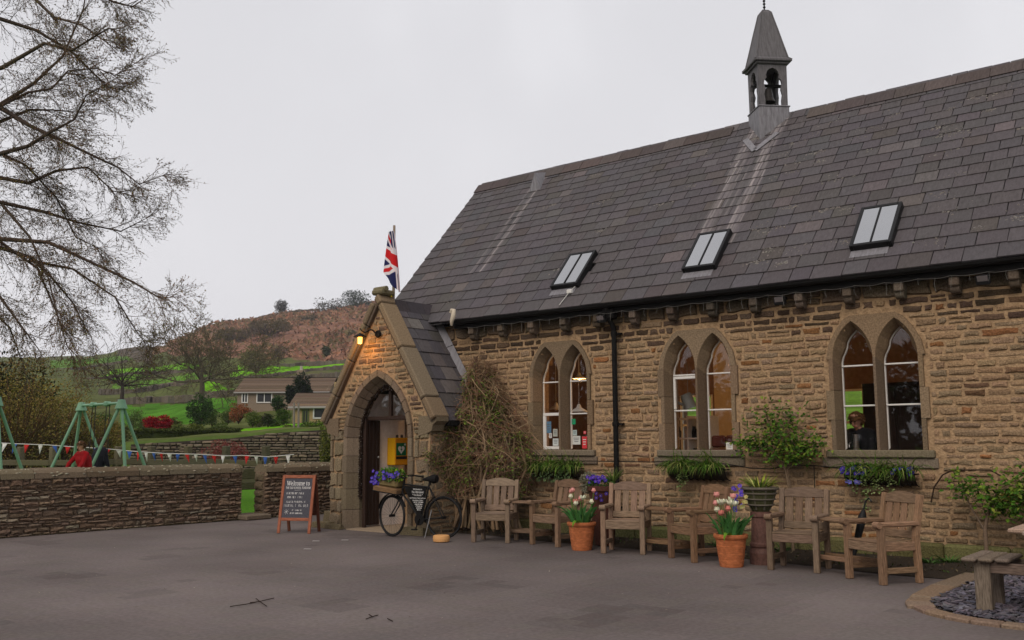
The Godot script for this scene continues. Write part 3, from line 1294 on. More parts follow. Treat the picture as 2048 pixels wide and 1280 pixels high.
	for sg in [-1, 1]:
		var p0 := roof_at(-6.74, 3.72, .045)
		var p1 := roof_at(-6.74 + sg * .3, 4.16, .045)
		b.bar(p0, p1, .11, .012, .003, Vector3(0, cos(SLOPE), sin(SLOPE)))
	part(R, "lead_apron", b, M.lead)

func build_turret(S: Node3D) -> void:
	var T := Node3D.new()
	put(S, T, "bell_turret")
	var xf := Transform3D(Basis(Vector3.UP, PI / 4), Vector3(-6.74, 0, -2.82))
	T.transform = xf
	var h := .275
	# lead-clad base
	var b := MB.new()
	b.cbox(Vector3(0, 6.7, 0), Vector3(h * 2, 1.24, h * 2), .012)
	b.cbox(Vector3(0, 7.325, 0), Vector3(h * 2 + .03, .025, h * 2 + .03), .008)
	part(T, "base", b, M.lead)
	# four sides: each a shaped pair of posts with an arched head
	var yb := 7.34
	var yt := 8.1
	for k in 4:
		var q := Transform3D(Basis(Vector3.UP, PI / 2 * k), Vector3.ZERO)
		var pl := PackedVector2Array()
		pl.push_back(Vector2(-h + .03, yb))
		var inner := [[-.15, .0], [-.148, .1], [-.165, .2], [-.14, .3], [-.165, .4], [-.15, .47], [-.112, .5], [-.12, .56], [-.1, .62], [-.06, .665], [0, .69]]
		pl.push_back(Vector2(-h + .015, yt))
		pl.push_back(Vector2(h - .015, yt))
		pl.push_back(Vector2(h - .03, yb))
		for i in inner.size():
			pl.push_back(Vector2(-inner[i][0], yb + inner[i][1]))
		for i in range(inner.size() - 2, -1, -1):
			pl.push_back(Vector2(inner[i][0], yb + inner[i][1]))
		b = MB.new()
		b.prism(pl, h - .06, h - .015, q)
		part(T, "arcade_side", b, M.leaddark)
	# eaves and spire with a flared foot
	b = MB.new()
	b.cbox(Vector3(0, 8.115, 0), Vector3(.6, .04, .6), .01)
	b.cbox(Vector3(0, 8.15, 0), Vector3(.68, .035, .68), .01)
	part(T, "eaves", b, M.leaddark)
	b = MB.new()
	var lev := [[8.168, .335], [8.22, .285], [8.5, .225], [8.8, .163], [9.05, .108], [9.14, .09], [9.19, .05], [9.21, .012]]
	for i in lev.size() - 1:
		for k in 4:
			var a0 := PI / 4 + PI / 2 * k
			var a1 := a0 + PI / 2
			var r0: float = lev[i][1] * sqrt(2.0)
			var r1: float = lev[i + 1][1] * sqrt(2.0)
			b.quad_o(Vector3(cos(a0) * r0, lev[i][0], sin(a0) * r0), Vector3(cos(a1) * r0, lev[i][0], sin(a1) * r0), Vector3(cos(a1) * r1, lev[i + 1][0], sin(a1) * r1), Vector3(cos(a0) * r1, lev[i + 1][0], sin(a0) * r1), Vector3(0, lev[i][0], 0))
	part(T, "spire", b, M.leaddark)
	b = MB.new()
	for k in 4:
		var a0 := PI / 4 + PI / 2 * k
		var pts := []
		var rr := []
		for e in lev:
			pts.append(Vector3(cos(a0) * e[1] * 1.414, e[0], sin(a0) * e[1] * 1.414))
			rr.append(.013)
		b.tube(pts, rr, 5)
	part(T, "spire_roll", b, M.leaddark)
	b = MB.new()
	b.rod(Vector3(0, 9.2, 0), Vector3(0, 9.75, 0), .012, 6)
	for y in [9.27, 9.33, 9.39]:
		b.ball(Vector3(0, y, 0), Vector3(.028, .018, .028), 8)
	part(T, "finial", b, M.iron)
	# the bell on its headstock
	b = MB.new()
	b.lathe([Vector2(0, .26), Vector2(.05, .26), Vector2(.075, .23), Vector2(.085, .15), Vector2(.1, .07), Vector2(.135, .0), Vector2(.12, .0), Vector2(.08, .1), Vector2(0, .2)], 18, Transform3D(Basis.IDENTITY, Vector3(0, 7.48, 0)))
	part(T, "bell", b, mat(L(.035, .03, .028), .45, .3, Vector3.ONE * 4, .03))
	b = MB.new()
	b.cbox(Vector3(0, 7.79, 0), Vector3(.5, .05, .05), .006)
	b.rod(Vector3(-.04, 7.74, 0), Vector3(-.14, 8.05, 0), .008, 5)
	b.rod(Vector3(.04, 7.74, 0), Vector3(.14, 8.05, 0), .008, 5)
	part(T, "headstock", b, M.iron)

# ------------------------------------------------------------------ the porch
const PX := -12.325
const PZ := 1.3

func build_porch() -> void:
	var g := RandomNumberGenerator.new()
	g.seed = 77
	var P := thing("stone_porch", "small gabled stone porch with pointed arch doorway and slate roof", "porch")
	var hw := 1.245
	var oa := arch(.86, .0, 1.6, 2.78, 7)
	var ma := arch(.77, .0, 1.6, 2.67, 7)
	var ia := arch(.665, .0, 1.6, 2.53, 7)
	# gable core with the arch cut through
	var pl := PackedVector2Array()
	for p in [[hw, -.05], [hw, 1.95], [0, 3.98], [-hw, 1.95], [-hw, -.05]]:
		pl.push_back(Vector2(p[0], p[1]))
	for p: Vector2 in ma:
		pl.push_back(p)
	var o := Vector3(PX, 0, 0)
	var b := MB.new()
	b.prism(pl, 1.02, PZ - .03, Transform3D(Basis.IDENTITY, o))
	b.box(Vector3(PX + hw - .135, .95, .51), Vector3(.27, 2.0, 1.02))
	b.box(Vector3(PX - hw + .135, .95, .51), Vector3(.27, 2.0, 1.02))
	var W := part(P, "gable_wall", b, M.mortar)
	# arch mouldings: voussoirs over plain jamb blocks
	var n := oa.size()
	for i in range(1, n - 2):
		b = MB.new()
		b.col = jit(L(.185, .14, .1), g, .14)
		var A: Vector2 = oa[i]
		var A2: Vector2 = oa[i + 1]
		var C: Vector2 = ma[i]
		var C2: Vector2 = ma[i + 1]
		var I: Vector2 = ia[i]
		var I2: Vector2 = ia[i + 1]
		var e := .012
		for pr in [[A, PZ - .05, A2, A, PZ + .022], [A, PZ + .022, A2, C, PZ + .022], [C, PZ + .022, C2, C.lerp(I, .45), PZ - .08], [C.lerp(I, .45), PZ - .08, C2.lerp(I2, .45), C.lerp(I, .55), PZ - .11], [C.lerp(I, .55), PZ - .11, C2.lerp(I2, .55), I, PZ - .2], [I, PZ - .2, I2, I, PZ - .32]]:
			var q0: Vector2 = pr[0]
			var q1: Vector2 = pr[2]
			var r0: Vector2 = pr[3]
			var r1: Vector2 = A2
			if r0 == A: r1 = A2
			elif r0 == C: r1 = C2
			elif r0 == I: r1 = I2
			elif r0 == C.lerp(I, .45): r1 = C2.lerp(I2, .45)
			else: r1 = C2.lerp(I2, .55)
			var dir := (q1 - q0).normalized() * e * .5
			b.quad(o + Vector3(q1.x - dir.x, q1.y - dir.y, pr[1]), o + Vector3(q0.x + dir.x, q0.y + dir.y, pr[1]), o + Vector3(r0.x + dir.x, r0.y + dir.y, pr[4]), o + Vector3(r1.x - dir.x, r1.y - dir.y, pr[4]))
		part(W, "arch_stone", b, M.dressed)
	for s in [-1, 1]:
		var y := .0
		var hs := [.34, .36, .28, .3, .32]
		for k in 5:
			b = MB.new()
			b.col = jit(L(.2, .155, .11), g, .16)
			var q := PackedVector2Array()
			var pts := [[.86 + .03 * (k % 2), PZ - .04], [.86 + .03 * (k % 2), PZ + .02], [.77, PZ + .02], [.722, PZ - .08], [.712, PZ - .11], [.665, PZ - .2], [.665, PZ - .32], [.86, PZ - .32]]
			for p in pts:
				q.push_back(Vector2(PX + p[0] * s, -p[1]))
			b.prism(q, y + .004, y + hs[k] - .004, Transform3D(Basis(Vector3.RIGHT, -PI / 2), Vector3.ZERO))
			part(W, "jamb_stone", b, M.dressed)
			y += hs[k]
	# squared blocks beside the doorway, rubble in the gable
	var arch_half := func(y: float) -> float:
		if y < 1.6:
			return .9
		if y > 2.78:
			return 0.0
		for i in range(1, n / 2):
			if oa[i + 1].y >= y:
				var t: float = (y - oa[i].y) / maxf(oa[i + 1].y - oa[i].y, .001)
				return -lerpf(oa[i].x, oa[i + 1].x, t) + .015
		return 0.0
	var gaps := func(ya: float, yb: float) -> Array:
		var r := []
		var gh := clampf((3.9 - yb) / 2.03 * hw, 0.02, hw)
		r.append([PX - 3, PX - gh])
		r.append([PX + gh, PX + 3])
		var ah: float = arch_half.call(ya)
		if ah > 0:
			r.append([PX - ah, PX + ah])
		return r
	var lst := lay_stones(PX - hw - .012, PX + hw + .012, .02, 1.78, .17, .32, .2, .42, .014, gaps, g)
	for s in lst:
		s.append(1)
	lst.append_array(lay_stones(PX - hw, PX + hw, 1.78, 3.9, .07, .13, .14, .36, .02, gaps, g))
	for s in lst:
		var sb := MB.new()
		var dep := .055 + g.randf() * .014
		if s.size() > 5:
			sb.col = jit(L(.205, .165, .11), g, .18)
			sb.stone(Vector3((s[0] + s[1]) * .5, (s[2] + s[3]) * .5, PZ - .022), Vector3(s[1] - s[0] - .012, s[3] - s[2] - .012, .06), Basis.IDENTITY, g, .06)
		else:
			sb.col = jit(L(.25, .185, .115), g, .25) if g.randf() < .8 else jit(L(.15, .1, .07), g, .2)
			sb.stone(Vector3((s[0] + s[1]) * .5, (s[2] + s[3]) * .5, PZ - .042), Vector3(s[1] - s[0] - s[4] * g.randf_range(.6, 1.4), s[3] - s[2] - s[4] * g.randf_range(.5, 1.3), dep), Basis(Vector3.BACK, g.randf_range(-.02, .02)), g, .22)
		part(W, "stone", sb, M.stone)
	# rubble of the side wall that faces the climber
	var side := MB.new()
	for s in lay_stones(.02, 1.28, .02, 1.9, .1, .2, .18, .4, .02, func(_a, _b): return [], g):
		side.col = jit(L(.19, .15, .1), g, .25)
		side.stone(Vector3(PX + hw - .01, (s[2] + s[3]) * .5, (s[0] + s[1]) * .5), Vector3(s[1] - s[0] - .02, s[3] - s[2] - .02, .06), Basis(Vector3.UP, PI / 2), g, .2)
		side.stone(Vector3(PX - hw + .01, (s[2] + s[3]) * .5, (s[0] + s[1]) * .5), Vector3(s[1] - s[0] - .02, s[3] - s[2] - .02, .06), Basis(Vector3.UP, -PI / 2), g, .2)
	stuff(W, "side_stones", side, M.stone)
	# footing stones
	for q in [[-1.3, 1.36, .5, .12], [-.95, 1.42, .4, .1], [1.05, 1.4, .5, .14], [-1.38, 1.1, .3, .3]]:
		b = MB.new()
		b.col = jit(L(.15, .12, .075), g, .2)
		b.stone(Vector3(PX + q[0], q[3] * .5, q[1]), Vector3(q[2], .2, q[3] * .9), Basis(Vector3.RIGHT, -PI / 2), g, .2)
		part(W, "footing_stone", b, M.stone)
	# coping, kneelers and apex stone
	for s in [-1, 1]:
		var a := Vector3(PX + 1.41 * s, 1.9, 1.2)
		var t := Vector3(PX, 4.09, 1.2)
		var cuts := [0.0, .16, .56, .93, 1.0] if s > 0 else [0.0, .22, .5, .78, .94]
		for k in 4:
			if cuts[k + 1] - cuts[k] < .02:
				continue
			b = MB.new()
			b.col = jit(L(.215, .165, .11), g, .12)
			var out := Vector3(sin(deg_to_rad(57.3)) * s, cos(deg_to_rad(57.3)), 0)
			b.bar(a.lerp(t, cuts[k] + .003), a.lerp(t, cuts[k + 1] - .003), .38, .11, .02, out)
			part(P, "coping_stone", b, M.dressed)
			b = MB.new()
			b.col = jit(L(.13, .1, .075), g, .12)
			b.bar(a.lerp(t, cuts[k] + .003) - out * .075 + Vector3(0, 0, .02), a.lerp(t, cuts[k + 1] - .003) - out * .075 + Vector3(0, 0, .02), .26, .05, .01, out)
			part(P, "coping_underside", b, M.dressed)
		b = MB.new()
		b.col = jit(L(.19, .145, .1), g, .1)
		var kp := poly([.0, 1.95, 1.0 * .42, 1.95, .42, 1.86, .33, 1.8, .3, 1.7, .2, 1.66, .0, 1.62])
		var kq := PackedVector2Array()
		for p in kp:
			kq.push_back(Vector2(PX + s * (hw - .23 + p.x), p.y))
		b.prism(kq, 1.03, PZ + .015)
		part(P, "kneeler_stone", b, M.dressed)
	b = MB.new()
	b.col = L(.17, .15, .09)
	b.cbox(Vector3(PX, 4.15, 1.2), Vector3(.26, .1, .36), .03)
	b.tube([Vector3(PX - .15, 4.21, 1.26), Vector3(PX + .15, 4.21, 1.26)], [.05, .05], 8)
	part(P, "apex_stone", b, M.dressed)
	# roof slopes
	b = MB.new()
	var ey := 1.86
	var ex := 1.39
	var ry := 4.0
	for s in [-1, 1]:
		b.quad(Vector3(PX + s * ex, ey - .03, 1.05), Vector3(PX + s * ex, ey - .03, -.2), Vector3(PX, ry - .03, -.3), Vector3(PX, ry - .03, 1.05))
	var R := part(P, "roof", b, M.leaddark)
	var ang := atan2(ry - ey, ex)
	var ls := Vector2(ex, ry - ey).length()
	for s in [-1, 1]:
		var up := Vector3(-s * cos(ang), sin(ang), 0)
		var out := Vector3(s * sin(ang), cos(ang), 0)
		var bs := Basis(Vector3(0, 0, -s), up, out)
		var row := 0
		var t := 0.0
		while t < ls - .1:
			var e := .29 if t < 1.6 else .24
			e = minf(e, ls - t)
			var zmin := .05 if ey + t * sin(ang) < 3.5 else -.25
			var z := 1.03
			if row % 2:
				z += .16
			while z > zmin:
				var w := g.randf_range(.27, .38)
				var z1 := minf(z, 1.04)
				var z2 := maxf(z - w, zmin)
				if z1 - z2 > .04:
					var sb := MB.new()
					sb.col = slate_colour(g)
					if g.randf() < .14:
						sb.col = jit(L(.15, .13, .125), g, .2)
					var c := Vector3(PX + s * ex, ey, (z1 + z2) * .5) + up * (t + e * .5 + .03) + out * (.012 + g.randf() * .004)
					sb.cbox(c, Vector3(z1 - z2 - .012, e + .07, .024), .004, bs * Basis(Vector3.RIGHT, -.06 + g.randf_range(-.008, .008)))
					part(R, "slate", sb, M.slate)
				z -= w
			t += e
			row += 1
	for k in 3:
		b = MB.new()
		b.col = jit(L(.06, .052, .056), g, .2)
		b.prism(poly([-.13, -.17, 0, .05, .13, -.17, .115, -.175, 0, .02, -.115, -.175]), -.16 + k * .4, .235 + k * .4, Transform3D(Basis.IDENTITY, Vector3(PX, ry + .02, 0)))
		part(R, "ridge_tile", b, M.slate)
	# lead flashing where the slope meets the school wall
	b = MB.new()
	for q in [[.3, .95], [.96, 1.6], [1.61, 2.2]]:
		var up := Vector3(-cos(ang), sin(ang), 0)
		var base := Vector3(PX + ex, ey, .075)
		var outv := Vector3(sin(ang), cos(ang), 0)
		b.bar(base + up * q[0] + outv * .07, base + up * q[1] + outv * .07, .13, .012, .003, (outv + Vector3(0, 0, 1)).normalized())
	part(R, "lead_flashing", b, M.lead)
	b = MB.new()
	b.box(Vector3(PX + ex + .02, 1.83, .53), Vector3(.11, .09, 1.0))
	part(P, "side_gutter", b, M.iron)
	# inside lining, floor, transom, open leaf
	b = MB.new()
	b.box(Vector3(-13.12, 1.2, .5), Vector3(.3, 2.4, 1.0))
	b.box(Vector3(-11.5, 1.2, .5), Vector3(.16, 2.4, 1.0))
	b.box(Vector3(PX, 2.5, .5), Vector3(1.7, .04, 1.04))
	part(P, "inner_lining", b, M.plaster)
	b = MB.new()
	b.box(Vector3(PX, .01, .7), Vector3(1.31, .02, 1.4))
	part(P, "threshold", b, mat(L(.3, .235, .17), .9, .2, Vector3.ONE * 2, .03))
	b = MB.new()
	b.cbox(Vector3(PX, 1.94, 1.01), Vector3(1.33, .07, .08), .008)
	part(P, "transom", b, M.darkwood)
	b = MB.new()
	b.cbox(Vector3(PX + .03, 2.23, 1.01), Vector3(.06, .52, .06), .006)
	part(P, "fanlight_post", b, M.darkwood)
	for s in [-1, 1]:
		b = MB.new()
		b.prism(poly([.04 * s, 1.98, .62 * s, 1.98, .5 * s, 2.17, .3 * s, 2.37, .05 * s, 2.49]), 1.0, 1.006, Transform3D(Basis.IDENTITY, Vector3(PX, 0, 0)))
		part(P, "fanlight_pane", b, M.glass)
	var D := Node3D.new()
	put(P, D, "door")
	for k in 4:
		b = MB.new()
		b.cbox(Vector3(-12.935, .98, .99 - k * .088), Vector3(.05, 1.86, .085), .008)
		part(D, "door_plank", b, M.darkwood)
	b = MB.new()
	b.ball(Vector3(-12.89, 1.25, .74), Vector3.ONE * .02, 8)
	part(D, "door_knob", b, M.chrome)
	b = MB.new()
	b.cbox(Vector3(-12.9, .98, 1.055), Vector3(.07, 1.94, .06), .01)
	part(P, "door_frame", b, M.darkwood)

func build_porch_fittings() -> void:
	var g := RandomNumberGenerator.new()
	g.seed = 9
	# dark garland with little white lamps, wound round the arch
	var G := thing("arch_garland", "dark tinsel garland with tiny white bulbs around the porch arch", "garland", Vector3(PX, 0, 1.1))
	var ia := arch(.635, .5, 1.6, 2.49, 14)
	ia.remove_at(0)
	ia.remove_at(ia.size() - 1)
	ia.insert(0, Vector2(-.635, 1.1))
	ia.insert(0, Vector2(-.637, .55))
	ia.append(Vector2(.635, 1.2))
	ia.append(Vector2(.635, .95))
	var b := MB.new()
	b.col = L(.02, .013, .01)
	var pts := []
	var rr := []
	for p: Vector2 in ia:
		pts.append(Vector3(p.x, p.y, 0))
		rr.append(.028)
	b.tube(pts, rr, 6)
	var bulbs := MB.new()
	for i in pts.size() - 1:
		var a: Vector3 = pts[i]
		var c: Vector3 = pts[i + 1]
		var m := int(a.distance_to(c) * 260)
		for k in m:
			var p := a.lerp(c, g.randf())
			var dr := Vector3(g.randf_range(-1, 1), g.randf_range(-1, 1), g.randf_range(-1, 1)).normalized()
			b.col = jit(L(.028, .018, .014), g, .6)
			b.leaf(p, dr, Vector3(g.randf(), g.randf(), g.randf()), .06, .022)
		for k in m / 9:
			var dr := Vector3(g.randf_range(-1, 1), g.randf_range(-1, 1), g.randf_range(.1, 1)).normalized()
			bulbs.col = L(.5, .47, .44)
			bulbs.ball(a.lerp(c, g.randf()) + dr * .05, Vector3.ONE * .0045, 5)
	part(G, "tinsel", b, M.leafm)
	stuff(G, "bulbs", bulbs, M.paint)
	# defibrillator cabinet on the inner side wall
	var C := thing("defibrillator_cabinet", "yellow defibrillator cabinet with green heart sign inside the porch", "cabinet", Vector3(-12.96, 1.1, .28))
	b = MB.new()
	b.col = L(.72, .38, .01)
	b.cbox(Vector3(.09, .25, 0), Vector3(.2, .5, .36), .012)
	part(C, "case", b, M.paint)
	b = MB.new()
	b.col = L(.75, .3, .01)
	b.cbox(Vector3(.194, .25, 0), Vector3(.012, .48, .33), .004)
	var dn := part(C, "door_panel", b, M.paint)
	b = MB.new()
	b.col = L(.005, .16, .06)
	b.box(Vector3(.2015, .29, .02), Vector3(.004, .23, .25))
	part(dn, "green_sign", b, M.paint)
	b = MB.new()
	b.col = L(.8, .8, .8)
	var heart := PackedVector2Array()
	for k in 24:
		var t := TAU * k / 24
		heart.push_back(Vector2(16 * pow(sin(t), 3), 13 * cos(t) - 5 * cos(2 * t) - 2 * cos(3 * t) - cos(4 * t)) * .0052)
	var hx := Transform3D(Basis(Vector3(0, 0, -1), Vector3.UP, Vector3.RIGHT), Vector3(.2035, .285, .02))
	b.prism(heart, 0, .002, hx)
	b.col = L(.005, .16, .06)
	b.prism(poly([.01, .05, -.025, -.005, .0, -.005, -.012, -.05, .028, .012, .002, .012]), .002, .003, hx)
	b.col = L(.8, .8, .8)
	b.box(Vector3(.2045, .375, -.075), Vector3(.002, .045, .014))
	b.box(Vector3(.2047, .375, -.075), Vector3(.002, .014, .045))
	part(dn, "heart_mark", b, M.paint)
	b = MB.new()
	b.col = L(.02, .02, .02)
	b.box(Vector3(.2015, .135, .01), Vector3(.004, .05, .27))
	part(dn, "dark_band", b, M.paint)
	b = MB.new()
	b.col = L(.06, .06, .06)
	for z in [-.1, .02]:
		b.lathe([Vector2(.025, 0), Vector2(.025, .05), Vector2(.0, .06)], 10, Transform3D(Basis.IDENTITY, Vector3(.09, .5, z)))
	part(C, "top_knob", b, M.paint)
	# wall lantern on a scrolled bracket
	var A := wp(756, 668, 1.32)
	var Lm := thing("wall_lantern", "lit lantern hanging from scrolled iron bracket on porch gable", "lamp", A)
	b = MB.new()
	b.lathe([Vector2(0, .02), Vector2(.06, .02), Vector2(.07, 0), Vector2(.07, -.01)], 12, Transform3D(Basis(Vector3.RIGHT, PI / 2), Vector3.ZERO))
	part(Lm, "wall_plate", b, M.iron)
	b = MB.new()
	var ap := []
	for k in 13:
		var t := k / 12.0
		ap.append(Vector3(-.02 - t * .2, -.0 + sin(t * TAU) * .045 + t * .1, .03 + t * .2))
	b.tube(ap, [.016, .016, .015, .015, .014, .014, .013, .013, .012, .012, .011, .011, .01], 6)
	part(Lm, "bracket", b, M.iron)
	var lc := Vector3(-.215, -.1, .225)
	b = MB.new()
	b.lathe([Vector2(.0, .12), Vector2(.02, .11), Vector2(.115, .055), Vector2(.12, .045), Vector2(0, .05)], 16, Transform3D(Basis.IDENTITY, lc))
	part(Lm, "shade", b, M.iron)
	b = MB.new()
	b.lathe([Vector2(.015, -.08), Vector2(.036, -.07), Vector2(.04, .04)], 14, Transform3D(Basis.IDENTITY, lc))
	var gm := mat(L(.9, .7, .35), .3)
	gm.emission_enabled = true
	gm.emission = Color(1, .72, .3)
	gm.emission_energy_multiplier = 3.2
	part(Lm, "lantern_glass", b, gm)
	b = MB.new()
	b.lathe([Vector2(0, -.115), Vector2(.016, -.105), Vector2(.024, -.08), Vector2(0, -.08)], 12, Transform3D(Basis.IDENTITY, lc))
	part(Lm, "cap", b, M.iron)
	var ol := OmniLight3D.new()
	ol.light_color = Color(1, .7, .38)
	ol.light_energy = .17
	ol.omni_range = 6
	ol.omni_attenuation = 2
	ol.light_size = .05
	ol.shadow_enabled = true
	put(Lm, ol, "lantern_light")
	ol.position = lc + Vector3(.0, -.16, .02)
	# flag on its pole
	var fp := Vector3(PX + .01, 4.1, .96)
	var Fg := thing("flag", "drooping union flag on a short pole at the porch apex", "flag", fp)
	b = MB.new()
	b.col = L(.32, .25, .19)
	b.tube([Vector3(0, -.3, 0), Vector3(0, 1.32, 0)], [.027, .022], 8)
	part(Fg, "pole", b, M.wood_y)
	var img := Image.create(240, 120, false, Image.FORMAT_RGB8)
	for yy in 120:
		for xx in 240:
			var x := (xx + .5 - 120) / 120.0 * 2.0 * .5
			var y := (yy + .5 - 60) / 60.0 * .5
			var col := Color(.03, .06, .3)
			var d1 := absf(x * .5 - y) / 1.118 * 2.0
			var d2 := absf(x * .5 + y) / 1.118 * 2.0
			if minf(d1, d2) < .2:
				col = Color(.88, .86, .88)
			if minf(d1, d2) < .075:
				col = Color(.78, .03, .07)
			if absf(x) < .17 or absf(y) < .17:
				col = Color(.88, .86, .88)
			if absf(x) < .1 or absf(y) < .1:
				col = Color(.78, .03, .07)
			img.set_pixel(xx, yy, col)
	var fm := StandardMaterial3D.new()
	fm.albedo_texture = ImageTexture.create_from_image(img)
	fm.roughness = .85
	fm.backlight_enabled = true
	fm.backlight = Color(.2, .2, .2)
	var V := PackedVector3Array()
	var N := PackedVector3Array()
	var U := PackedVector2Array()
	var nn := 40
	var mm := 24
	var grid := []
	for j in mm + 1:
		var r := []
		var t := float(j) / mm
		for i in nn + 1:
			var s := float(i) / nn
			var spread := .05 + .24 * t * (1 - .25 * t)
			var sd := s * s * (3 - 2 * s)
			var x := -.02 + (sd - .38) * spread * 1.9
			var z := .04 + sin(s * 13.0 + t * 1.2) * .035 * (.3 + s) + .03
			var y := 1.2 - t * .72 - sd * .42 * t - sin(s * PI) * .05 * t
			r.append(Vector3(x, y, z))
		grid.append(r)
	for j in mm:
		for i in nn:
			var q := [[j, i], [j + 1, i + 1], [j + 1, i], [j, i], [j, i + 1], [j + 1, i + 1]]
			var a: Vector3 = grid[j][i]
			var nrm: Vector3 = (grid[j + 1][i] - a).cross(grid[j][i + 1] - a).normalized()
			for e in q:
				V.push_back(grid[e[0]][e[1]])
				N.push_back(nrm)
				U.push_back(Vector2(float(e[1]) / nn * .62, float(e[0]) / mm))
	var arr := []
	arr.resize(Mesh.ARRAY_MAX)
	arr[Mesh.ARRAY_VERTEX] = V
	arr[Mesh.ARRAY_NORMAL] = N
	arr[Mesh.ARRAY_TEX_UV] = U
	var am := ArrayMesh.new()
	am.add_surface_from_arrays(Mesh.PRIMITIVE_TRIANGLES, arr)
	var fo := MeshInstance3D.new()
	fo.mesh = am
	fo.material_override = fm
	put(Fg, fo, "flag_cloth")
	b = MB.new()
	b.col = L(.6, .45, .02)
	b.tube([Vector3(-.16, -.02, .2), Vector3(0, 0, .06), Vector3(.16, -.02, .2)], [.012, .012, .012], 5)
	part(Fg, "yellow_strap", b, M.paint)
	# cream horn-shaped fitting of unknown use, where porch and school roofs meet
	b = MB.new()
	b.col = L(.55, .48, .38)
	var hp := wp(905, 632, .45)
	b.tube([hp + Vector3(-.05, .06, 0), hp + Vector3(-.02, .11, 0), hp + Vector3(.03, .1, .0), hp + Vector3(.04, .0, .02), hp + Vector3(.0, -.1, .02), hp + Vector3(-.04, -.16, -.02)], [.02, .03, .04, .045, .035, .02], 9)
	solo("cream_fitment", "cream horn-shaped speaker where the porch roof meets the eaves", "fitment", b, M.paint)
	# floodlights under the eaves
	for x in [-8.3, -5.34, -2.75]:
		var fl := thing("floodlight", {-8.3: "small security floodlight under the gutter beside the downpipe", -5.34: "black floodlight under the gutter between the middle and reader's windows", -2.75: "black floodlight under the gutter over the windowless stretch of wall"}[x], "light", Vector3(x, 3.43, .22), 0, "floodlights under the eaves")
		b = MB.new()
		b.cbox(Vector3(0, 0, .06), Vector3(.16, .12, .07), .012, Basis(Vector3.RIGHT, .35))
		part(fl, "housing", b, M.black)
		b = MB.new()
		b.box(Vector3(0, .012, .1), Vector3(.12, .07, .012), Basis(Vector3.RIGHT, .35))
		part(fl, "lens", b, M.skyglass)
		b = MB.new()
		b.box(Vector3(0, .05, -.05), Vector3(.05, .04, .18))
		part(fl, "bracket", b, M.black)
	# icicle string lights along the gutter
	var Ic := thing("string_lights", "white icicle string lights looped along the school gutter", "lights", Vector3(0, 3.52, .33))
	b = MB.new()
	b.col = L(.2, .19, .18)
	var drops := MB.new()
	drops.col = L(.3, .29, .27)
	var x := -11.1
	while x < -.6:
		var p := []
		for k in 5:
			p.append(Vector3(x + k * .1, -.02 * sin(PI * k / 4.0) - g.randf() * .008, g.randf_range(-.006, .006)))
		b.tube(p, [.0028, .0028, .0028, .0028, .0028], 3)
		for k in 2:
			var dx := x + k * .2 + g.randf() * .03
			var l := g.randf_range(.06, .2)
			drops.tube([Vector3(dx, -.01, 0), Vector3(dx + g.randf_range(-.015, .015), -l * .5, .004), Vector3(dx + g.randf_range(-.02, .02), -l, 0)], [.0016, .0016, .002], 3)
		x += .4
	part(Ic, "cable", b, M.paint)
	stuff(Ic, "drops", drops, M.paint)
	# white junction box and lead below the first rooflight
	var jb := thing("junction_box", "small white junction box with cable on the slates below a rooflight", "box", roof_at(-9.05, .36, .06))
	b = MB.new()
	b.col = L(.65, .64, .62)
	b.cbox(Vector3.ZERO, Vector3(.1, .07, .07), .012)
	part(jb, "case", b, M.paint)
	b = MB.new()
	b.col = L(.5, .49, .47)
	b.tube([roof_at(-8.97, .6, .05) - jb.position, Vector3.ZERO, roof_at(-9.12, .05, .05) - jb.position], [.007, .007, .007], 5)
	part(jb, "cable", b, M.paint)
	# training wire and cable low on the wall
	b = MB.new()
	b.col = L(.02, .017, .014)
	var wpts := []
	var wr := []
	for e in [[1010, 940], [1060, 922], [1180, 922], [1300, 924], [1345, 922], [1455, 928], [1500, 936], [1540, 938], [1580, 930], [1630, 931], [1680, 936], [1740, 940]]:
		wpts.append(wp(e[0], e[1], .075))
		wr.append(.008)
	b.tube(wpts, wr, 5)
	solo("wall_cable", "thin dark cable sagging along the wall below the windows", "cable", b, M.paint)
	b = MB.new()
	b.col = L(.02, .017, .014)
	b.tube([wp(1628, 931, .075), wp(1629, 960, .075), wp(1630, 1000, .075)], [.007, .007, .007], 5)
	solo("drop_cable", "short dark cable hanging straight down from the sagging wall cable", "cable", b, M.paint)
	b = MB.new()
	b.col = L(.045, .03, .02)
	b.tube([wp(1862, 1005, .1), wp(1868, 975, .1), wp(1885, 950, .1), wp(1905, 940, .1), wp(1980, 940, .1), wp(2002, 952, .1), wp(2022, 964, .1)], [.01, .01, .01, .01, .01, .01, .01], 6)
	solo("plant_hoop", "bent brown hoop arching over the shrub by the picnic table", "plant support", b, M.twig)

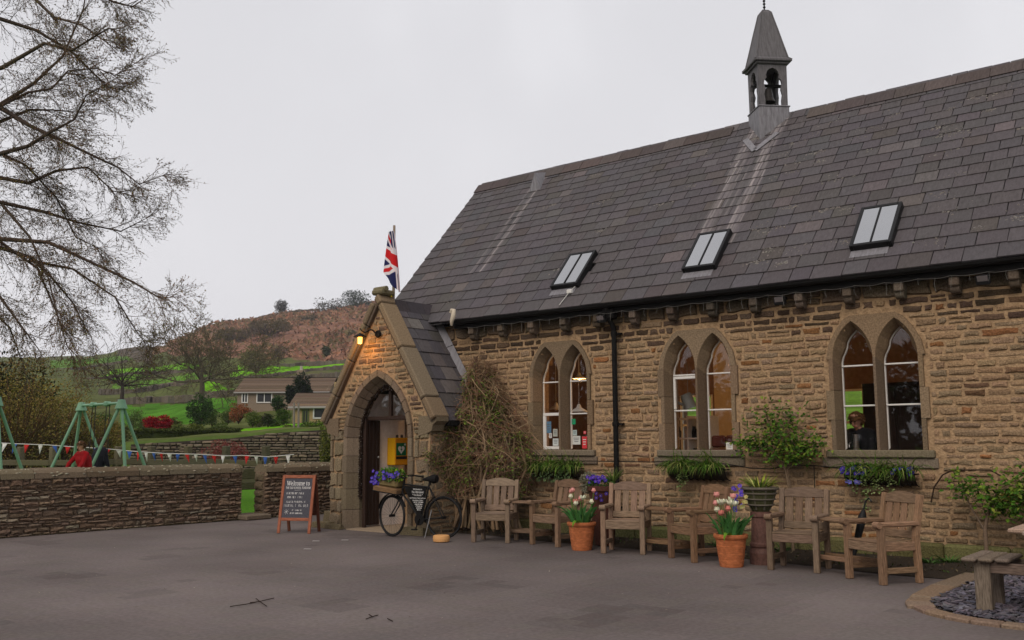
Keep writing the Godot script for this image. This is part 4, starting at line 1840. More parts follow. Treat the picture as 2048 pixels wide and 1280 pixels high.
# ------------------------------------------------------------------ yard walls and things in the yard
func dry_wall(nm: String, label: String, x: float, za: float, zb: float, h: float, g: RandomNumberGenerator, th := .44) -> void:
	var Wl := thing(nm, label, "wall")
	var b := MB.new()
	b.box(Vector3(x - .03 - th * .5, h * .5 - .08, (za + zb) * .5), Vector3(th, h - .1, absf(za - zb)))
	var core := part(Wl, "wall_core", b, mat(L(.17, .122, .086), .95, .5, Vector3.ONE * 2, .03, 6.0))
	var bs := Basis(Vector3.UP, PI / 2)
	var items := []
	for s in lay_stones(-za, -zb, .0, h - .13, .03, .1, .06, .27, .008, func(_a, _b): return [], g):
		var p := Vector3(x - .03, (s[2] + s[3]) * .5, -(s[0] + s[1]) * .5)
		items.append({"s": s, "p": p, "k": shown(p, (s[1] - s[0]) * (s[3] - s[2]))})
	sort_near(items)
	var rest := MB.new()
	for i in items.size():
		var s: Array = items[i].s
		var p: Vector3 = items[i].p
		var big: bool = i < 230 and items[i].k > 0
		var mb := MB.new() if big else rest
		var r := g.randf()
		mb.col = jit(L(.19, .135, .095), g, .35)
		if r < .1:
			mb.col = jit(L(.24, .2, .15), g, .3)
		elif r < .3:
			mb.col = jit(L(.22, .16, .115), g, .25)
		mb.stone(p + Vector3(g.randf_range(-.014, .014), g.randf_range(-.012, .012), 0), Vector3(s[1] - s[0] - .008, (s[3] - s[2]) * g.randf_range(.75, 1.2) - .006, .1), bs * Basis(Vector3.BACK, g.randf_range(-.06, .06)), g, .4)
		if big:
			part(core, "stone", mb, M.stone)
	var y := .0
	while y < h - .15:
		var hh := minf(g.randf_range(.12, .24), h - .14 - y)
		rest.col = jit(L(.17, .13, .085), g, .25)
		rest.stone(Vector3(x - .03 - th * .5, y + hh * .5, za), Vector3(th - .01, hh - .012, .09), Basis.IDENTITY, g, .2)
		y += hh
	stuff(core, "stone_courses", rest, M.stone)
	# rounded coping
	var z := za
	while z > zb + .02:
		var l := minf(g.randf_range(.45, 1.0), z - zb)
		var pr := PackedVector2Array()
		for k in 9:
			var a := PI * k / 8.0
			pr.push_back(Vector2((th * .5 + .06) * cos(a) * (1 + g.randf_range(-.03, .03)), .17 * pow(maxf(sin(a), 0), .7) + g.randf_range(-.008, .008)))
		b = MB.new()
		b.col = jit(L(.14, .112, .075), g, .25)
		b.prism(pr, z - l + .008, z - .004, Transform3D(Basis.IDENTITY, Vector3(x - .02 - th * .5, h - .14, 0)))
		# lichen crust
		for k in int(l * 16):
			var a := g.randf_range(.12, 1.5)
			b.col = jit(L(.33, .3, .22), g, .3)
			b.ball(Vector3(x - .02 - th * .5 + (th * .5 + .055) * cos(a), h - .14 + .165 * pow(sin(a), .7), z - g.randf() * l), Vector3(.018, .014, g.randf_range(.015, .045)), 6)
		part(Wl, "coping_stone", b, M.dressed)
		z -= l

func build_yard_walls() -> void:
	var g := RandomNumberGenerator.new()
	g.seed = 31
	dry_wall("dry_stone_wall", "long dark dry stone wall with rounded coping beside the swings", -16.4, 9.0, 1.16, 1.08, g)
	dry_wall("garden_wall", "short dry stone wall behind the chalkboard, next to the porch", -16.42, .6, -2.6, 1.06, g, .3)
	# step slab and post in the gap
	var b := MB.new()
	b.col = L(.17, .135, .1)
	b.cbox(Vector3(-16.45, .05, .95), Vector3(.7, .1, .6), .02)
	solo("stone_step", "flat worn stone step in the gap between the walls", "step", b, M.dressed)
	b = MB.new()
	b.col = L(.1, .1, .05)
	b.cbox(Vector3(-17.6, .86, .55), Vector3(.06, .22, 1.5), .01)
	b.cbox(Vector3(-17.62, .6, .55), Vector3(.06, .16, 1.5), .01)
	b.cbox(Vector3(-17.66, .5, 1.25), Vector3(.1, 1.1, .1), .01)
	b.cbox(Vector3(-17.66, .5, -.15), Vector3(.1, 1.1, .1), .01)
	solo("wooden_barrier", "mossy green wooden rail barrier behind the gap in the wall", "barrier", b, M.wood_z)

var chair_tone := Color(.2, .125, .078)

func wood(g: RandomNumberGenerator) -> Color:
	return jit(chair_tone, g, .2, .05)

var chair_no := 0

func chair(parent: Node3D, at: Vector3, turn: float, g: RandomNumberGenerator) -> void:
	chair_tone = [L(.21, .15, .108), L(.185, .118, .075), L(.225, .152, .105), L(.18, .108, .063), L(.18, .122, .085), L(.215, .135, .082)][chair_no % 6]
	chair_no += 1
	var C := Node3D.new()
	put(parent, C, "chair")
	C.position = at
	C.rotation.y = turn
	var b: MB
	for s in [-1, 1]:
		b = MB.new()
		b.col = wood(g)
		b.cbox(Vector3(.27 * s, .3, .23), Vector3(.068, .6, .068), .006)
		part(C, "front_leg", b, M.wood_y)
		b = MB.new()
		b.col = wood(g)
		b.bar(Vector3(.27 * s, 0, -.24), Vector3(.27 * s, .5, -.22), .06, .068, .006, Vector3.BACK)
		b.bar(Vector3(.27 * s, .48, -.22), Vector3(.27 * s, .92, -.31), .06, .066, .006, Vector3.BACK)
		part(C, "back_post", b, M.wood_y)
		# arm: a plank with a rounded nose
		b = MB.new()
		b.col = wood(g)
		b.cbox(Vector3(.27 * s, .62, .0), Vector3(.082, .05, .5), .012)
		b.tube([Vector3(.27 * s - .041, .615, .27), Vector3(.27 * s + .041, .615, .27)], [.037, .037], 10)
		part(C, "arm", b, M.wood_z)
		b = MB.new()
		b.col = wood(g)
		b.cbox(Vector3(.27 * s, .385, 0), Vector3(.04, .09, .41), .005)
		part(C, "side_rail", b, M.wood_z)
		b = MB.new()
		b.col = wood(g)
		b.cbox(Vector3(.27 * s, .14, 0), Vector3(.035, .06, .41), .005)
		part(C, "stretcher", b, M.wood_z)
	b = MB.new()
	b.col = wood(g)
	b.cbox(Vector3(0, .375, .235), Vector3(.47, .095, .045), .006)
	part(C, "apron", b, M.wood_x)
	for k in 5:
		b = MB.new()
		b.col = wood(g)
		b.cbox(Vector3(0, .437 - .018 * sin(PI * (k + .5) / 5), .215 - k * .098), Vector3(.475, .024, .086), .006)
		part(C, "seat_slat", b, M.wood_x)
	var lean := Basis(Vector3.RIGHT, -.2)
	b = MB.new()
	b.col = wood(g)
	b.cbox(Vector3(0, .495, -.222), Vector3(.475, .085, .04), .005, lean)
	part(C, "lower_rail", b, M.wood_x)
	b = MB.new()
	b.col = wood(g)
	var pl := poly([-.237, .0, .237, 0, .237, .075])
	for k in 9:
		var t := 1 - k / 8.0 * 2
		pl.push_back(Vector2(.237 * t, .08 + .045 * (1 - t * t)))
	pl.push_back(Vector2(-.237, .075))
	b.prism(pl, -.022, .022, Transform3D(lean, Vector3(0, .825, -.291)))
	part(C, "top_rail", b, M.wood_x)
	for k in 4:
		b = MB.new()
		b.col = wood(g)
		b.cbox(Vector3(-.174 + k * .116, .68, -.259), Vector3(.088, .34, .02), .004, lean)
		part(C, "back_slat", b, M.wood_y)

func companion(label: String, a: Vector3, ta: float, c: Vector3, tc: float, g: RandomNumberGenerator) -> void:
	var mid := (a + c) * .5
	var N := thing("companion_seat", label, "seat", mid, 0.0, "wooden companion seats along the wall")
	chair(N, a - mid, ta, g)
	chair(N, c - mid, tc, g)
	# table planks joining the inner arms
	var e1 := a - mid + Basis(Vector3.UP, ta) * Vector3(.27, .6, 0)
	var e2 := c - mid + Basis(Vector3.UP, tc) * Vector3(-.27, .6, 0)
	var f1 := Basis(Vector3.UP, ta) * Vector3(0, 0, 1)
	var f2 := Basis(Vector3.UP, tc) * Vector3(0, 0, 1)
	for k in 3:
		var o := .1 - k * .13
		var b := MB.new()
		b.col = wood(g)
		b.bar(e1 + f1 * o + (e1 - e2).normalized() * .03, e2 + f2 * o + (e2 - e1).normalized() * .03, .115, .024, .005)
		part(N, "table_plank", b, M.wood_x)
	for k in 2:
		var o := .08 - k * .24
		var b := MB.new()
		b.col = wood(g)
		b.bar(e1 + f1 * o + Vector3(0, -.43, 0), e2 + f2 * o + Vector3(0, -.43, 0), .05, .05, .005)
		part(N, "lower_bar", b, M.wood_x)

func tulip_pot(label: String, at: Vector3, g: RandomNumberGenerator, heads: Array) -> void:
	var T := thing("tulip_pot", label, "flower pot", at, 0.0, "terracotta pots of tulips")
	var b := MB.new()
	b.lathe([Vector2(0, 0), Vector2(.135, 0), Vector2(.14, .01), Vector2(.152, .08), Vector2(.15, .085), Vector2(.163, .16), Vector2(.161, .165), Vector2(.175, .25), Vector2(.173, .255), Vector2(.182, .33), Vector2(.2, .34), Vector2(.207, .36), Vector2(.205, .385), Vector2(.19, .39), Vector2(.175, .385), Vector2(.17, .33), Vector2(.0, .33)], 32, Transform3D.IDENTITY)
	part(T, "pot", b, M.pot)
	b = MB.new()
	b.lathe([Vector2(.176, .35), Vector2(0, .36)], 20, Transform3D.IDENTITY)
	part(T, "compost", b, M.soil)
	b = MB.new()
	for k in 46:
		var a := g.randf() * TAU
		var r := g.randf_range(.02, .14)
		b.col = jit(L(.055, .16, .045), g, .35)
		var dr := Vector3(cos(a) * .5, 1.3, sin(a) * .5).normalized()
		b.strap(Vector3(cos(a) * r, .35, sin(a) * r), dr, g.randf_range(.16, .36), g.randf_range(.05, .085), g.randf_range(.4, 1.6), 5)
	b.col = L(.13, .27, .03)
	b.strap(Vector3(.06, .37, .15), Vector3(.05, .5, .5).normalized(), .22, .07, 2.6, 6)
	part(T, "leaves", b, M.leafm)
	for hd in heads:
		var top := Vector3(hd[0], hd[1] * 1.08, hd[2])
		var st := MB.new()
		st.col = L(.1, .2, .05)
		st.tube([Vector3(hd[0] * .4, .34, hd[2] * .4), Vector3(hd[0] * .75, hd[1] * .7, hd[2] * .75), top], [.006, .006, .005], 5)
		var tu := part(T, "tulip", st, M.leafm)
		b = MB.new()
		var base: Color = hd[3]
		var open: float = hd[4]
		for k in 6:
			var a := TAU * k / 6 + .3
			b.col = jit(base, g, .1)
			var ax := Vector3(cos(a), 0, sin(a))
			var p0 := top + ax * .008
			var p1 := top + ax * (.025 + .01 * open) + Vector3.UP * .026
			var p2 := top + ax * (.017 + .028 * open) + Vector3.UP * .064
			var sd := ax.cross(Vector3.UP) * .022
			b.quad(p0 - sd * .4, p0 + sd * .4, p1 + sd, p1 - sd)
			b.quad(p1 - sd, p1 + sd, p2 + sd * .3, p2 - sd * .3)
		part(tu, "petals", b, M.leafm)

func pansies(parent: Node3D, ctr: Vector3, ext: Vector3, n: int, col: Color, g: RandomNumberGenerator) -> void:
	for k in n:
		var p := ctr + Vector3(g.randf_range(-1, 1) * ext.x, g.randf_range(-1, 1) * ext.y, g.randf_range(-.6, 1) * ext.z)
		var f := Vector3(g.randf_range(-.2, .6), g.randf_range(.2, .7), 1).normalized()
		var x := f.cross(Vector3.UP).normalized()
		var y := x.cross(f)
		var b := MB.new()
		for e in 5:
			var a := TAU * e / 5 + g.randf() * .3
			b.col = jit(col, g, .3, .15)
			var d := x * cos(a) + y * sin(a)
			b.leaf(p, (d + f * .25).normalized(), f, .032, .036)
		b.col = L(.5, .35, .03)
		b.ball(p + f * .006, Vector3.ONE * .005, 5)
		part(parent, "pansy", b, M.leafm)

func foliage(b: MB, ctr: Vector3, ext: Vector3, n: int, ls: float, cols: Array, g: RandomNumberGenerator) -> void:
	for k in n:
		var d := Vector3(g.randf_range(-1, 1), g.randf_range(-1, 1), g.randf_range(-1, 1))
		if d.length() > 1:
			d = d.normalized() * g.randf_range(.6, 1.0)
		b.col = jit(cols[g.randi() % cols.size()], g, .3)
		var q := (d.normalized() + Vector3(g.randf_range(-.7, .7), g.randf_range(-.4, .7), g.randf_range(-.7, .7))).normalized()
		b.leaf(ctr + d * ext, q, Vector3(g.randf_range(-1, 1), 1, g.randf_range(-1, 1)), ls * g.randf_range(.7, 1.3), ls * g.randf_range(.5, .8))

func window_planter(label: String, c: Vector3, w: float, wi: int, g: RandomNumberGenerator) -> void:
	var P := thing("wall_planter", label, "planter", c, 0, "planters under the windows")
	var b := MB.new()
	# half-round wire trough lined with dark fibre
	for k in 10:
		var x := lerpf(-w * .5, w * .5, k / 9.0)
		var pts := []
		var rr := []
		for i in 6:
			var a := PI / 2 * i / 5.0
			pts.append(Vector3(x, -.18 * sin(a) + .0, .2 * cos(a) + .01))
			rr.append(.006)
		b.tube(pts, rr, 4)
	b.rod(Vector3(-w * .5, 0, .21), Vector3(w * .5, 0, .21), .008, 5)
	part(P, "trough_wires", b, M.iron)
	b = MB.new()
	for i in 5:
		var a0 := PI / 2 * i / 5.0
		var a1 := PI / 2 * (i + 1) / 5.0
		b.quad(Vector3(-w * .5, -.17 * sin(a0), .19 * cos(a0) + .01), Vector3(-w * .5, -.17 * sin(a1), .19 * cos(a1) + .01), Vector3(w * .5, -.17 * sin(a1), .19 * cos(a1) + .01), Vector3(w * .5, -.17 * sin(a0), .19 * cos(a0) + .01))
	b.box(Vector3(0, -.02, .1), Vector3(w, .02, .18))
	part(P, "liner", b, M.soil)
	b = MB.new()
	var n := 430 if wi < 2 else 260
	for k in n:
		var x := g.randf_range(-.5, .5) * w
		if wi == 1:
			x = (-.27 + g.randfn(0, .12) if g.randf() < .55 else .2 + g.randfn(0, .1)) * w
		var z := g.randf_range(.08, .2)
		b.col = jit([L(.08, .17, .02), L(.12, .22, .035), L(.05, .1, .02), L(.24, .27, .08)][g.randi() % 4], g, .35)
		var a := g.randf() * TAU
		b.strap(Vector3(x, 0, z), Vector3(cos(a) * .8, g.randf_range(.6, 1.4), sin(a) * .4 + .6).normalized(), g.randf_range(.18, .42), .016, g.randf_range(1.4, 3.4), 7)
	part(P, "strap_leaves", b, M.leafm)
	b = MB.new()
	if wi == 0:
		for k in 260:
			b.col = jit(L(.08, .12, .05), g, .4)
			b.leaf(Vector3(g.randf_range(-.5, .4) * w, g.randf_range(-.22, .02), g.randf_range(.12, .26)), Vector3(g.randf_range(-.5, .5), -1, .4).normalized(), Vector3.BACK, .035, .03)
	else:
		var vines := [[-.22, .3], [-.26, .38], [-.18, .26]] if wi == 1 else [[-.2, .55], [-.32, .3], [.18, .35], [-.1, .3], [-.4, .25], [.0, .3]]
		for e in vines:
			var l: float = e[1]
			for k in int(l * 150):
				var t := g.randf()
				b.col = jit(L(.2, .24, .1) if g.randf() < .45 else L(.09, .13, .04), g, .3)
				b.leaf(Vector3(e[0] * w + g.randf_range(-.05, .05), -t * l + .04, .22 + g.randf_range(-.04, .04)), Vector3(g.randf_range(-1, 1), -.5, g.randf_range(.2, 1)).normalized(), Vector3.UP, .036, .034)
	part(P, "trailing_leaves", b, M.leafm)
	if wi == 2:
		foliage_part(P, Vector3(-.2, .02, .18), Vector3(.3, .09, .1), 300, .05, [L(.06, .14, .02), L(.13, .19, .05)], g)
		pansies(P, Vector3(-.25, .03, .24), Vector3(.2, .055, .05), 22, L(.06, .04, .3), g)
		pansies(P, Vector3(.3, .02, .22), Vector3(.12, .04, .05), 9, L(.06, .04, .3), g)
		pansies(P, Vector3(-.3, -.12, .24), Vector3(.1, .04, .04), 6, L(.12, .12, .4), g)

func foliage_part(P: Node3D, ctr: Vector3, ext: Vector3, n: int, ls: float, cols: Array, g: RandomNumberGenerator) -> void:
	var b := MB.new()
	foliage(b, ctr, ext, n, ls, cols, g)
	part(P, "foliage", b, M.leafm)

func build_yard() -> void:
	var g := RandomNumberGenerator.new()
	g.seed = 101
	# front leg centres come from the ground contacts; the chair origin lies .23 m behind
	var spec := [
		["weathered wooden companion seat next to the dry climber and bicycle", Vector3(-9.52, 0, 1.57), .4, Vector3(-8.62, 0, 1.42), -.16],
		["weathered wooden companion seat between the two terracotta tulip pots", Vector3(-7.14, 0, 1.6), .35, Vector3(-6.18, 0, 1.74), -.5],
		["weathered wooden companion seat under the pansy window, nearest the picnic table", Vector3(-4.62, 0, 1.9), .1, Vector3(-3.7, 0, 2.21), -.56]]
	for s in spec:
		var a: Vector3 = s[1] - Basis(Vector3.UP, s[2]) * Vector3(0, 0, .26)
		var c: Vector3 = s[3] - Basis(Vector3.UP, s[4]) * Vector3(0, 0, .26)
		companion(s[0], a, s[2], c, s[4], g)
	var pk := L(.72, .33, .3)
	var wh := L(.72, .72, .55)
	var co := L(.62, .22, .18)
	tulip_pot("terracotta pot of pale pink and white tulips in front of dark planter", gp(1165, 1102) + Vector3(-.08, 0, -.1), g, [[-.16, .72, .02, pk, .2], [-.1, .74, .06, pk, .1], [-.11, .66, .1, wh, 0], [.0, .6, .14, co, .9], [.02, .58, .16, wh, .4], [.1, .65, .1, wh, 1.1], [.2, .74, -.02, pk, 0], [.19, .6, .02, wh, 0], [-.04, .63, -.04, pk, .2]])
	tulip_pot("terracotta pot with dense bunch of cream and pink tulips beside rusty chimney pot", gp(1468, 1136) + Vector3(-.08, 0, -.1), g, [[-.17, .76, .0, pk, .5], [.06, .75, .02, pk, .7], [-.08, .68, .08, wh, 1.2], [-.04, .69, .1, wh, 1.2], [.06, .68, .1, wh, 1.2], [.1, .67, .06, wh, 1.2], [-.16, .67, .05, pk, .2], [.05, .62, .14, co, .1], [-.03, .57, .17, co, .6], [-.12, .6, .1, wh, .3], [0, .71, -.05, wh, .8]])
	# planter 1: squat glazed pot on a dark stand
	var P := thing("pansy_planter", "brown glazed planter with purple pansies and grey lavender by the downpipe", "planter", Vector3(-7.9, 0, .9))
	var b := MB.new()
	b.lathe([Vector2(0, .02), Vector2(.14, .02), Vector2(.17, .3), Vector2(.19, .55), Vector2(.22, .78), Vector2(.25, .8), Vector2(.25, .86), Vector2(.22, .87), Vector2(.2, .8), Vector2(0, .8)], 24, Transform3D.IDENTITY)
	part(P, "pot", b, mat(L(.075, .03, .022), .35, .4, Vector3.ONE * 3, .03))
	foliage_part(P, Vector3(-.2, .9, .08), Vector3(.14, .16, .14), 900, .035, [L(.2, .2, .15), L(.28, .27, .2)], g)
	foliage_part(P, Vector3(0, .9, .05), Vector3(.2, .06, .16), 250, .05, [L(.05, .12, .03)], g)
	pansies(P, Vector3(.02, .97, .12), Vector3(.17, .05, .1), 30, L(.08, .04, .36), g)
	pansies(P, Vector3(.13, .72, .24), Vector3(.08, .05, .03), 6, L(.05, .03, .2), g)
	b = MB.new()
	for k in 60:
		b.col = jit(L(.09, .13, .03), g, .4)
		var a := g.randf() * TAU
		b.strap(Vector3(.14, .88, -.05), Vector3(cos(a) * .6, 1, sin(a) * .6).normalized(), g.randf_range(.2, .36), .014, g.randf_range(.2, 1.4), 5)
	part(P, "strap_leaves", b, M.leafm)
	# planter 2: wire-bound basket standing on an old chimney pot
	var K := thing("chimney_pot", "tall rusty brown clay chimney pot behind the cream tulips", "chimney pot", Vector3(-5.2, 0, 1.45))
	b = MB.new()
	b.lathe([Vector2(0, 0), Vector2(.15, 0), Vector2(.155, .14), Vector2(.135, .2), Vector2(.15, .22), Vector2(.15, .25), Vector2(.13, .27), Vector2(.115, .56), Vector2(.13, .58), Vector2(.13, .63), Vector2(.1, .64), Vector2(0, .6)], 24, Transform3D.IDENTITY)
	part(K, "shaft", b, mat(L(.12, .06, .048), .6, .45, Vector3(3, 2, 3), .03, 2.0))
	var Q := thing("basket_planter", "mossy slatted basket planter with yellow green spiky leaves on chimney pot", "planter", Vector3(-5.2, .64, 1.45))
	b = MB.new()
	b.lathe([Vector2(0, 0), Vector2(.1, 0), Vector2(.14, .06), Vector2(.19, .2), Vector2(.2, .29), Vector2(.0, .28)], 20, Transform3D.IDENTITY)
	part(Q, "liner", b, mat(L(.06, .06, .025), .95, .5, Vector3.ONE * 4, .04, 5.0))
	for y in [.08, .15, .22, .28]:
		b = MB.new()
		b.col = L(.11, .095, .075)
		var r: float = lerpf(.155, .215, (y - .08) / .2)
		var pts := []
		var rr := []
		for k in 21:
			pts.append(Vector3(r * cos(TAU * k / 20), y, r * sin(TAU * k / 20)))
			rr.append(.012 if y < .27 else .02)
		b.tube(pts, rr, 5)
		part(Q, "hoop", b, M.wood_x)
	for k in 8:
		b = MB.new()
		b.col = L(.11, .095, .075)
		var a := TAU * k / 8
		b.bar(Vector3(cos(a) * .12, .02, sin(a) * .12), Vector3(cos(a) * .225, .31, sin(a) * .225), .02, .012, .003)
		part(Q, "stave", b, M.wood_y)
	b = MB.new()
	for k in 130:
		b.col = jit([L(.24, .26, .04), L(.1, .2, .03), L(.3, .33, .1)][g.randi() % 3], g, .3)
		var a := g.randf() * TAU
		b.strap(Vector3(cos(a) * .1, .28, sin(a) * .1), Vector3(cos(a) * .7, g.randf_range(.5, 1.3), sin(a) * .7).normalized(), g.randf_range(.12, .26), .016, g.randf_range(.5, 1.6), 5)
	part(Q, "strap_leaves", b, M.leafm)
	pansies(Q, Vector3(-.2, .16, .17), Vector3(.07, .16, .04), 16, L(.1, .06, .4), g)
	pansies(Q, Vector3(-.1, .16, .24), Vector3(.04, .1, .02), 5, L(.4, .36, .15), g)
	# planters under the windows
	window_planter("green strap-leaved planter under the window with posters", Vector3(-9.34, 1.1, .03), 1.0, 0, g)
	window_planter("planter of arching tufts and trailing white flowers under the middle window", Vector3(-6.75, 1.12, .03), .92, 1, g)
	window_planter("planter of purple pansies and trailing ivy under the reader's window", Vector3(-4.14, 1.1, .03), .88, 2, g)
	build_aboard(g)
	build_bicycle(g)
	# round wooden block on the asphalt
	b = MB.new()
	b.lathe([Vector2(0, 0), Vector2(.11, 0), Vector2(.125, .012), Vector2(.13, .05), Vector2(.125, .09), Vector2(.11, .1), Vector2(0, .1)], 26, Transform3D.IDENTITY)
	var ck := solo("cheese_wheel", "small round orange yellow cheese wheel on the asphalt by the bicycle", "cheese", b, mat(L(.62, .33, .13), .6, .15, Vector3.ONE * 5, .03))
	ck.position = Vector3(-10.2, .006, 1.92)
	# folded umbrella leaning by the third seat
	var um := thing("folded_umbrella", "folded black umbrella leaning on the wall side of the companion seat", "umbrella", Vector3(-4.05, .0, 1.55))
	b = MB.new()
	b.tube([Vector3(0, .12, 0), Vector3(.03, .3, -.05), Vector3(.09, .62, -.14), Vector3(.1, .7, -.16)], [.008, .035, .05, .02], 9)
	part(um, "folded_cloth", b, M.black)
	b = MB.new()
	b.tube([Vector3(-.01, .0, .01), Vector3(.0, .12, 0)], [.006, .006], 5)
	b.tube([Vector3(.1, .7, -.16), Vector3(.12, .8, -.18), Vector3(.16, .84, -.19), Vector3(.19, .8, -.18)], [.01, .01, .011, .011], 7)
	part(um, "handle", b, M.black)
	# picnic table at the edge of the chippings
	build_picnic(g)
	# twigs and dead leaves blown on the yard
	var tw := [[[460, 1213], [500, 1207], [548, 1196]], [[500, 1205], [520, 1203], [533, 1212]], [[520, 1203], [512, 1197]], [[732, 1238], [745, 1233], [756, 1230]], [[745, 1233], [738, 1229]], [[775, 1237], [785, 1242]]]
	var groups := [[0, 1, 2], [3, 4], [5]]
	var labs := ["longest forked dark twig lying on the asphalt", "small forked twig lying on the asphalt near the longest twig", "tiny bit of straight twig on the asphalt"]
	for i in 3:
		b = MB.new()
		b.col = L(.04, .03, .024)
		for k in groups[i]:
			var pts := []
			var rr := []
			for e in tw[k]:
				pts.append(gp(e[0], e[1], .012))
				rr.append(.0045)
			b.tube(pts, rr, 5)
		solo("fallen_twig", labs[i], "twig", b, M.twig, "twigs on the yard")
	b = MB.new()
	for k in 420:
		var p := Vector3(g.randf_range(-16, -1.5), .008, g.randf_range(1.2, 9.5))
		b.col = jit([L(.24, .19, .14), L(.12, .09, .06), L(.3, .27, .22)][g.randi() % 3], g, .3)
		b.leaf(p, Vector3(g.randf_range(-1, 1), .1, g.randf_range(-1, 1)).normalized(), Vector3.UP, g.randf_range(.008, .03), g.randf_range(.006, .018))
	var gr := stuff(self, "yard_specks", b, M.leafm)
	tag(gr, "pale specks of grit and dead leaf scattered over the asphalt", "litter")
	for e in [[632, 1082], [615, 1098], [690, 1080]]:
		b = MB.new()
		b.col = L(.42, .4, .38)
		var p := gp(e[0], e[1], .008)
		b.cbox(p, Vector3(.11, .006, .035), .002, Basis(Vector3.UP, .5))
		solo("paper_scrap", "scrap of pale paper lying on the asphalt near the chalkboard", "litter", b, M.paint, "paper scraps")

func scribble(b: MB, x0: float, x1: float, y: float, h: float, g: RandomNumberGenerator) -> void:
	var x := x0
	while x < x1:
		var w := h * g.randf_range(.3, .6)
		if g.randf() < .17:
			x += w
			continue
		var a := Vector3(x, y, .003)
		b.bar(a, a + Vector3(g.randf_range(-.2, .2) * w, h, 0), .005, .003, .001)
		if g.randf() < .8:
			b.bar(a + Vector3(0, h * [0, .5, 1][g.randi() % 3], 0), a + Vector3(w * .8, h * [0, .5, 1][g.randi() % 3], 0), .005, .003, .001)
		if g.randf() < .4:
			b.bar(a + Vector3(w * .7, 0, 0), a + Vector3(w * .7, h, 0), .005, .003, .001)
		x += w * 1.25

func build_aboard(g: RandomNumberGenerator) -> void:
	var A := thing("chalkboard_sign", "wooden framed A-board chalkboard reading Welcome outside the porch", "sign", Vector3(-13.27, 0, 2.2), .47)
	var orange := L(.3, .105, .058)
	var lean := Basis(Vector3.RIGHT, -.19)
	var F := Node3D.new()
	put(A, F, "front_panel")
	F.transform = Transform3D(lean, Vector3(0, 0, .21))
	var b: MB
	for s in [-1, 1]:
		b = MB.new()
		b.col = orange
		b.cbox(Vector3(s * .277, .49, 0), Vector3(.05, .98, .028), .005)
		part(F, "stile", b, M.wood_y)
	for q in [[.955, .055], [.235, .05]]:
		b = MB.new()
		b.col = orange
		b.cbox(Vector3(0, q[0], .0), Vector3(.504, q[1], .024), .005)
		part(F, "rail", b, M.wood_x)
	b = MB.new()
	b.box(Vector3(0, .595, -.004), Vector3(.505, .67, .01))
	part(F, "board", b, mat(L(.07, .07, .085), .85, .3, Vector3.ONE * 4, .03))
	write(F, "Welcome to", .1, Vector3(-.005, .84, .003), M.chalk, "Droid Serif", 0, .42)
	write(F, "THE OLD SCHOOL TEAROOM", .05, Vector3(0, .765, .003), M.chalk, "Droid Sans", 0, .45)
	b = MB.new()
	b.bar(Vector3(-.06, .725, .003), Vector3(.06, .728, .003), .008, .003, .001)
	scribble(b, -.2, .1, .655, .035, g)
	scribble(b, -.19, .1, .59, .035, g)
	scribble(b, -.19, .14, .51, .035, g)
	scribble(b, -.22, .21, .445, .042, g)
	scribble(b, -.07, .09, .375, .025, g)
	scribble(b, -.1, .13, .325, .025, g)
	for k in 7:      # little chalk flower
		var a := TAU * k / 7
		b.bar(Vector3(-.17, .36, .003), Vector3(-.17 + .045 * cos(a), .36 + .045 * sin(a), .003), .009, .003, .001)
	part(F, "chalk_marks", b, M.chalk)
	for s in [-1, 1]:
		b = MB.new()
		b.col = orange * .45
		b.bar(Vector3(s * .277, 0, -.21), Vector3(s * .277, .97, -.005), .028, .05, .004, Vector3.RIGHT)
		part(A, "back_leg", b, M.wood_y)
	b = MB.new()
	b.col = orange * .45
	b.box(Vector3(0, .6, -.1), Vector3(.5, .66, .012), Basis(Vector3.RIGHT, .21))
	part(A, "back_board", b, M.wood_x)

func wheel(parent: Node3D, at: Vector3, turn: float, r: float, g: RandomNumberGenerator) -> void:
	var Wn := Node3D.new()
	put(parent, Wn, "wheel")
	Wn.position = at
	Wn.rotation.y = turn
	var ring := func(rad: float, t: float, m: Material, nm: String):
		var pts := []
		var rr := []
		for k in 37:
			pts.append(Vector3(rad * cos(TAU * k / 36), rad * sin(TAU * k / 36), 0))
			rr.append(t)
		var b := MB.new()
		b.tube(pts, rr, 7, false)
		part(Wn, nm, b, m)
	ring.call(r - .017, .017, M.black, "tyre")
	ring.call(r - .037, .009, M.iron, "rim")
	var b := MB.new()
	for k in 28:
		var a := TAU * k / 28
		var a2 := a + .35 * (1 if k % 2 else -1)
		b.rod(Vector3(cos(a) * (r - .04), sin(a) * (r - .04), 0), Vector3(cos(a2) * .02, sin(a2) * .02, .025 * (1 if k % 4 < 2 else -1)), .0014, 3)
	part(Wn, "spokes", b, M.iron)
	b = MB.new()
	b.tube([Vector3(0, 0, -.05), Vector3(0, 0, .05)], [.022, .022], 10)
	part(Wn, "hub", b, M.iron)

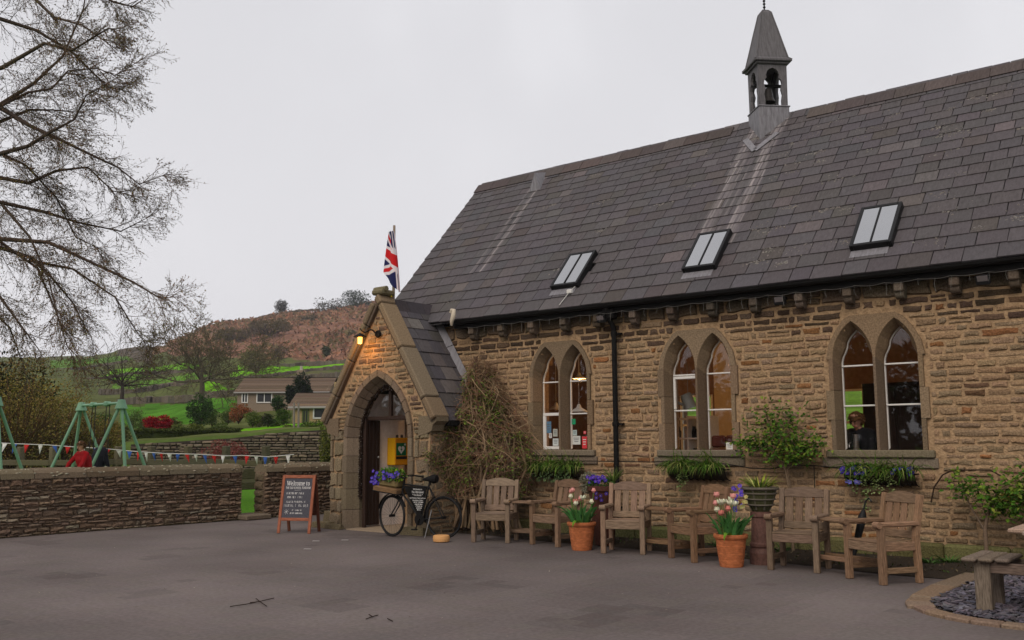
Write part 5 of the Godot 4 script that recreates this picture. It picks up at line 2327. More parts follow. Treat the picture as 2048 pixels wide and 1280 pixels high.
func build_bicycle(g: RandomNumberGenerator) -> void:
	var B := thing("delivery_bicycle", "old black delivery bicycle with flower box and tearoom sign in frame", "bicycle", Vector3(-10.97, 0, 1.66), deg_to_rad(12))
	var r := .335
	wheel(B, Vector3(-.49, r, 0), -.31, r, g)
	wheel(B, Vector3(.49, r, 0), 0, r, g)
	var b := MB.new()
	var hb := Vector3(-.30, .7, 0)
	var ht := Vector3(-.26, .88, 0)
	var bb := Vector3(.06, .29, 0)
	var st := Vector3(.21, .83, 0)
	b.rod(hb, ht, .02, 8)
	b.rod(Vector3(-.27, .84, 0), st + Vector3(0, -.03, 0), .015, 8)
	b.rod(hb, bb, .016, 8)
	b.rod(bb, st + Vector3(.02, .06, 0), .015, 8)
	for z in [-.04, .04]:
		b.rod(bb + Vector3(0, 0, z * .6), Vector3(.49, r, z), .009, 6)
		b.rod(st + Vector3(0, -.02, z * .3), Vector3(.49, r, z), .008, 6)
	part(B, "frame", b, M.black)
	b = MB.new()
	for z in [-.045, .045]:
		b.tube([hb + Vector3(0, 0, z * .5), Vector3(-.38, .5, z), Vector3(-.49, r, z)], [.013, .011, .008], 6)
	part(B, "fork", b, M.black)
	b = MB.new()
	b.rod(Vector3(-.26, .88, 0), Vector3(-.25, .97, 0), .013, 8)
	b.tube([Vector3(-.06, .95, .27), Vector3(-.2, .97, .24), Vector3(-.27, .97, .1), Vector3(-.27, .97, -.1), Vector3(-.2, .97, -.24), Vector3(-.06, .95, -.27)], [.014, .012, .011, .011, .012, .014], 8)
	part(B, "handlebar", b, M.iron)
	b = MB.new()
	b.tube([Vector3(.1, .92, 0), Vector3(.18, .93, 0), Vector3(.3, .93, 0), Vector3(.36, .935, 0)], [.02, .035, .075, .06], 10)
	b.rod(Vector3(.23, .83, 0), Vector3(.25, .92, 0), .014, 8)
	part(B, "saddle", b, M.iron)
	for cx in [-.49, .49]:
		b = MB.new()
		for k in 12:
			var a0: float = deg_to_rad(lerpf(20, 195, k / 12.0)) if cx > 0 else deg_to_rad(lerpf(25, 165, k / 12.0))
			var a1: float = deg_to_rad(lerpf(20, 195, (k + 1) / 12.0)) if cx > 0 else deg_to_rad(lerpf(25, 165, (k + 1) / 12.0))
			var rr := r + .02
			var turn := Basis(Vector3.UP, -.31 if cx < 0 else 0.0)
			var o := Vector3(cx, r, 0)
			b.quad(o + turn * Vector3(cos(a0) * rr, sin(a0) * rr, -.03), o + turn * Vector3(cos(a0) * rr, sin(a0) * rr, .03), o + turn * Vector3(cos(a1) * rr, sin(a1) * rr, .03), o + turn * Vector3(cos(a1) * rr, sin(a1) * rr, -.03))
		part(B, "mudguard", b, M.black)
	b = MB.new()
	b.rod(bb + Vector3(0, 0, -.07), bb + Vector3(0, 0, .07), .012, 6)
	b.lathe([Vector2(.0, .04), Vector2(.09, .04), Vector2(.09, .046), Vector2(0, .046)], 22, Transform3D(Basis(Vector3.RIGHT, PI / 2), bb))
	b.rod(bb + Vector3(0, 0, .07), bb + Vector3(-.05, -.15, .07), .01, 6)
	b.rod(bb + Vector3(0, 0, -.07), bb + Vector3(.05, .15, -.07), .01, 6)
	b.cbox(bb + Vector3(-.05, -.15, .11), Vector3(.09, .02, .06), .004)
	part(B, "crank", b, M.iron)
	b = MB.new()
	b.rod(Vector3(.3, .45, .06), Vector3(.22, .02, .13), .007, 5)
	part(B, "stand", b, M.chrome)
	# sign plate in the frame
	b = MB.new()
	b.prism(poly([-.265, .82, .185, .79, .07, .33, .03, .33]), -.008, .008, Transform3D(Basis.IDENTITY, Vector3(0, 0, .02)))
	var sp := part(B, "sign_plate", b, M.iron)
	var y := .765
	for e in [["Welcome to", .034, .17], ["The Old School", .044, .22], ["* Tea Room *", .036, .19], ["Open Monday, Friday, Sat & Sun", .026, .3], ["Specialising in Quality", .026, .2]]:
		write(sp, e[0], e[1], Vector3(.015 if y > .6 else .02, y, .03), M.chalk, "Droid Serif", 0, e[2])
		y -= .046 if e[1] > .03 else .036
	b = MB.new()
	var sb := MB.new()
	for k in 5:
		scribble(sb, -.055 + k * .017, .125 - k * .011, y - .002, .016, g)
		y -= .03
	var so := part(sp, "small_print", sb, M.chalk)
	so.position.z = .027
	# front carrier, tub and flowers
	b = MB.new()
	b.col = L(.17, .1, .05)
	b.cbox(Vector3(-.53, .75, 0), Vector3(.46, .1, .36), .02, Basis(Vector3.BACK, -.14))
	part(B, "basket", b, M.wood_x)
	b = MB.new()
	b.rod(Vector3(-.76, .74, .18), Vector3(-.28, .68, .18), .01, 5)
	b.rod(Vector3(-.76, .74, -.18), Vector3(-.28, .68, -.18), .01, 5)
	b.rod(Vector3(-.76, .74, -.18), Vector3(-.76, .74, .18), .01, 5)
	b.rod(Vector3(-.28, .68, -.18), Vector3(-.28, .68, .18), .01, 5)
	part(B, "carrier", b, M.iron)
	var tub := MB.new()
	tub.col = L(.17, .13, .055)
	tub.cbox(Vector3(-.5, .86, 0), Vector3(.36, .13, .26), .03, Basis(Vector3.BACK, -.1))
	part(B, "flower_tub", tub, M.paint)
	foliage_part(B, Vector3(-.5, .98, .03), Vector3(.26, .1, .16), 420, .055, [L(.05, .13, .02), L(.2, .3, .03), L(.08, .17, .04)], g)
	pansies(B, Vector3(-.42, .99, .14), Vector3(.17, .06, .05), 22, L(.09, .06, .42), g)
	pansies(B, Vector3(-.74, .93, .12), Vector3(.06, .12, .06), 18, L(.09, .06, .42), g)
	b = MB.new()
	for k in 30:
		b.col = jit(L(.12, .2, .05), g, .3)
		var a := g.randf() * TAU
		b.strap(Vector3(-.5, .94, 0), Vector3(cos(a) * .7, 1, sin(a) * .5).normalized(), g.randf_range(.15, .3), .01, 1.6, 5)
	part(B, "strap_leaves", b, M.leafm)

func build_picnic(g: RandomNumberGenerator) -> void:
	var c := Vector3(-1.12, 0, 3.3)
	var T := thing("picnic_table", "weathered round wooden picnic table with separate curved bench seats", "table", c)
	var grey := L(.17, .13, .1)
	var b: MB
	# slatted round top
	for k in 11:
		var x := -.75 + k * .15
		var hz := sqrt(maxf(.85 * .85 - x * x, .04))
		b = MB.new()
		b.col = jit(L(.3, .22, .17), g, .15)
		b.cbox(Vector3(x, .74, 0), Vector3(.142, .035, hz * 2), .008)
		part(T, "top_slat", b, M.wood_z)
	# crossed beams that carry top and seats
	for s in [-1, 1]:
		b = MB.new()
		b.col = jit(grey, g, .1)
		b.cbox(Vector3(0, .40, .2 * s), Vector3(2.3, .09, .05), .006)
		part(T, "beam", b, M.wood_x)
		b = MB.new()
		b.col = jit(grey, g, .1)
		b.cbox(Vector3(.2 * s, .31, 0), Vector3(.05, .09, 2.3), .006)
		part(T, "cross_beam", b, M.wood_z)
		for s2 in [-1, 1]:
			b = MB.new()
			b.col = jit(grey, g, .1)
			b.cbox(Vector3(.3 * s, .36, .3 * s2), Vector3(.09, .72, .09), .008)
			part(T, "leg", b, M.wood_y)
	# four seats of three planks on posts
	for k in 4:
		var bs := Basis(Vector3.UP, PI / 2 * k)
		for i in 3:
			b = MB.new()
			b.col = jit(grey if k != 3 else L(.3, .22, .17), g, .15)
			var r := -1.16 + i * .125
			var hl := .36 - i * .04
			b.cbox(bs * Vector3(r, .47, 0), Vector3(.116, .035, hl * 2) if k % 2 == 0 else Vector3(hl * 2, .035, .116), .012)
			part(T, "seat_plank", b, M.wood_z if k % 2 == 0 else M.wood_x)
		for s in [-1, 1]:
			b = MB.new()
			b.col = jit(grey, g, .15)
			b.cbox(bs * Vector3(-1.08, .225, .2 * s), Vector3(.13, .45, .1), .01, bs)
			part(T, "seat_post", b, M.wood_y)

# ------------------------------------------------------------------ plants
func grow(b: MB, buds: MB, p: Vector3, d: Vector3, l: float, r: float, lev: int, g: RandomNumberGenerator, o: Dictionary) -> void:
	var n := 4 if lev > 0 else 3
	var pts := [p]
	var rr := [r]
	var q := p
	var dd := d
	for i in n:
		dd = (dd + Vector3(g.randf_range(-1, 1), g.randf_range(-1, 1), g.randf_range(-1, 1)) * o.wob + Vector3.UP * o.up * (float(i) / n - o.droop)).normalized()
		q += dd * l / n
		pts.append(q)
		rr.append(maxf(r * (1.0 - .62 * (i + 1) / n), o.rmin))
	b.col = jit(o.col, g, .25)
	b.tube(pts, rr, 5 if r > o.rmin * 3 else 3, false)
	if lev <= 0:
		for k in o.buds:
			buds.col = jit(o.bud[g.randi() % o.bud.size()], g, .35)
			var t: Vector3 = pts[1 + g.randi() % n]
			buds.leaf(t, (dd + Vector3(g.randf_range(-1, 1), g.randf_range(-1, 1), g.randf_range(-1, 1))).normalized(), Vector3(g.randf_range(-1, 1), 1, g.randf_range(-1, 1)), o.bs * g.randf_range(.6, 1.3), o.bs * .5)
		return
	for k in o.kids:
		var i := 1 + g.randi() % n
		var side := Vector3(g.randf_range(-1, 1), g.randf_range(-.8, 1), g.randf_range(-1, 1)).normalized()
		var cd: Vector3 = ((pts[i] - pts[i - 1]).normalized() + side * o.spread).normalized()
		grow(b, buds, pts[i], cd, l * g.randf_range(.45, .75), maxf(rr[i] * .6, o.rmin), lev - 1, g, o)

func build_near_tree() -> void:
	var g := RandomNumberGenerator.new()
	g.seed = 2024
	var base := dp(-330, 900, 19.5)
	base.y = 0
	var T := thing("overhanging_tree", "large bare budding tree whose branches overhang the wall and swings", "tree", base)
	var o := {"wob": .2, "up": .22, "droop": .55, "rmin": .0023, "col": L(.13, .095, .075), "kids": 5, "spread": .75, "buds": 3, "bud": [L(.2, .11, .055), L(.16, .14, .04), L(.13, .08, .05)], "bs": .042}
	var trunk := MB.new()
	trunk.col = L(.07, .055, .042)
	var tp_ := []
	for v in [900, 760, 600, 420, 240, 40, -200]:
		tp_.append(dp(-330 + g.randf_range(-8, 8), v, 19.5) - base)
	tp_.insert(0, Vector3(0, -.1, 0))
	trunk.tube(tp_, [.5, .42, .38, .35, .3, .24, .17, .08], 12)
	part(T, "trunk", trunk, M.bark)
	var limbs := [
		[[-330, 330], [-150, 290], [0, 207], [70, 168], [120, 118], [165, 25], [185, -70]],
		[[0, 207], [60, 190], [100, 176], [135, 144], [190, 142], [235, 150], [280, 118]],
		[[-330, 400], [-100, 335], [0, 311], [60, 287], [105, 266], [155, 236], [172, 190], [230, 160]],
		[[-330, 190], [-120, 190], [0, 221], [60, 246], [110, 276], [170, 311], [230, 336], [280, 368], [332, 350]],
		[[-330, 430], [-100, 380], [0, 354], [60, 364], [110, 343], [170, 340], [220, 380], [260, 390]],
		[[-330, 520], [-100, 480], [0, 475], [100, 482], [180, 520], [260, 562], [320, 598], [352, 590]],
		[[-330, 560], [-100, 500], [0, 496], [60, 516], [110, 556], [150, 610], [170, 660]],
		[[-330, 100], [-120, -30], [0, 30], [70, 60], [140, 105], [210, 170], [270, 190]],
		[[-330, -20], [-100, -110], [80, -70], [170, -25], [230, 5], [270, 14], [300, -5]],
		[[-330, 620], [-120, 560], [0, 585], [40, 640], [70, 700]],
		[[-330, 250], [-120, 160], [0, 130], [90, 90], [150, 95], [210, 60], [250, 60]],
		[[-330, 460], [-100, 420], [0, 405], [80, 425], [160, 440], [240, 460], [310, 430]],
		[[0, 475], [70, 540], [110, 620], [130, 690], [160, 720]],
		[[-330, 60], [-100, -60], [40, -30], [110, 30], [160, 45], [230, 100]],
		[[60, 516], [150, 540], [230, 600], [270, 660], [290, 690]],
		[[-330, 640], [-100, 600], [-20, 610], [20, 660], [40, 720]],
		[[0, 311], [50, 330], [110, 400], [150, 470], [190, 500]],
		[[-330, 300], [-100, 240], [0, 250], [60, 225], [110, 215], [180, 225]],
		[[0, 405], [60, 470], [100, 560], [120, 640], [150, 690]]]
	var b := MB.new()
	var buds := MB.new()
	for li in limbs.size():
		var lm: Array = limbs[li]
		var pts := []
		var rr := []
		var d0 := 19.5
		var dz := g.randf_range(-1.6, 1.6)
		var n := lm.size()
		for i in n:
			var t := float(i) / (n - 1)
			pts.append(dp(lm[i][0] + g.randf_range(-6, 6), lm[i][1] + g.randf_range(-6, 6), d0 + dz * t) - base)
			rr.append(lerpf(.08 if lm[0][0] < 0 else .035, .006, pow(t, .7)))
		b.col = jit(L(.075, .056, .045), g, .2)
		b.tube(pts, rr, 7, false)
		for i in range(1, n):
			if lm[i][0] < -60:
				continue
			var m := 6
			for k in m:
				var f := g.randf()
				var p: Vector3 = pts[i - 1].lerp(pts[i], f)
				var dr: Vector3 = (pts[i] - pts[i - 1]).normalized()
				var side := BX * g.randf_range(-.35, .8) + BY * g.randf_range(-1, .75) + BZ * g.randf_range(-.7, .7)
				grow(b, buds, p, (dr * .8 + side).normalized(), g.randf_range(.5, 1.0) * lerpf(1.0, .5, float(i) / n), .0085, 2, g, o)
	part(T, "branches", b, M.twig)
	stuff(T, "buds", buds, M.leafm)

func bare_tree(label: String, base: Vector3, h: float, w: float, g: RandomNumberGenerator, col: Color, bud: Array, nb: int, rm: float, lev := 3, group := "") -> void:
	var T := thing("bare_tree", label, "tree", base, 0, group)
	var b := MB.new()
	var tr := MB.new()
	var buds := MB.new()
	tr.col = col
	var th := h * .28
	tr.tube([Vector3(0, -.5, 0), Vector3(.02 * h, th * .5, 0), Vector3(0, th, 0)], [h * .04, h * .032, h * .028], 8)
	part(T, "trunk", tr, M.bark)
	var o := {"wob": .28, "up": .2, "droop": .35, "rmin": rm, "col": col, "kids": 6, "spread": .95, "buds": nb, "bud": bud, "bs": h * .02}
	for k in 9:
		var a := TAU * k / 9 + g.randf() * .4
		var el := g.randf_range(.15, 1.35)
		var dr := Vector3(cos(a) * cos(el), sin(el), sin(a) * cos(el))
		var l := h * .36 * (w / h * 1.3 * cos(el) + sin(el))
		grow(b, buds, Vector3(0, th * g.randf_range(.75, 1.0), 0), dr, l, h * .015, lev, g, o)
	part(T, "crown", b, M.twig)
	stuff(T, "buds", buds, M.leafm)

# a leafy crown of clumps on stems; r = half extents
func bush(nm: String, label: String, cat: String, base: Vector3, r: Vector3, n: int, ls: float, cols: Array, g: RandomNumberGenerator, clumps := 14, stem := true, group := "", twigs := 0, tcol := Color(.06, .045, .03)) -> Node3D:
	var T := thing(nm, label, cat, base, 0, group)
	var b := MB.new()
	var st := MB.new()
	st.col = tcol
	var ctr := Vector3(0, r.y, 0)
	var cols2 := []
	for c: Color in cols:
		cols2.append(Color(c.r * 1.35, c.g * 1.35, c.b * 1.35))
	for k in clumps:
		var a := g.randf() * TAU
		var el := asin(g.randf_range(-.75 if cat == "tree" and stem else -1.0, .95))
		var dr := Vector3(cos(a) * cos(el), sin(el), sin(a) * cos(el)) * g.randf_range(.45, .8)
		var c := ctr + dr * r
		var cr := r * g.randf_range(.32, .5)
		st.tube([Vector3(0, -.1, 0), c * .5, c], [r.x * .035, r.x * .02, r.x * .008], 4)
		foliage(b, c, cr, n / clumps, ls, cols2, g)
	for k in twigs:
		var a := g.randf() * TAU
		var p := Vector3(cos(a) * r.x * .4, r.y * g.randf_range(.1, .8), sin(a) * r.z * .4)
		st.col = jit(tcol, g, .3)
		var e := p + Vector3(cos(a + g.randf_range(-.8, .8)) * r.x, r.y * g.randf_range(.2, 1.2), sin(a) * r.z) * g.randf_range(.35, .75)
		st.tube([p, p.lerp(e, .5) + Vector3(g.randf_range(-.1, .1) * r.x, 0, 0), e], [r.x * .012, r.x * .008, r.x * .004], 3)
	part(T, "trunk" if cat == "tree" else "stems", st, M.twig)
	part(T, "crown" if cat == "tree" else "foliage", b, M.leafm)
	return T

func build_climber() -> void:
	var g := RandomNumberGenerator.new()
	g.seed = 55
	var T := thing("climbing_shrub", "huge tangled mound of dry climber stems between porch and window", "climber", Vector3(-10.66, 0, .05))
	var half := func(y: float) -> float:
		if y > 2.3: return lerpf(.42, .1, clampf((y - 2.3) / .6, 0, 1))
		if y > 1.3: return lerpf(.84, .42, (y - 1.3))
		return lerpf(.78, .84, clampf((y - .8) / .5, 0, 1))
	var ctr := func(y: float) -> float:
		return lerpf(.08, -.16, clampf((y - 1.0) / 1.8, 0, 1))
	var shell := func(y: float, a: float, k: float) -> Vector3:
		var q := Vector3(ctr.call(y) + half.call(y) * cos(a) * k, y, .06 + (.3 + half.call(y) * .5) * maxf(sin(a), 0) * k)
		if y < 1.9 and q.x < -.37:      # the porch wall turns the growth outwards
			q.z += (-.37 - q.x) * 1.5
			q.x = -.37 + (q.x + .37) * .06
		return q
	var b := MB.new()
	var lf := MB.new()
	var lump := FastNoiseLite.new()
	lump.seed = 3
	lump.frequency = .9
	var bulge := func(y: float, a: float) -> float:
		return 1.0 + lump.get_noise_2d(y * 1.6, a * 1.3) * .42
	for i in 620:      # long looping runners
		var y := g.randf_range(.75, 2.85)
		var a := g.randf_range(.0, PI)
		var k := g.randf_range(.75, 1.04) if g.randf() < .85 else g.randf_range(1.05, 1.3)
		var da := g.randf_range(-.28, .28)
		var dy := g.randf_range(-.16, .1)
		var pts := []
		var rr := []
		var m := 5 + g.randi() % 4
		var r := g.randf_range(.003, .0065)
		for s in m:
			var yy := clampf(y, .6, 2.92)
			pts.append(shell.call(yy, clampf(a, -.1, PI + .1), k * bulge.call(yy, a)) + Vector3(g.randfn(0, .012), g.randfn(0, .012), g.randfn(0, .012)))
			rr.append(r * (1 - .5 * s / m))
			y += dy
			a += da
			dy -= .03
			da += g.randf_range(-.2, .2)
			k = clampf(k + g.randf_range(-.07, .07), .65, 1.32)
		var c := g.randf()
		b.col = jit(L(.33, .23, .135) if c < .5 else (L(.19, .125, .08) if c < .85 else L(.24, .12, .08)), g, .3)
		b.tube(pts, rr, 4, false)
	for i in 3600:      # short crossing twigs
		var y := g.randf_range(.7, 2.9)
		var a := g.randf_range(.0, PI)
		var p: Vector3 = shell.call(y, a, g.randf_range(.7, 1.05) * bulge.call(y, a))
		var d := Vector3(g.randf_range(-1, 1), g.randf_range(-1, .6), g.randf_range(-.5, .9)).normalized() * g.randf_range(.08, .26)
		var c := g.randf()
		b.col = jit(L(.3, .2, .12) if c < .4 else (L(.17, .11, .07) if c < .8 else L(.22, .1, .07)), g, .35)
		b.tube([p, p + d * .5 + Vector3(g.randfn(0, .02), g.randfn(0, .02), 0), p + d], [.0035, .0028, .0016], 3, false)
	for i in 26:      # the thick old stems
		var a := g.randf_range(.3, 2.8)
		var pts := []
		var rr := []
		for s in 6:
			pts.append(shell.call(lerpf(.1, 2.6, s / 5.0), a + g.randf_range(-.2, .2), .75 + g.randf() * .3))
			rr.append(lerpf(.026, .009, s / 5.0))
		b.col = jit(L(.2, .14, .085), g, .3)
		b.tube(pts, rr, 6, false)
	for i in 110:     # bare stems down to the soil
		var p := Vector3(g.randf_range(-.75, .5), .03, g.randf_range(.1, .45))
		var e: Vector3 = shell.call(g.randf_range(.8, 1.2), g.randf_range(.2, 2.9), g.randf_range(.5, .95))
		b.col = jit(L(.17, .11, .07), g, .4)
		b.tube([p, p.lerp(e, .4) + Vector3(g.randf_range(-.1, .1), 0, g.randf_range(0, .1)), e], [.008, .006, .005], 4, false)
	part(T, "stems", b, M.twig)
	var inner := MB.new()
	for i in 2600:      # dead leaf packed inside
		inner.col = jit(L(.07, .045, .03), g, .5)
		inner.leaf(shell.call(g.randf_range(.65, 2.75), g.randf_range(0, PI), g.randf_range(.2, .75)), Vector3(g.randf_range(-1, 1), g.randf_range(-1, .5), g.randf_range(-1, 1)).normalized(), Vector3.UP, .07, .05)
	for i in 2200:      # russet leaves still hanging outside
		var y := g.randf_range(.65, 2.8)
		var a := g.randf_range(0, PI)
		inner.col = jit([L(.2, .085, .045), L(.16, .1, .05), L(.24, .15, .08)][g.randi() % 3], g, .35)
		inner.leaf(shell.call(y, a, g.randf_range(.85, 1.05) * bulge.call(y, a)), Vector3(g.randf_range(-1, 1), g.randf_range(-1, .3), g.randf_range(-.2, 1)).normalized(), Vector3(0, 1, .5), g.randf_range(.025, .045), .022)
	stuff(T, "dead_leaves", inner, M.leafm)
	for i in 85:
		var y := g.randf_range(.7, 2.65)
		var a := g.randf_range(.1, 3.0)
		for k in 34:
			lf.col = jit([L(.11, .17, .03), L(.07, .12, .02), L(.17, .22, .04)][g.randi() % 3], g, .3)
			lf.leaf(shell.call(clampf(y + g.randfn(0, .07), .6, 2.9), a + g.randfn(0, .12), g.randf_range(.95, 1.1) * bulge.call(y, a)), Vector3(g.randf_range(-1, 1), g.randf_range(-.6, .6), g.randf_range(0, 1)).normalized(), Vector3(0, 1, .4), g.randf_range(.035, .06), .032)
	part(T, "leaves", lf, M.leafm)

func wall_shrub(label: String, foot: Vector3, stems: Array, clouds: Array, n: int, g: RandomNumberGenerator) -> void:
	var T := thing("wall_shrub", label, "shrub", foot)
	var b := MB.new()
	for s in stems:
		var pts := []
		var rr := []
		for i in s.size() - 1:
			pts.append(s[i] - foot)
			rr.append(s[s.size() - 1] * (1 - .6 * i / (s.size() - 2)))
		b.col = jit(L(.17, .12, .08), g, .2)
		b.tube(pts, rr, 6)
	part(T, "stems", b, M.bark)
	b = MB.new()
	for c in clouds:
		for k in int(n * c[2]):
			var d := Vector3(g.randfn(0, .45), g.randfn(0, .45), g.randfn(0, .5))
			var p: Vector3 = c[0] - foot + d * c[1]
			p.z = maxf(p.z, .06 - foot.z)
			b.col = jit([L(.05, .12, .015), L(.09, .16, .02), L(.035, .075, .012), L(.15, .19, .03)][g.randi() % 4], g, .3)
			b.leaf(p, Vector3(g.randf_range(-1, 1), g.randf_range(-.8, .5), g.randf_range(0, 1)).normalized(), Vector3(g.randf_range(-.3, .3), 1, g.randf_range(0, 1)), g.randf_range(.045, .08), g.randf_range(.035, .05))
			if k % 9 == 0:
				b.tube([p, p + Vector3(g.randf_range(-.1, .1), -.12, -.02)], [.002, .003], 3)
	part(T, "leaves", b, M.leafm)

func build_wall_shrubs() -> void:
	var g := RandomNumberGenerator.new()
	g.seed = 66
	var f := wp(1585, 1060, .3)
	f.y = .05
	wall_shrub("leafy green shrub trained on the wall between two windows", f, [
		[f, wp(1580, 985, .25), wp(1572, 945, .22), wp(1560, 900, .2), wp(1540, 860, .2), wp(1530, 815, .15), .022],
		[f, wp(1583, 985, .28), wp(1575, 940, .25), wp(1600, 905, .22), wp(1630, 890, .2), .014],
		[wp(1575, 945, .22), wp(1540, 910, .2), wp(1500, 890, .18), .01],
		[wp(1565, 915, .2), wp(1570, 870, .18), wp(1572, 825, .15), .009]],
		[[wp(1560, 880, .28), Vector3(.55, .28, .18), .42], [wp(1500, 885, .25), Vector3(.25, .14, .14), .13], [wp(1615, 895, .25), Vector3(.3, .16, .15), .18], [wp(1555, 835, .2), Vector3(.45, .22, .14), .17], [wp(1575, 915, .3), Vector3(.35, .1, .16), .1]], 1150, g)
	f = wp(1972, 1090, .5)
	f.y = .05
	wall_shrub("open-branched green shrub against the wall behind the picnic table", f, [
		[f, wp(1970, 1055, .45), wp(1976, 1030, .4), wp(1988, 1000, .35), wp(2005, 960, .3), .026],
		[wp(1968, 1058, .45), wp(1945, 1020, .4), wp(1930, 990, .35), wp(1915, 930, .25), .012],
		[wp(1974, 1035, .42), wp(1962, 1000, .4), wp(1950, 960, .35), .01],
		[wp(1930, 985, .35), wp(1905, 965, .3), wp(1890, 952, .25), .008]],
		[[wp(1945, 975, .4), Vector3(.28, .14, .18), .4], [wp(1990, 1000, .42), Vector3(.25, .14, .18), .4], [wp(1915, 950, .3), Vector3(.1, .1, .08), .07], [wp(2000, 1025, .4), Vector3(.22, .09, .15), .13]], 430, g)
	f = wp(2075, 1095, .5)
	f.y = .05
	wall_shrub("dense dark green shrub against the wall at the picnic table end", f, [
		[f, wp(2060, 1040, .45), wp(2040, 1000, .4), wp(2030, 960, .35), .02], [f, wp(2070, 1000, .4), wp(2060, 940, .3), .02]],
		[[wp(2040, 990, .45), Vector3(.28, .3, .2), 1.0], [wp(2085, 980, .4), Vector3(.3, .35, .2), .6]], 520, g)
	# low weeds along the foot of the wall
	for e in [[1600, 1085, .7], [1860, 1120, .6], [1900, 1118, .7], [1440, 1085, .6]]:
		var p := gp(e[0], e[1] + 15)
		var w := thing("weed", "low green weed growing in the soil by the plinth", "weed", Vector3(p.x, .03, maxf(p.z, .35)), 0, "weeds at the wall foot")
		var b := MB.new()
		for k in 34:
			var a := g.randf() * TAU
			b.col = jit(L(.06, .12, .03), g, .4)
			b.strap(Vector3(cos(a) * .04, 0, sin(a) * .04), Vector3(cos(a), g.randf_range(.6, 1.6), sin(a)).normalized(), g.randf_range(.08, .2), .025, 1.2, 4)
		part(w, "leaves", b, M.leafm)

# ------------------------------------------------------------------ playground and what lies behind it
func swing(label: String, a: Vector3, c: Vector3, seats: bool) -> void:
	var S := thing("swing_frame", label, "swing", Vector3(a.x, 0, a.z), 0, "green swing frames")
	var o := Vector3(a.x, 0, a.z)
	a = a - o
	c = c - o
	var bd := (c - a)
	bd.y = 0
	bd = bd.normalized()
	var pd := bd.cross(Vector3.UP).normalized()
	var gcol := L(.18, .34, .23)
	var b := MB.new()
	b.col = gcol
	b.rod(a, c, .035, 8)
	part(S, "top_bar", b, M.paint)
	for e in [[a, -1.0], [c, 1.0]]:
		var ap: Vector3 = e[0]
		b = MB.new()
		b.col = gcol
		b.lathe([Vector2(0, .09), Vector2(.09, .08), Vector2(.11, .0), Vector2(.16, -.14), Vector2(.0, -.14)], 8, Transform3D(Basis.IDENTITY, ap))
		part(S, "corner_casting", b, M.paint)
		for f in [pd * 1.05, -pd * 1.05, bd * .75 * e[1]]:
			b = MB.new()
			b.col = jit2(gcol)
			var ft: Vector3 = ap + f
			ft.y = -.05
			b.rod(ap + f * .05 + Vector3(0, -.1, 0), ft, .04, 8)
			part(S, "leg", b, M.paint)
	for t in [.33, .68]:
		var p := a.lerp(c, t)
		b = MB.new()
		b.col = gcol
		b.cbox(p, Vector3(.16, .13, .16), .03)
		part(S, "hanger", b, M.paint)
		if seats:
			for s in [-1, 1]:
				b = MB.new()
				b.col = L(.03, .028, .026)
				b.rod(p + pd * .02 + bd * .12 * s, p + bd * .2 * s + Vector3(0, -1.95, 0), .012, 4)
				part(S, "chain", b, M.paint)
			b = MB.new()
			b.col = L(.02, .02, .02)
			b.cbox(p + Vector3(0, -1.97, 0), Vector3(.18, .03, .45), .01, Basis(Vector3.UP, atan2(bd.x, bd.z)))
			part(S, "seat", b, M.paint)

func jit2(c: Color) -> Color:
	return c

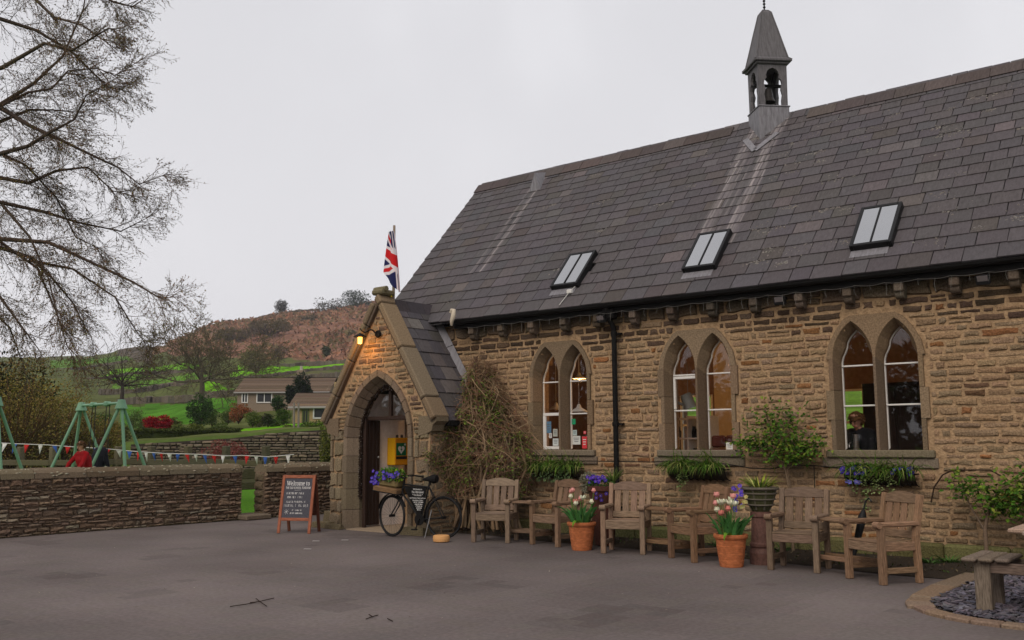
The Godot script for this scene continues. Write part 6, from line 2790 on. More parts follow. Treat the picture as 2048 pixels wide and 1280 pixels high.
func house(label: String, pa: Vector3, w: float, dep: float, h: float, rh: float, wins: Array, wallc: Color, roofc: Color, g: RandomNumberGenerator, chim: float) -> void:
	var yaw := atan2(-BX.z, BX.x)
	var H := thing("stone_house", label, "house", pa, yaw)
	var b := MB.new()
	b.col = wallc
	b.box(Vector3(w * .5, h * .5 - 1, -dep * .5), Vector3(w, h + 2, dep))
	for x in [.06, w - .06]:
		b.prism(poly([0, h, -dep, h, -dep * .5, h + rh]), -.06, .06, Transform3D(Basis(Vector3(0, 0, 1), Vector3.UP, Vector3(-1, 0, 0)), Vector3(x, 0, 0)))
	part(H, "wall", b, M.stone)
	var R := Node3D.new()
	put(H, R, "roof")
	var rows := 9
	for s in [0, 1]:
		for k in rows:
			var t0 := float(k) / rows
			var t1 := float(k + 1) / rows + .04
			b = MB.new()
			b.col = jit(roofc, g, .18)
			var z0 := lerpf(.3, -dep * .5, t0)
			var z1 := lerpf(.3, -dep * .5, t1)
			var y0 := lerpf(h - .2, h + rh, t0) + .1
			var y1 := lerpf(h - .2, h + rh, t1) + .02
			if s == 1:
				z0 = -dep - z0
				z1 = -dep - z1
			b.quad(Vector3(-.3, y0, z0), Vector3(w + .3, y0, z0), Vector3(w + .3, y1, z1), Vector3(-.3, y1, z1))
			b.quad(Vector3(-.3, y0 - .12, z0), Vector3(w + .3, y0 - .12, z0), Vector3(w + .3, y0, z0), Vector3(-.3, y0, z0))
			part(R, "tile_course", b, M.stone)
	b = MB.new()
	b.col = wallc
	b.cbox(Vector3(w * chim, h + rh + .2, -dep * .5), Vector3(.8, 1.3, .6), .05)
	b.col = L(.4, .36, .32)
	b.lathe([Vector2(.16, .8), Vector2(.14, 1.3), Vector2(0, 1.3)], 8, Transform3D(Basis.IDENTITY, Vector3(w * chim, h + rh, -dep * .5)))
	part(R, "chimney", b, M.stone)
	b = MB.new()
	b.col = L(.3, .29, .28)
	b.cbox(Vector3(w * .5, h - .22, .3), Vector3(w + .6, .14, .1), .02)
	part(H, "gutter_board", b, M.paint)
	for e in wins:
		var wn := Node3D.new()
		put(H, wn, "window")
		b = MB.new()
		b.col = e[4]
		var c := Vector3(e[0] + e[2] * .5, e[1] + e[3] * .5, .03)
		for q in [[Vector3(-e[2] * .5, 0, 0), Vector3(.1, e[3], .1)], [Vector3(e[2] * .5, 0, 0), Vector3(.1, e[3], .1)], [Vector3(0, -e[3] * .5, 0), Vector3(e[2] + .1, .1, .1)], [Vector3(0, e[3] * .5, 0), Vector3(e[2] + .1, .1, .1)], [Vector3.ZERO, Vector3(.08, e[3], .08)]]:
			b.box(c + q[0], q[1])
		part(wn, "frame", b, M.paint)
		b = MB.new()
		b.box(c + Vector3(0, 0, -.02), Vector3(e[2], e[3], .02))
		part(wn, "pane", b, mat(L(.03, .032, .035), .1))

func build_back() -> void:
	var g := RandomNumberGenerator.new()
	g.seed = 303
	swing("green metal swing frame with two people beside it", dp(243, 806, 23.6), dp(163, 811, 26.0), true)
	swing("green metal swing frame partly beyond the overhanging branches", dp(-6, 800, 22.5), dp(-130, 806, 25.0), false)
	# post and rail fence with bunting
	var A := dp(-90, 960, 27.5)
	A.y = 0
	var Bp := dp(300, 960, 27.0)
	Bp.y = 0
	var C := dp(530, 960, 25.5)
	C.y = 0
	var Fn := thing("rail_fence", "weathered wooden post and rail fence behind the swings", "fence", A)
	var legs := [[A, Bp, 6], [Bp, C, 3]]
	var b: MB
	for l in legs:
		var m: int = l[2]
		for k in m + 1:
			if k == m and l[0] == A:
				continue
			var p: Vector3 = l[0].lerp(l[1], float(k) / m) - A
			b = MB.new()
			b.col = jit(L(.11, .095, .06), g, .25)
			b.cbox(p + Vector3(0, .7, 0), Vector3(.2, 1.5, .16), .02)
			part(Fn, "post", b, M.wood_y)
		for y in [.5, 1.0]:
			for k in m:
				b = MB.new()
				b.col = jit(L(.1, .09, .055), g, .25)
				b.bar(l[0].lerp(l[1], float(k) / m) - A + Vector3(0, y, .1), l[0].lerp(l[1], (k + 1.0) / m) - A + Vector3(0, y + g.randf_range(-.03, .03), .1), .05, .16, .01)
				part(Fn, "rail", b, M.wood_x)
	# bunting strings
	var cols := [L(.55, .03, .03), L(.72, .7, .7), L(.05, .12, .42)]
	var names := ["red", "white", "blue"]
	var runs := [[[-20, 885], [40, 888], [95, 890], [150, 894], [205, 897], [270, 903]], [[270, 903], [330, 907], [400, 909], [455, 912], [485, 911], [540, 914], [588, 909]]]
	for ri in 2:
		var rn: Array = runs[ri]
		var B := thing("bunting", ["string of red, white and blue bunting behind the swings", "string of red, white and blue bunting towards the porch"][ri], "bunting", Vector3.ZERO, 0, "bunting strings")
		var cord := MB.new()
		cord.col = L(.6, .58, .56)
		var pts := []
		var rr := []
		for e in rn:
			var dd := 26.6 if e[0] < 280 else lerpf(26.3, 24.3, (e[0] - 270) / 318.0)
			pts.append(dp(e[0], e[1], dd))
			rr.append(.012)
		cord.tube(pts, rr, 4)
		part(B, "cord", cord, M.paint)
		var ci := 0
		for i in pts.size() - 1:
			var a: Vector3 = pts[i]
			var c: Vector3 = pts[i + 1]
			var n := maxi(1, int(a.distance_to(c) / .27))
			for k in n:
				var p := a.lerp(c, (k + .5) / n)
				var q := (c - a).normalized()
				b = MB.new()
				b.col = cols[ci % 3]
				var w := g.randf_range(.065, .085)
				var tip := p + Vector3(g.randf_range(-.05, .05), -g.randf_range(.2, .28), g.randf_range(-.08, .08))
				var mid := (p + tip) * .5 + Vector3(0, 0, .03)
				b.tri(p - q * w, mid, p + q * w)
				b.tri(p - q * w, tip, mid)
				b.tri(mid, tip, p + q * w)
				var f := part(B, "pennant", b, M.cloth)
				f.set_meta("label", names[ci % 3] + " triangular pennant")
				ci += 1
	# retaining garden wall far behind
	var Gw := thing("retaining_wall", "long grey stone retaining wall below the gardens and houses", "wall")
	var rest := MB.new()
	var core := MB.new()
	core.col = L(.05, .042, .035)
	var us := [262.0, 360.0, 460.0, 560.0, 660.0, 740.0]
	for i in us.size() - 1:
		var p0 := dp(us[i], tv(us[i], 43) - 1, 42.0)
		var p1 := dp(us[i + 1], tv(us[i + 1], 43) - 1, 42.0)
		var ln := Vector2(p1.x - p0.x, p1.z - p0.z).length()
		var ax := Vector3(p1.x - p0.x, 0, p1.z - p0.z).normalized()
		var zx := ax.cross(Vector3.UP).normalized()
		if zx.dot(CP - p0) < 0:
			zx = -zx
		var bs := Basis(ax, Vector3.UP, zx)
		core.quad(Vector3(p0.x, -.2, p0.z), Vector3(p1.x, -.2, p1.z), p1, p0)
		var y := 0.0
		while y < maxf(p0.y, p1.y) + .05:
			var h := g.randf_range(.09, .16)
			var x := 0.0
			while x < ln:
				var l := g.randf_range(.2, .6)
				var top := lerpf(p0.y, p1.y, x / ln) + g.randf_range(0, .08)
				if y + h < top:
					rest.col = jit(L(.15, .12, .09), g, .4)
					rest.stone(p0 * Vector3(1, 0, 1) + ax * (x + l * .5) + Vector3(0, y + h * .5, 0) + zx * .05, Vector3(l - .02, h - .02, .14), bs, g, .2)
				x += l
			y += h
	part(Gw, "wall_core", core, M.stone)
	stuff(Gw, "stone_courses", rest, M.stone)
	# shrubs and trees between the playground and the houses
	var olive := [L(.15, .125, .03), L(.19, .15, .04), L(.1, .085, .025), L(.16, .1, .04)]
	var spec := [
		[-60, 33.0, 250, 120, "tangled olive brown hawthorn behind the left swing leg"],
		[30, 34.0, 270, 110, "tallest olive brown hawthorn under the dark conifer"],
		[120, 35.5, 205, 85, "olive green hawthorn directly behind the swing top bar"],
		[195, 36.5, 150, 60, "small yellow green hawthorn right of the swing people"]]
	for e in spec:
		var p := dp(e[0], 950, e[1])
		p.y = 0
		var hh: float = e[2] * e[1] / FL * .5
		var ww: float = e[3] * e[1] / FL
		bush("hawthorn", e[4], "shrub", p, Vector3(ww, hh, ww * .8), 8000, .075, olive, g, 30, true, "hawthorns behind the fence", 160, Color(.1, .06, .035))
	var pc := dp(38, 850, 47)
	pc.y = 0.5
	bush("conifer", "dark conifer standing above the olive hawthorns", "tree", pc, Vector3(1.9, 3.0, 1.6), 4200, .2, [L(.012, .016, .006), L(.02, .026, .01), L(.03, .02, .008)], g, 26)
	var balls := [
		["red_maple", "crimson dome-shaped maple above the clipped dark hedge", "tree", 315, 56.0, 864, 30, 15, [L(.19, .006, .012), L(.12, .004, .008), L(.26, .015, .02)], .13, 2200],
		["round_tree", "small orange brown ball-headed tree in front of the bungalow", "tree", 477, 66.0, 842, 23, 17, [L(.24, .07, .03), L(.17, .06, .025), L(.12, .07, .03)], .14, 1300],
		["shrub", "large dark green shrub at the foot of the wide bare tree", "shrub", 398, 62.0, 852, 28, 30, [L(.02, .045, .012), L(.035, .06, .02)], .16, 1600],
		["shrub", "domed mid green shrub left of the orange ball-headed tree", "shrub", 440, 58.0, 866, 18, 10, [L(.05, .085, .02), L(.08, .1, .03)], .13, 900],
		["shrub", "bright olive clipped dome beside the crimson maple", "shrub", 388, 52.0, 868, 16, 9, [L(.1, .12, .02), L(.07, .09, .02)], .12, 800],
		["shrub", "small olive dome touching the crimson maple", "shrub", 358, 53.0, 868, 14, 9, [L(.09, .11, .03), L(.07, .09, .02)], .12, 700],
		["shrub", "dark green shrub against the bungalow wall", "shrub", 559, 72.0, 822, 17, 15, [L(.02, .045, .015), L(.035, .065, .02)], .15, 1100],
		["shrub", "clipped green dome in front of the yellow stone house", "shrub", 566, 58.0, 846, 16, 13, [L(.04, .07, .015), L(.06, .09, .02)], .13, 900],
		["shrub", "yellow green bush between bungalow and orange tree", "shrub", 505, 60.0, 850, 16, 13, [L(.1, .11, .03), L(.06, .09, .02)], .13, 900],
		["shrub", "low dark shrub by the dome in the garden", "shrub", 536, 56.0, 850, 13, 10, [L(.03, .055, .015), L(.05, .04, .03)], .13, 800],
		["shrub", "reddish bare shrub at the retaining wall foot", "shrub", 450, 38.5, 930, 44, 24, [L(.17, .04, .04), L(.12, .045, .035)], .08, 2200],
		["shrub", "mossy green bush growing beside the porch corner", "shrub", 652, 36.0, 935, 17, 42, [L(.1, .1, .02), L(.07, .08, .02)], .09, 1500],
		["shrub", "low hedge bush along the lawn by the yellow stone house", "shrub", 640, 47.0, 862, 32, 10, [L(.07, .1, .015), L(.05, .07, .02)], .1, 1300],
		["shrub", "yellow green tree on the lower moor edge", "shrub", 512, 205.0, 742, 36, 24, [L(.11, .105, .03), L(.09, .085, .035)], .5, 1500],
		["shrub", "lone dark bush on the brown bracken slope", "shrub", 653, 230.0, 712, 9, 9, [L(.035, .05, .02), L(.05, .06, .025)], .45, 700],
		["shrub", "pale green scrub near the top of the bracken", "shrub", 700, 300.0, 682, 16, 11, [L(.12, .1, .05), L(.1, .09, .05)], .6, 800],
		["shrub", "grey brown scrub bank below the moor skyline", "shrub", 540, 330.0, 668, 48, 14, [L(.1, .08, .04), L(.085, .065, .035)], .8, 1700],
		["shrub", "brown scrub on the moor above the wide bare tree", "shrub", 470, 330.0, 686, 40, 15, [L(.09, .07, .035), L(.08, .06, .03)], .8, 1500],
		["shrub", "scrub at the crest beside the hilltop trees", "shrub", 620, 370.0, 645, 22, 8, [L(.1, .085, .05), L(.09, .07, .04)], .8, 700],
		["hilltop_tree", "dark conifer standing alone on the moor skyline", "tree", 563, 420.0, 634, 13, 17, [L(.05, .055, .05), L(.07, .07, .065)], .8, 900],
		["hilltop_tree", "spreading grey tree beside the white hilltop building", "tree", 657, 415.0, 641, 34, 22, [L(.06, .055, .04), L(.05, .05, .035)], .9, 900],
		["hilltop_tree", "largest dark green tree right of the white hilltop building", "tree", 708, 412.0, 641, 40, 30, [L(.025, .045, .025), L(.035, .05, .03)], .9, 1600],
		["hilltop_tree", "bare greyish tree at the end of the hilltop group", "tree", 735, 415.0, 634, 19, 16, [L(.07, .065, .05), L(.06, .055, .045)], .9, 500]]
	for e in balls:
		var d: float = e[4]
		var p := dp(e[3], e[5], d)
		var k := d / FL
		bush(e[0], e[1], e[2], p - Vector3(0, e[7] * k * .15, 0), Vector3(e[6] * k, e[7] * k, e[6] * k * .8) * 1.15, int(e[10] * 1.6), e[9] * .8, e[8], g, 18, e[0] == "round_tree")
	# more garden planting, copied by eye
	var fill := [[285, 60.0, 866, 20, 16], [345, 63.0, 860, 18, 14], [425, 66.0, 846, 14, 16], [455, 70.0, 842, 16, 12], [520, 66.0, 846, 14, 9], [548, 62.0, 850, 15, 9], [610, 55.0, 856, 14, 8], [583, 52.0, 858, 16, 8], [470, 52.0, 872, 20, 7], [418, 50.0, 874, 16, 8], [240, 45.0, 905, 26, 30], [205, 60.0, 872, 26, 26], [265, 75.0, 850, 22, 18]]
	var lab := ["plain green garden shrub behind the hedge end", "plain green garden shrub behind the crimson maple", "narrow green shrub under the bungalow corner", "low brownish shrub below the bungalow window", "low green shrub on the lawn edge by the orange tree", "low green shrub below the dark bungalow shrub", "small hedge shrub before the yellow house door", "small hedge shrub by the two grey posts", "low flowering cushion on top of the retaining wall", "low olive cushion beside the clipped hedge", "tall olive shrub at the end of the retaining wall", "broad green shrub between hawthorns and meadow", "mid green shrub at the foot of the dark green bank"]
	for i in fill.size():
		var e: Array = fill[i]
		var k: float = e[1] / FL
		var cs: Array = [[L(.05, .085, .02), L(.08, .11, .03)], [L(.09, .09, .03), L(.06, .07, .02)], [L(.035, .06, .015), L(.06, .09, .02)]][i % 3]
		bush("shrub", lab[i], "shrub", dp(e[0], e[2], e[1]) - Vector3(0, .2, 0), Vector3(e[3] * k, e[4] * k, e[3] * k * .8) * 1.1, 1300, .11, cs, g, 16, false, "garden shrubs")
	# cypress clump
	for e in [[598, 800, 18, 62, "tall dark cypress between the two stone houses"], [580, 802, 9, 42, "shorter dark cypress leaning on the tall one"], [613, 802, 11, 46, "dark cypress behind the yellow stone house roof"]]:
		var d := 86.0
		var k := d / FL
		bush("cypress", e[4], "tree", dp(e[0], e[1] + 12, d), Vector3(e[2] * k, e[3] * k * .52, e[2] * k), 1500, .24, [L(.014, .022, .012), L(.024, .034, .018)], g, 22)
	# clipped hedge
	b = MB.new()
	var h0 := dp(272, 886, 49)
	var h1 := dp(480, 884, 50)
	for k in 6000:
		var t := g.randf()
		var p := h0.lerp(h1, t) + Vector3(0, g.randf_range(0, .62), 0) + BZ * g.randf_range(-.4, .4)
		if g.randf() < .4:
			p = h0.lerp(h1, t) + Vector3(0, .62, 0) + BZ * g.randf_range(-.5, .5)
		b.col = jit(L(.055, .07, .018), g, .45)
		b.leaf(p, Vector3(g.randf_range(-1, 1), g.randf_range(-.3, 1), g.randf_range(-1, 1)).normalized(), Vector3.UP, .13, .09)
	b.col = L(.04, .055, .015)
	b.bar(h0 + Vector3(0, .28, 0), h1 + Vector3(0, .28, 0), .6, .56, .05)
	solo("clipped_hedge", "long clipped dark hedge on top of the retaining wall", "hedge", b, M.leafm)
	bare_tree("wide bare tree with dense olive twigs on the green hillside", dp(402, 798, 108), 8.9, 10.5, g, L(.1, .083, .055), [L(.17, .145, .07), L(.13, .11, .06)], 9, .018, 3)
	bare_tree("twisted small bare tree in front of the meadow walls", dp(243, 800, 88), 5.4, 5.0, g, L(.05, .04, .032), [L(.08, .06, .05)], 1, .014, 2)
	bare_tree("slender leafless tree at the bracken edge", dp(555, 730, 215), 5.6, 2.8, g, L(.08, .065, .055), [L(.09, .07, .06)], 1, .03, 2)
	# houses
	var k1 := 96.0 / FL
	var w1 := 180 * k1
	house("stone bungalow with wide brown roof and white windows", dp(474, 812, 96), w1, 7.0, 1.55, 1.45, [[.5, .35, .55, .95, L(.6, .6, .58)], [2.0, .35, 1.5, .95, L(.6, .6, .58)], [5.3, .35, 1.3, .95, L(.6, .6, .58)]], L(.24, .19, .14), L(.16, .115, .085), g, .62)
	house("yellow stone house with brown roof and wide dark window", dp(585, 846, 70), 6.0, 5.0, 1.35, .95, [[1.55, .35, 1.9, .75, L(.5, .5, .5)], [.75, .0, .4, .95, L(.08, .1, .03)]], L(.34, .255, .13), L(.165, .12, .09), g, .5)
	b = MB.new()
	b.col = L(.5, .49, .47)
	b.box(Vector3(0, 1.2, 0), Vector3(7, 2.6, 5))
	b.col = L(.2, .19, .19)
	b.prism(poly([-2.6, 2.5, 2.6, 2.5, 0, 4]), -3.6, 3.6, Transform3D(Basis(Vector3.UP, PI / 2), Vector3.ZERO))
	var hb := solo("hilltop_building", "small white building among the hilltop trees", "building", b, M.paint)
	hb.position = dp(682, 630, 428)
	hb.rotation.y = atan2(-BX.z, BX.x)
	for e in [[588, 858, 806], [597, 858, 806]]:
		b = MB.new()
		b.col = L(.22, .2, .17)
		var d := 47.0
		b.tube([dp(e[0], e[1], d), dp(e[0], e[2], d)], [.06, .05], 6)
		solo("utility_post", "thin grey post standing by the yellow stone house", "post", b, M.wood_y, "posts by the yellow house")

# trees across the lane, behind the camera: the school windows mirror them
func build_opposite() -> void:
	var g := RandomNumberGenerator.new()
	g.seed = 91
	var lab := ["tall leafy tree across the yard mirrored in the school windows", "broad leafy tree across the yard", "rounded dark tree across the yard", "leafy ash across the yard beside the broad tree", "dark holly across the yard", "pale leafy tree across the yard end", "old thorn tree across the yard", "dense laurel tree across the yard", "tall hedge tree across the yard", "young sycamore across the yard", "bushy elder across the yard", "ivy-clad tree across the yard"]
	for i in 12:
		var x := -62.0 + i * 7.0
		var z := 33.0 + g.randf_range(-2, 3)
		bush("roadside_tree", lab[i], "tree", Vector3(x + g.randf_range(-1, 1), -.2, z), Vector3(4.8, g.randf_range(3.0, 4.0), 3.0), 2600, .55, [L(.03, .05, .015), L(.05, .07, .02), L(.04, .04, .02)], g, 26, false, "trees across the yard")

# ------------------------------------------------------------------ people
func net_body(bones: Array, cell: float, blend: float) -> MB:
	var lo := Vector3.INF
	var hi := -Vector3.INF
	for e in bones:
		var r: float = maxf(e[2], e[3]) + cell * 3
		lo = lo.min(e[0].min(e[1]) - Vector3.ONE * r)
		hi = hi.max(e[0].max(e[1]) + Vector3.ONE * r)
	var nx := int((hi.x - lo.x) / cell) + 2
	var ny := int((hi.y - lo.y) / cell) + 2
	var nz := int((hi.z - lo.z) / cell) + 2
	var f := PackedFloat32Array()
	f.resize(nx * ny * nz)
	f.fill(1.0)
	var best := PackedFloat32Array()
	best.resize(nx * ny * nz)
	best.fill(1.0)
	var who := PackedInt32Array()
	who.resize(nx * ny * nz)
	for bi in bones.size():
		var e: Array = bones[bi]
		var a: Vector3 = e[0]
		var ab: Vector3 = e[1] - a
		var l2 := maxf(ab.length_squared(), .000001)
		var r: float = maxf(e[2], e[3]) + blend + cell * 2
		var p0: Vector3 = ((e[0].min(e[1]) - Vector3.ONE * r) - lo) / cell
		var p1: Vector3 = ((e[0].max(e[1]) + Vector3.ONE * r) - lo) / cell
		for k in range(maxi(0, int(p0.z)), mini(nz, int(p1.z) + 1)):
			for j in range(maxi(0, int(p0.y)), mini(ny, int(p1.y) + 1)):
				for i in range(maxi(0, int(p0.x)), mini(nx, int(p1.x) + 1)):
					var q := lo + Vector3(i, j, k) * cell - a
					var t := clampf(q.dot(ab) / l2, 0, 1)
					var d := (q - ab * t).length() - lerpf(e[2], e[3], t)
					var id := i + nx * (j + ny * k)
					var o := f[id]
					var h := maxf(blend - absf(o - d), 0.0) / blend
					f[id] = minf(o, d) - h * h * blend * .25
					if d < best[id]:
						best[id] = d
						who[id] = bi
	var vid := {}
	var pos := PackedVector3Array()
	var col := PackedColorArray()
	for k in nz - 1:
		for j in ny - 1:
			for i in nx - 1:
				var id := i + nx * (j + ny * k)
				var m := 0
				var s := Vector3.ZERO
				var c := 0
				var vals := []
				for q in 8:
					var w := f[id + (q & 1) + nx * (((q >> 1) & 1) + ny * ((q >> 2) & 1))]
					vals.append(w)
					if w < 0:
						m += 1
				if m == 0 or m == 8:
					continue
				for ed in [[0, 1], [2, 3], [4, 5], [6, 7], [0, 2], [1, 3], [4, 6], [5, 7], [0, 4], [1, 5], [2, 6], [3, 7]]:
					var va: float = vals[ed[0]]
					var vb: float = vals[ed[1]]
					if (va < 0) != (vb < 0):
						var t := va / (va - vb)
						var qa := Vector3(ed[0] & 1, (ed[0] >> 1) & 1, (ed[0] >> 2) & 1)
						var qb := Vector3(ed[1] & 1, (ed[1] >> 1) & 1, (ed[1] >> 2) & 1)
						s += qa.lerp(qb, t)
						c += 1
				vid[id] = pos.size()
				pos.push_back(lo + (Vector3(i, j, k) + s / c) * cell)
				col.push_back(bones[who[id]][4])
	var nrm := PackedVector3Array()
	nrm.resize(pos.size())
	var faces := []
	for id: int in vid:
		var i := id % nx
		var j := (id / nx) % ny
		var k := id / (nx * ny)
		for ax in 3:
			var st: int = [1, nx, nx * ny][ax]
			var o1: int = [nx, nx * ny, 1][ax]
			var o2: int = [nx * ny, 1, nx][ax]
			if (i == 0 and ax != 0) or (j == 0 and ax != 1) or (k == 0 and ax != 2):
				continue
			var va := f[id]
			var vb := f[id + st]
			if (va < 0) == (vb < 0):
				continue
			if not (vid.has(id - o1) and vid.has(id - o2) and vid.has(id - o1 - o2)):
				continue
			var q := [vid[id], vid[id - o1], vid[id - o1 - o2], vid[id - o2]]
			if va > 0:
				q.reverse()
			faces.append(q)
			var nn := (pos[q[1]] - pos[q[0]]).cross(pos[q[2]] - pos[q[0]])
			for z in 4:
				nrm[q[z]] += nn
	var b := MB.new()
	for q in faces:
		for t in [[0, 1, 2], [0, 2, 3]]:
			var i0: int = q[t[0]]
			var i1: int = q[t[1]]
			var i2: int = q[t[2]]
			b.v.push_back(pos[i0]); b.v.push_back(pos[i2]); b.v.push_back(pos[i1])
			b.n.push_back(nrm[i0].normalized()); b.n.push_back(nrm[i2].normalized()); b.n.push_back(nrm[i1].normalized())
			b.c.push_back(col[i0]); b.c.push_back(col[i2]); b.c.push_back(col[i1])
	return b

# joints are given in the figure's own frame, +z the way it faces
func person(label: String, at: Vector3, turn: float, h: float, bow: float, head_bow: float, top: Color, legs: Color, hair: Color, arms: Array) -> void:
	var N := thing("person", label, "person", at, turn)
	var s := h / 1.7
	var skin := L(.5, .27, .19)
	var hip := Vector3(0, .92, 0) * s
	var up := Vector3(0, cos(bow), sin(bow))
	var fw := Vector3(0, -sin(bow), cos(bow))
	var chest := hip + up * .34 * s
	var neck := hip + up * .52 * s
	var hu := Vector3(0, cos(bow * .6 + head_bow), sin(bow * .6 + head_bow))
	var hf := Vector3(0, -sin(bow * .6 + head_bow), cos(bow * .6 + head_bow))
	var hc := neck + hu * .17 * s
	var bones := [
		[hip + Vector3(-.06, 0, 0) * s, hip + Vector3(.06, 0, 0) * s, .13 * s, .13 * s, legs],
		[hip + Vector3(-.05, 0, 0) * s + up * .1 * s, chest + Vector3(-.07, 0, 0) * s, .13 * s, .145 * s, top],
		[hip + Vector3(.05, 0, 0) * s + up * .1 * s, chest + Vector3(.07, 0, 0) * s, .13 * s, .145 * s, top],
		[neck + Vector3(-.13, -.04, 0) * s, neck + Vector3(.13, -.04, 0) * s, .075 * s, .075 * s, top],
		[neck, neck + hu * .08 * s, .055 * s, .052 * s, skin]]
	for e in [-1, 1]:
		var kn := Vector3(.1 * e, .5, .03) * s
		var an := Vector3(.11 * e, .09, -.02) * s
		bones.append([hip + Vector3(.09 * e, -.02, 0) * s, kn, .095 * s, .065 * s, legs])
		bones.append([kn, an, .062 * s, .045 * s, legs])
		bones.append([an + Vector3(0, -.045, -.03) * s, an + Vector3(.01 * e, -.05, .15) * s, .042 * s, .036 * s, L(.03, .028, .026)])
		var sh: Vector3 = neck + Vector3(.19 * e, -.05, 0) * s
		var ar: Array = arms[0 if e < 0 else 1]
		var el: Vector3 = sh + ar[0] * .29 * s
		var wr: Vector3 = el + ar[1] * .25 * s
		bones.append([sh, el, .062 * s, .05 * s, top])
		bones.append([el, wr, .048 * s, .036 * s, top])
		var hd: Vector3 = ar[1].normalized()
		var side := hd.cross(Vector3.UP).normalized()
		var pm := wr + hd * .06 * s
		bones.append([wr, pm, .03 * s, .034 * s, skin])
		for k in 4:
			var b0 := pm + side * (-.027 + k * .018) * s + hd * .02 * s
			bones.append([b0, b0 + (hd + Vector3.DOWN * .4).normalized() * [.055, .065, .062, .05][k] * s, .0095, .008, skin])
		bones.append([wr + side * .03 * s, wr + side * .05 * s + hd * .06 * s, .011, .009, skin])
	var b := net_body(bones, .018, .03)
	var hb := [
		[hc - hu * .01 * s - hf * .015 * s, hc + hu * .03 * s - hf * .01 * s, .082 * s, .08 * s, skin],
		[hc + hf * .02 * s - hu * .06 * s, hc + hf * .045 * s - hu * .085 * s, .055 * s, .032 * s, skin],
		[hc + hf * .085 * s - hu * .005 * s, hc + hf * .1 * s - hu * .04 * s, .01 * s, .015 * s, skin],
		[hc + hf * .072 * s - hu * .075 * s + Vector3(-.018, 0, 0) * s, hc + hf * .072 * s - hu * .075 * s + Vector3(.018, 0, 0) * s, .009 * s, .009 * s, L(.4, .12, .1)],
		[hc + Vector3(-.08, 0, 0) * s - hu * .02 * s, hc + Vector3(-.084, 0, 0) * s + hu * .015 * s, .014 * s, .016 * s, skin],
		[hc + Vector3(.08, 0, 0) * s - hu * .02 * s, hc + Vector3(.084, 0, 0) * s + hu * .015 * s, .014 * s, .016 * s, skin],
		[neck, neck + hu * .1 * s, .05 * s, .05 * s, skin]]
	for e in [-1, 1]:
		var eye: Vector3 = hc + hf * .073 * s + Vector3(.03 * e, 0, 0) * s + hu * .005 * s
		hb.append([eye, eye + hf * .002, .009 * s, .009 * s, L(.03, .025, .02)])
	var hm := net_body(hb, .008, .018)
	b.v.append_array(hm.v)
	b.n.append_array(hm.n)
	b.c.append_array(hm.c)
	part(N, "body", b, M.cloth)
	var g := RandomNumberGenerator.new()
	g.seed = int(h * 1000)
	var hr := MB.new()
	var up_ax := hu
	for k in 700:
		var d := Vector3(g.randf_range(-1, 1), g.randf_range(-.55, 1), g.randf_range(-1, .75)).normalized()
		if d.z > .35 and d.y < .4:
			continue
		var w := Vector3(d.x, 0, 0) + hu * d.y + hf * d.z
		var p := hc + hu * .012 * s - hf * .012 * s + w * .088 * s
		hr.col = jit(hair, g, .35)
		var dn := (Vector3(g.randf_range(-.6, .6), 0, 0) - hu * g.randf_range(.3, 1.0) + w * .35 + hf * g.randf_range(-.3, .5)).normalized()
		hr.leaf(p, dn, w, .055 * s, .028 * s)
	hr.col = hair * .7
	hr.ball(hc + hu * .032 * s - hf * .02 * s, Vector3(.088, .083, .088) * s, 12)
	part(N, "hair", hr, M.leafm)

func build_people() -> void:
	var vy := atan2(BZ.x, BZ.z)
	var p := dp(172, 950, 22.4)
	p.y = -.05
	person("person in bright red jumper bending forward beside the swing", p, vy - .6, 1.64, .25, .1, L(.3, .008, .012), L(.03, .035, .06), L(.13, .07, .035), [[Vector3(-.25, -.75, .55).normalized(), Vector3(.1, -.8, .5).normalized()], [Vector3(.2, -.8, .5).normalized(), Vector3(-.1, -.75, .6).normalized()]])
	p = dp(194, 950, 23.4)
	p.y = -.05
	person("person in dark jacket standing behind the red jumper by the swing", p, vy + 2.5, 1.72, .12, .15, L(.018, .018, .024), L(.02, .02, .028), L(.1, .05, .03), [[Vector3(-.2, -.95, .1).normalized(), Vector3(-.05, -.9, .3).normalized()], [Vector3(.3, -.9, .1).normalized(), Vector3(.1, -.8, .4).normalized()]])
	p = wp(1730, 900, -.75)
	p.y = .25
	person("person with bowed head in dark jacket seen through the school window", p, vy - .95, 1.66, .2, .35, L(.014, .014, .016), L(.02, .02, .024), L(.16, .08, .035), [[Vector3(-.2, -.9, .3).normalized(), Vector3(.2, -.2, .95).normalized()], [Vector3(.2, -.9, .3).normalized(), Vector3(-.2, -.2, .95).normalized()]])

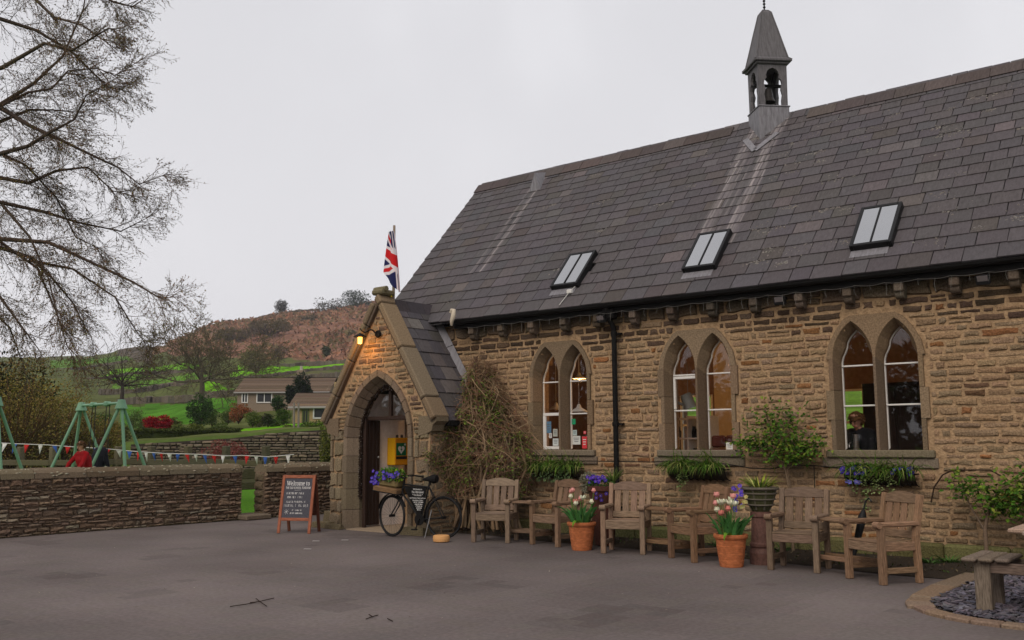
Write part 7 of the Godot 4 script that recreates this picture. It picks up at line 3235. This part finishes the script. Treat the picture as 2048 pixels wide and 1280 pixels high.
func build_inside() -> void:
	var g := RandomNumberGenerator.new()
	g.seed = 8
	var b: MB
	# posters stuck on the first window, from the photo
	var ps := [
		["green rectangular notice in the first window", 1134.8, 838, 1151, 848.7, L(.02, .32, .14)],
		["white sheet with round stamp in the first window", 1144.6, 872, 1160.8, 889, L(.6, .62, .6)],
		["red and white leaflet in the corner of the first window", 1164, 873, 1174, 897, L(.6, .05, .06)],
		["small yellow sticker in the first window", 1133.4, 886, 1141, 898, L(.65, .42, .02)],
		["pale blue card above the white sheet in the first window", 1145, 860, 1153.7, 871, L(.42, .52, .52)],
		["small red round sticker above the red leaflet", 1167, 862, 1172, 868, L(.6, .06, .08)],
		["black leaflet beside the yellow sticker", 1135, 868, 1142, 884, L(.015, .015, .016)],
		["blue poster in the old white casement", 1091, 843, 1102.5, 866, L(.1, .2, .3)],
		["white leaflet low in the old white casement", 1105.5, 877, 1117, 891.5, L(.55, .6, .6)],
		["pale notice in the middle of the old white casement", 1106, 858, 1115, 873, L(.4, .42, .38)],
		["small white card in the old white casement", 1098, 866.5, 1104, 876, L(.6, .6, .6)],
		["white price card in the middle school window", 1452, 885, 1466, 899, L(.68, .67, .64)]]
	for e in ps:
		var a := wp(e[1], e[2], -.23)
		var c := wp(e[3], e[4], -.23)
		var P := thing("window_poster", e[0], "poster", Vector3((a.x + c.x) * .5, (a.y + c.y) * .5, -.231), 0, "notices in the windows")
		b = MB.new()
		b.col = e[5]
		var sz := Vector3(absf(c.x - a.x), absf(c.y - a.y), .002)
		b.box(Vector3.ZERO, sz)
		part(P, "sheet", b, M.paint)
		b = MB.new()
		b.col = L(.12, .13, .15) if e[5].g > .2 else L(.6, .6, .58)
		for k in 3:
			b.box(Vector3(0, sz.y * (.25 - k * .2), .0015), Vector3(sz.x * (.7 - k * .1), sz.y * .07, .001))
		part(P, "print", b, M.paint)
	# pendant lamps
	var bulb := mat(L(.9, .8, .6), .4)
	bulb.emission_enabled = true
	bulb.emission = Color(1, .75, .42)
	bulb.emission_energy_multiplier = 3.0
	var lamps := [["white enamel pendant lamp hanging in the first window", wp(1158, 822, -.7), .55], ["second enamel pendant lamp deeper in the first room", wp(1112, 818, -1.2), .5], ["lit pendant lamp deep behind the middle window", Vector3(-8.6, 2.75, -2.2), 1.5], ["lit pendant lamp deep behind the reader's window", Vector3(-5.7, 2.7, -2.0), .35], ["lit pendant lamp at the far end of the room", Vector3(-11.2, 2.8, -3.2), .35]]
	for i in lamps.size():
		var e: Array = lamps[i]
		var P := thing("pendant_lamp", e[0], "lamp", e[1])
		b = MB.new()
		b.rod(Vector3(0, .1, 0), Vector3(0, 3.64 - e[1].y, 0), .004, 4)
		part(P, "flex", b, M.white)
		b = MB.new()
		b.lathe([Vector2(.015, .12), Vector2(.03, .1), Vector2(.045, .06), Vector2(.14, .0), Vector2(.145, -.012), Vector2(.13, -.005), Vector2(.03, .055)], 20, Transform3D.IDENTITY)
		part(P, "shade", b, M.white)
		b = MB.new()
		b.ball(Vector3(0, -.0, 0), Vector3.ONE * .035, 10)
		part(P, "bulb", b, bulb if i > 1 else M.white)
		if i > 1:
			var ol := OmniLight3D.new()
			ol.light_color = Color(1, .74, .45)
			ol.light_energy = e[2]
			ol.omni_range = 12
			ol.omni_attenuation = 2
			ol.light_size = .07
			ol.shadow_enabled = true
			put(P, ol, "bulb_light")
			ol.position = Vector3(0, -.1, 0)
	# watering can hung behind the middle window
	var wc := wp(1376, 802, -.55)
	var W := thing("watering_can", "grey metal watering can hanging behind the middle window", "watering can", wc, .6)
	b = MB.new()
	b.lathe([Vector2(0, -.12), Vector2(.1, -.12), Vector2(.09, .1), Vector2(.07, .12), Vector2(0, .11)], 18, Transform3D(Basis(Vector3.BACK, .35), Vector3.ZERO))
	var cm := mat(L(.2, .2, .19), .45)
	part(W, "can", b, cm)
	b = MB.new()
	b.tube([Vector3(-.08, -.06, 0), Vector3(-.2, .0, 0), Vector3(-.26, .08, 0)], [.025, .018, .014], 8)
	part(W, "spout", b, cm)
	b = MB.new()
	b.tube([Vector3(.06, .1, 0), Vector3(.16, .12, 0), Vector3(.15, -.02, 0), Vector3(.09, -.08, 0)], [.009, .009, .009, .009], 6)
	b.rod(Vector3(0, .12, 0), Vector3(0, .6, 0), .004, 4)
	part(W, "handle", b, cm)
	# dresser behind the middle window
	var D := thing("dresser", "white painted shelf unit standing inside the middle window", "shelf", Vector3(-7.55, .25, -1.2))
	for y in [.05, .55, .95, 1.3, 1.62]:
		b = MB.new()
		b.cbox(Vector3(0, y, 0), Vector3(.72, .03, .35), .005)
		part(D, "shelf", b, M.white)
	for x in [-.36, 0.0, .36]:
		b = MB.new()
		b.cbox(Vector3(x, .84, 0), Vector3(.03, 1.65, .36), .005)
		part(D, "upright", b, M.white)
	for k in 9:
		var j := thing("jar", "dark glass jar standing on the white shelf unit", "jar", D.position + Vector3(-.26 + (k % 3) * .24 + (.06 if k % 3 else 0.0), [.965, 1.315, .565][k / 3], .02), 0, "jars on the shelf unit")
		b = MB.new()
		b.lathe([Vector2(0, 0), Vector2(.05, 0), Vector2(.055, .1), Vector2(.03, .15), Vector2(.03, .18), Vector2(0, .18)], 12, Transform3D.IDENTITY)
		part(j, "body", b, M.black)
	# brick-red sofa back in the right light of the middle window
	var So := thing("chair_back", "dark red buttoned settle back inside the middle window", "settle", Vector3(-6.75, .25, -1.0))
	for k in 3:
		for q in 3:
			b = MB.new()
			b.cbox(Vector3(-.24 + k * .24, .85 + q * .2, 0), Vector3(.23, .19, .1), .03)
			part(So, "pad", b, mat(L(.12, .03, .02), .7))
	b = MB.new()
	b.cbox(Vector3(0, .45, .1), Vector3(.8, .5, .5), .03)
	part(So, "seat", b, mat(L(.12, .03, .02), .7))
	# dark cupboard in the right light of the reader's window
	var Cu := thing("cupboard", "tall dark cupboard standing inside the reader's window", "cupboard", Vector3(-4.45, .25, -1.9))
	b = MB.new()
	b.cbox(Vector3(0, 1.05, 0), Vector3(1.0, 2.1, .5), .01)
	part(Cu, "carcass", b, M.darkwood)
	for s in [-1, 1]:
		b = MB.new()
		b.cbox(Vector3(.25 * s, 1.05, .26), Vector3(.47, 1.95, .025), .008)
		part(Cu, "door", b, M.darkwood)
	# counter with coffee machine and cups
	var Ct := thing("counter", "dark counter just inside the reader's window", "counter", Vector3(-4.45, .25, -.55))
	b = MB.new()
	b.cbox(Vector3(0, .52, 0), Vector3(1.1, 1.0, .3), .01)
	part(Ct, "front", b, M.darkwood)
	b = MB.new()
	b.cbox(Vector3(0, 1.045, 0), Vector3(1.16, .04, .36), .008)
	part(Ct, "top", b, M.darkwood)
	var Cm := thing("coffee_machine", "black coffee machine on the counter in the window", "coffee machine", wp(1700, 900, -.5) * Vector3(1, 0, 1) + Vector3(.0, 1.315, 0))
	b = MB.new()
	b.cbox(Vector3(0, .15, 0), Vector3(.16, .3, .2), .01)
	part(Cm, "case", b, M.black)
	b = MB.new()
	b.tube([Vector3(.05, .16, .1), Vector3(.05, .15, .15), Vector3(.05, .1, .16)], [.01, .01, .01], 6)
	part(Cm, "spout", b, M.chrome)
	var st := thing("cup_stack", "tall stack of pale cups beside the coffee machine", "cups", wp(1713, 900, -.42) * Vector3(1, 0, 1) + Vector3(.0, 1.315, 0))
	for k in 9:
		b = MB.new()
		b.lathe([Vector2(.03, 0), Vector2(.045, .03), Vector2(.048, .034), Vector2(.04, .034)], 14, Transform3D(Basis.IDENTITY, Vector3(0, k * .03, 0)))
		part(st, "cup", b, M.chrome)

# ------------------------------------------------------------------ scene
func _ready() -> void:
	var cam := Camera3D.new()
	cam.name = "camera"
	cam.transform = Transform3D(Basis(BX, BY, BZ), CP)
	cam.fov = rad_to_deg(2 * atan(640.0 / FL))
	cam.near = .05
	cam.far = 3000
	add_child(cam)
	var env := Environment.new()
	env.background_mode = Environment.BG_SKY
	var sm := ProceduralSkyMaterial.new()
	sm.sky_top_color = Color(.785, .785, .803)
	sm.sky_horizon_color = Color(.872, .868, .88)
	sm.sky_curve = .3
	sm.ground_horizon_color = Color(.45, .44, .42)
	sm.ground_bottom_color = Color(.3, .29, .28)
	sm.sun_angle_max = 0
	var cn := FastNoiseLite.new()
	cn.seed = 4
	cn.frequency = .012
	cn.fractal_octaves = 4
	var ct := NoiseTexture2D.new()
	ct.width = 1024
	ct.height = 512
	ct.seamless = true
	ct.noise = cn
	var cg := Gradient.new()
	cg.offsets = PackedFloat32Array([.25, .75])
	cg.colors = PackedColorArray([Color(0, 0, 0, 0), Color(.24, .24, .24, 1)])
	ct.color_ramp = cg
	sm.sky_cover = ct
	var sky := Sky.new()
	sky.sky_material = sm
	env.sky = sky
	env.tonemap_mode = Environment.TONE_MAPPER_LINEAR
	env.tonemap_exposure = 1.18
	env.fog_enabled = true
	env.fog_density = .00028
	env.fog_light_color = Color(.8, .8, .84)
	env.sdfgi_enabled = true
	env.ssao_enabled = true
	env.ssil_enabled = true
	var we := WorldEnvironment.new()
	we.name = "world_environment"
	we.environment = env
	add_child(we)
	var sun := DirectionalLight3D.new()
	sun.name = "sun"
	sun.light_color = Color(1, .96, .92)
	sun.light_energy = .5
	sun.light_angular_distance = 40
	sun.shadow_enabled = true
	sun.rotation_degrees = Vector3(-40, 12, 0)
	add_child(sun)
	make_materials()
	build_land()
	build_ground()
	print("land ", Time.get_ticks_msec())
	build_school()
	build_porch()
	build_yard_walls()
	print("buildings ", Time.get_ticks_msec())
	build_porch_fittings()
	build_yard()
	build_back()
	build_opposite()
	print("back ", Time.get_ticks_msec())
	build_climber()
	build_wall_shrubs()
	build_near_tree()
	print("plants ", Time.get_ticks_msec())
	build_inside()
	build_people()
	print("done ", Time.get_ticks_msec())
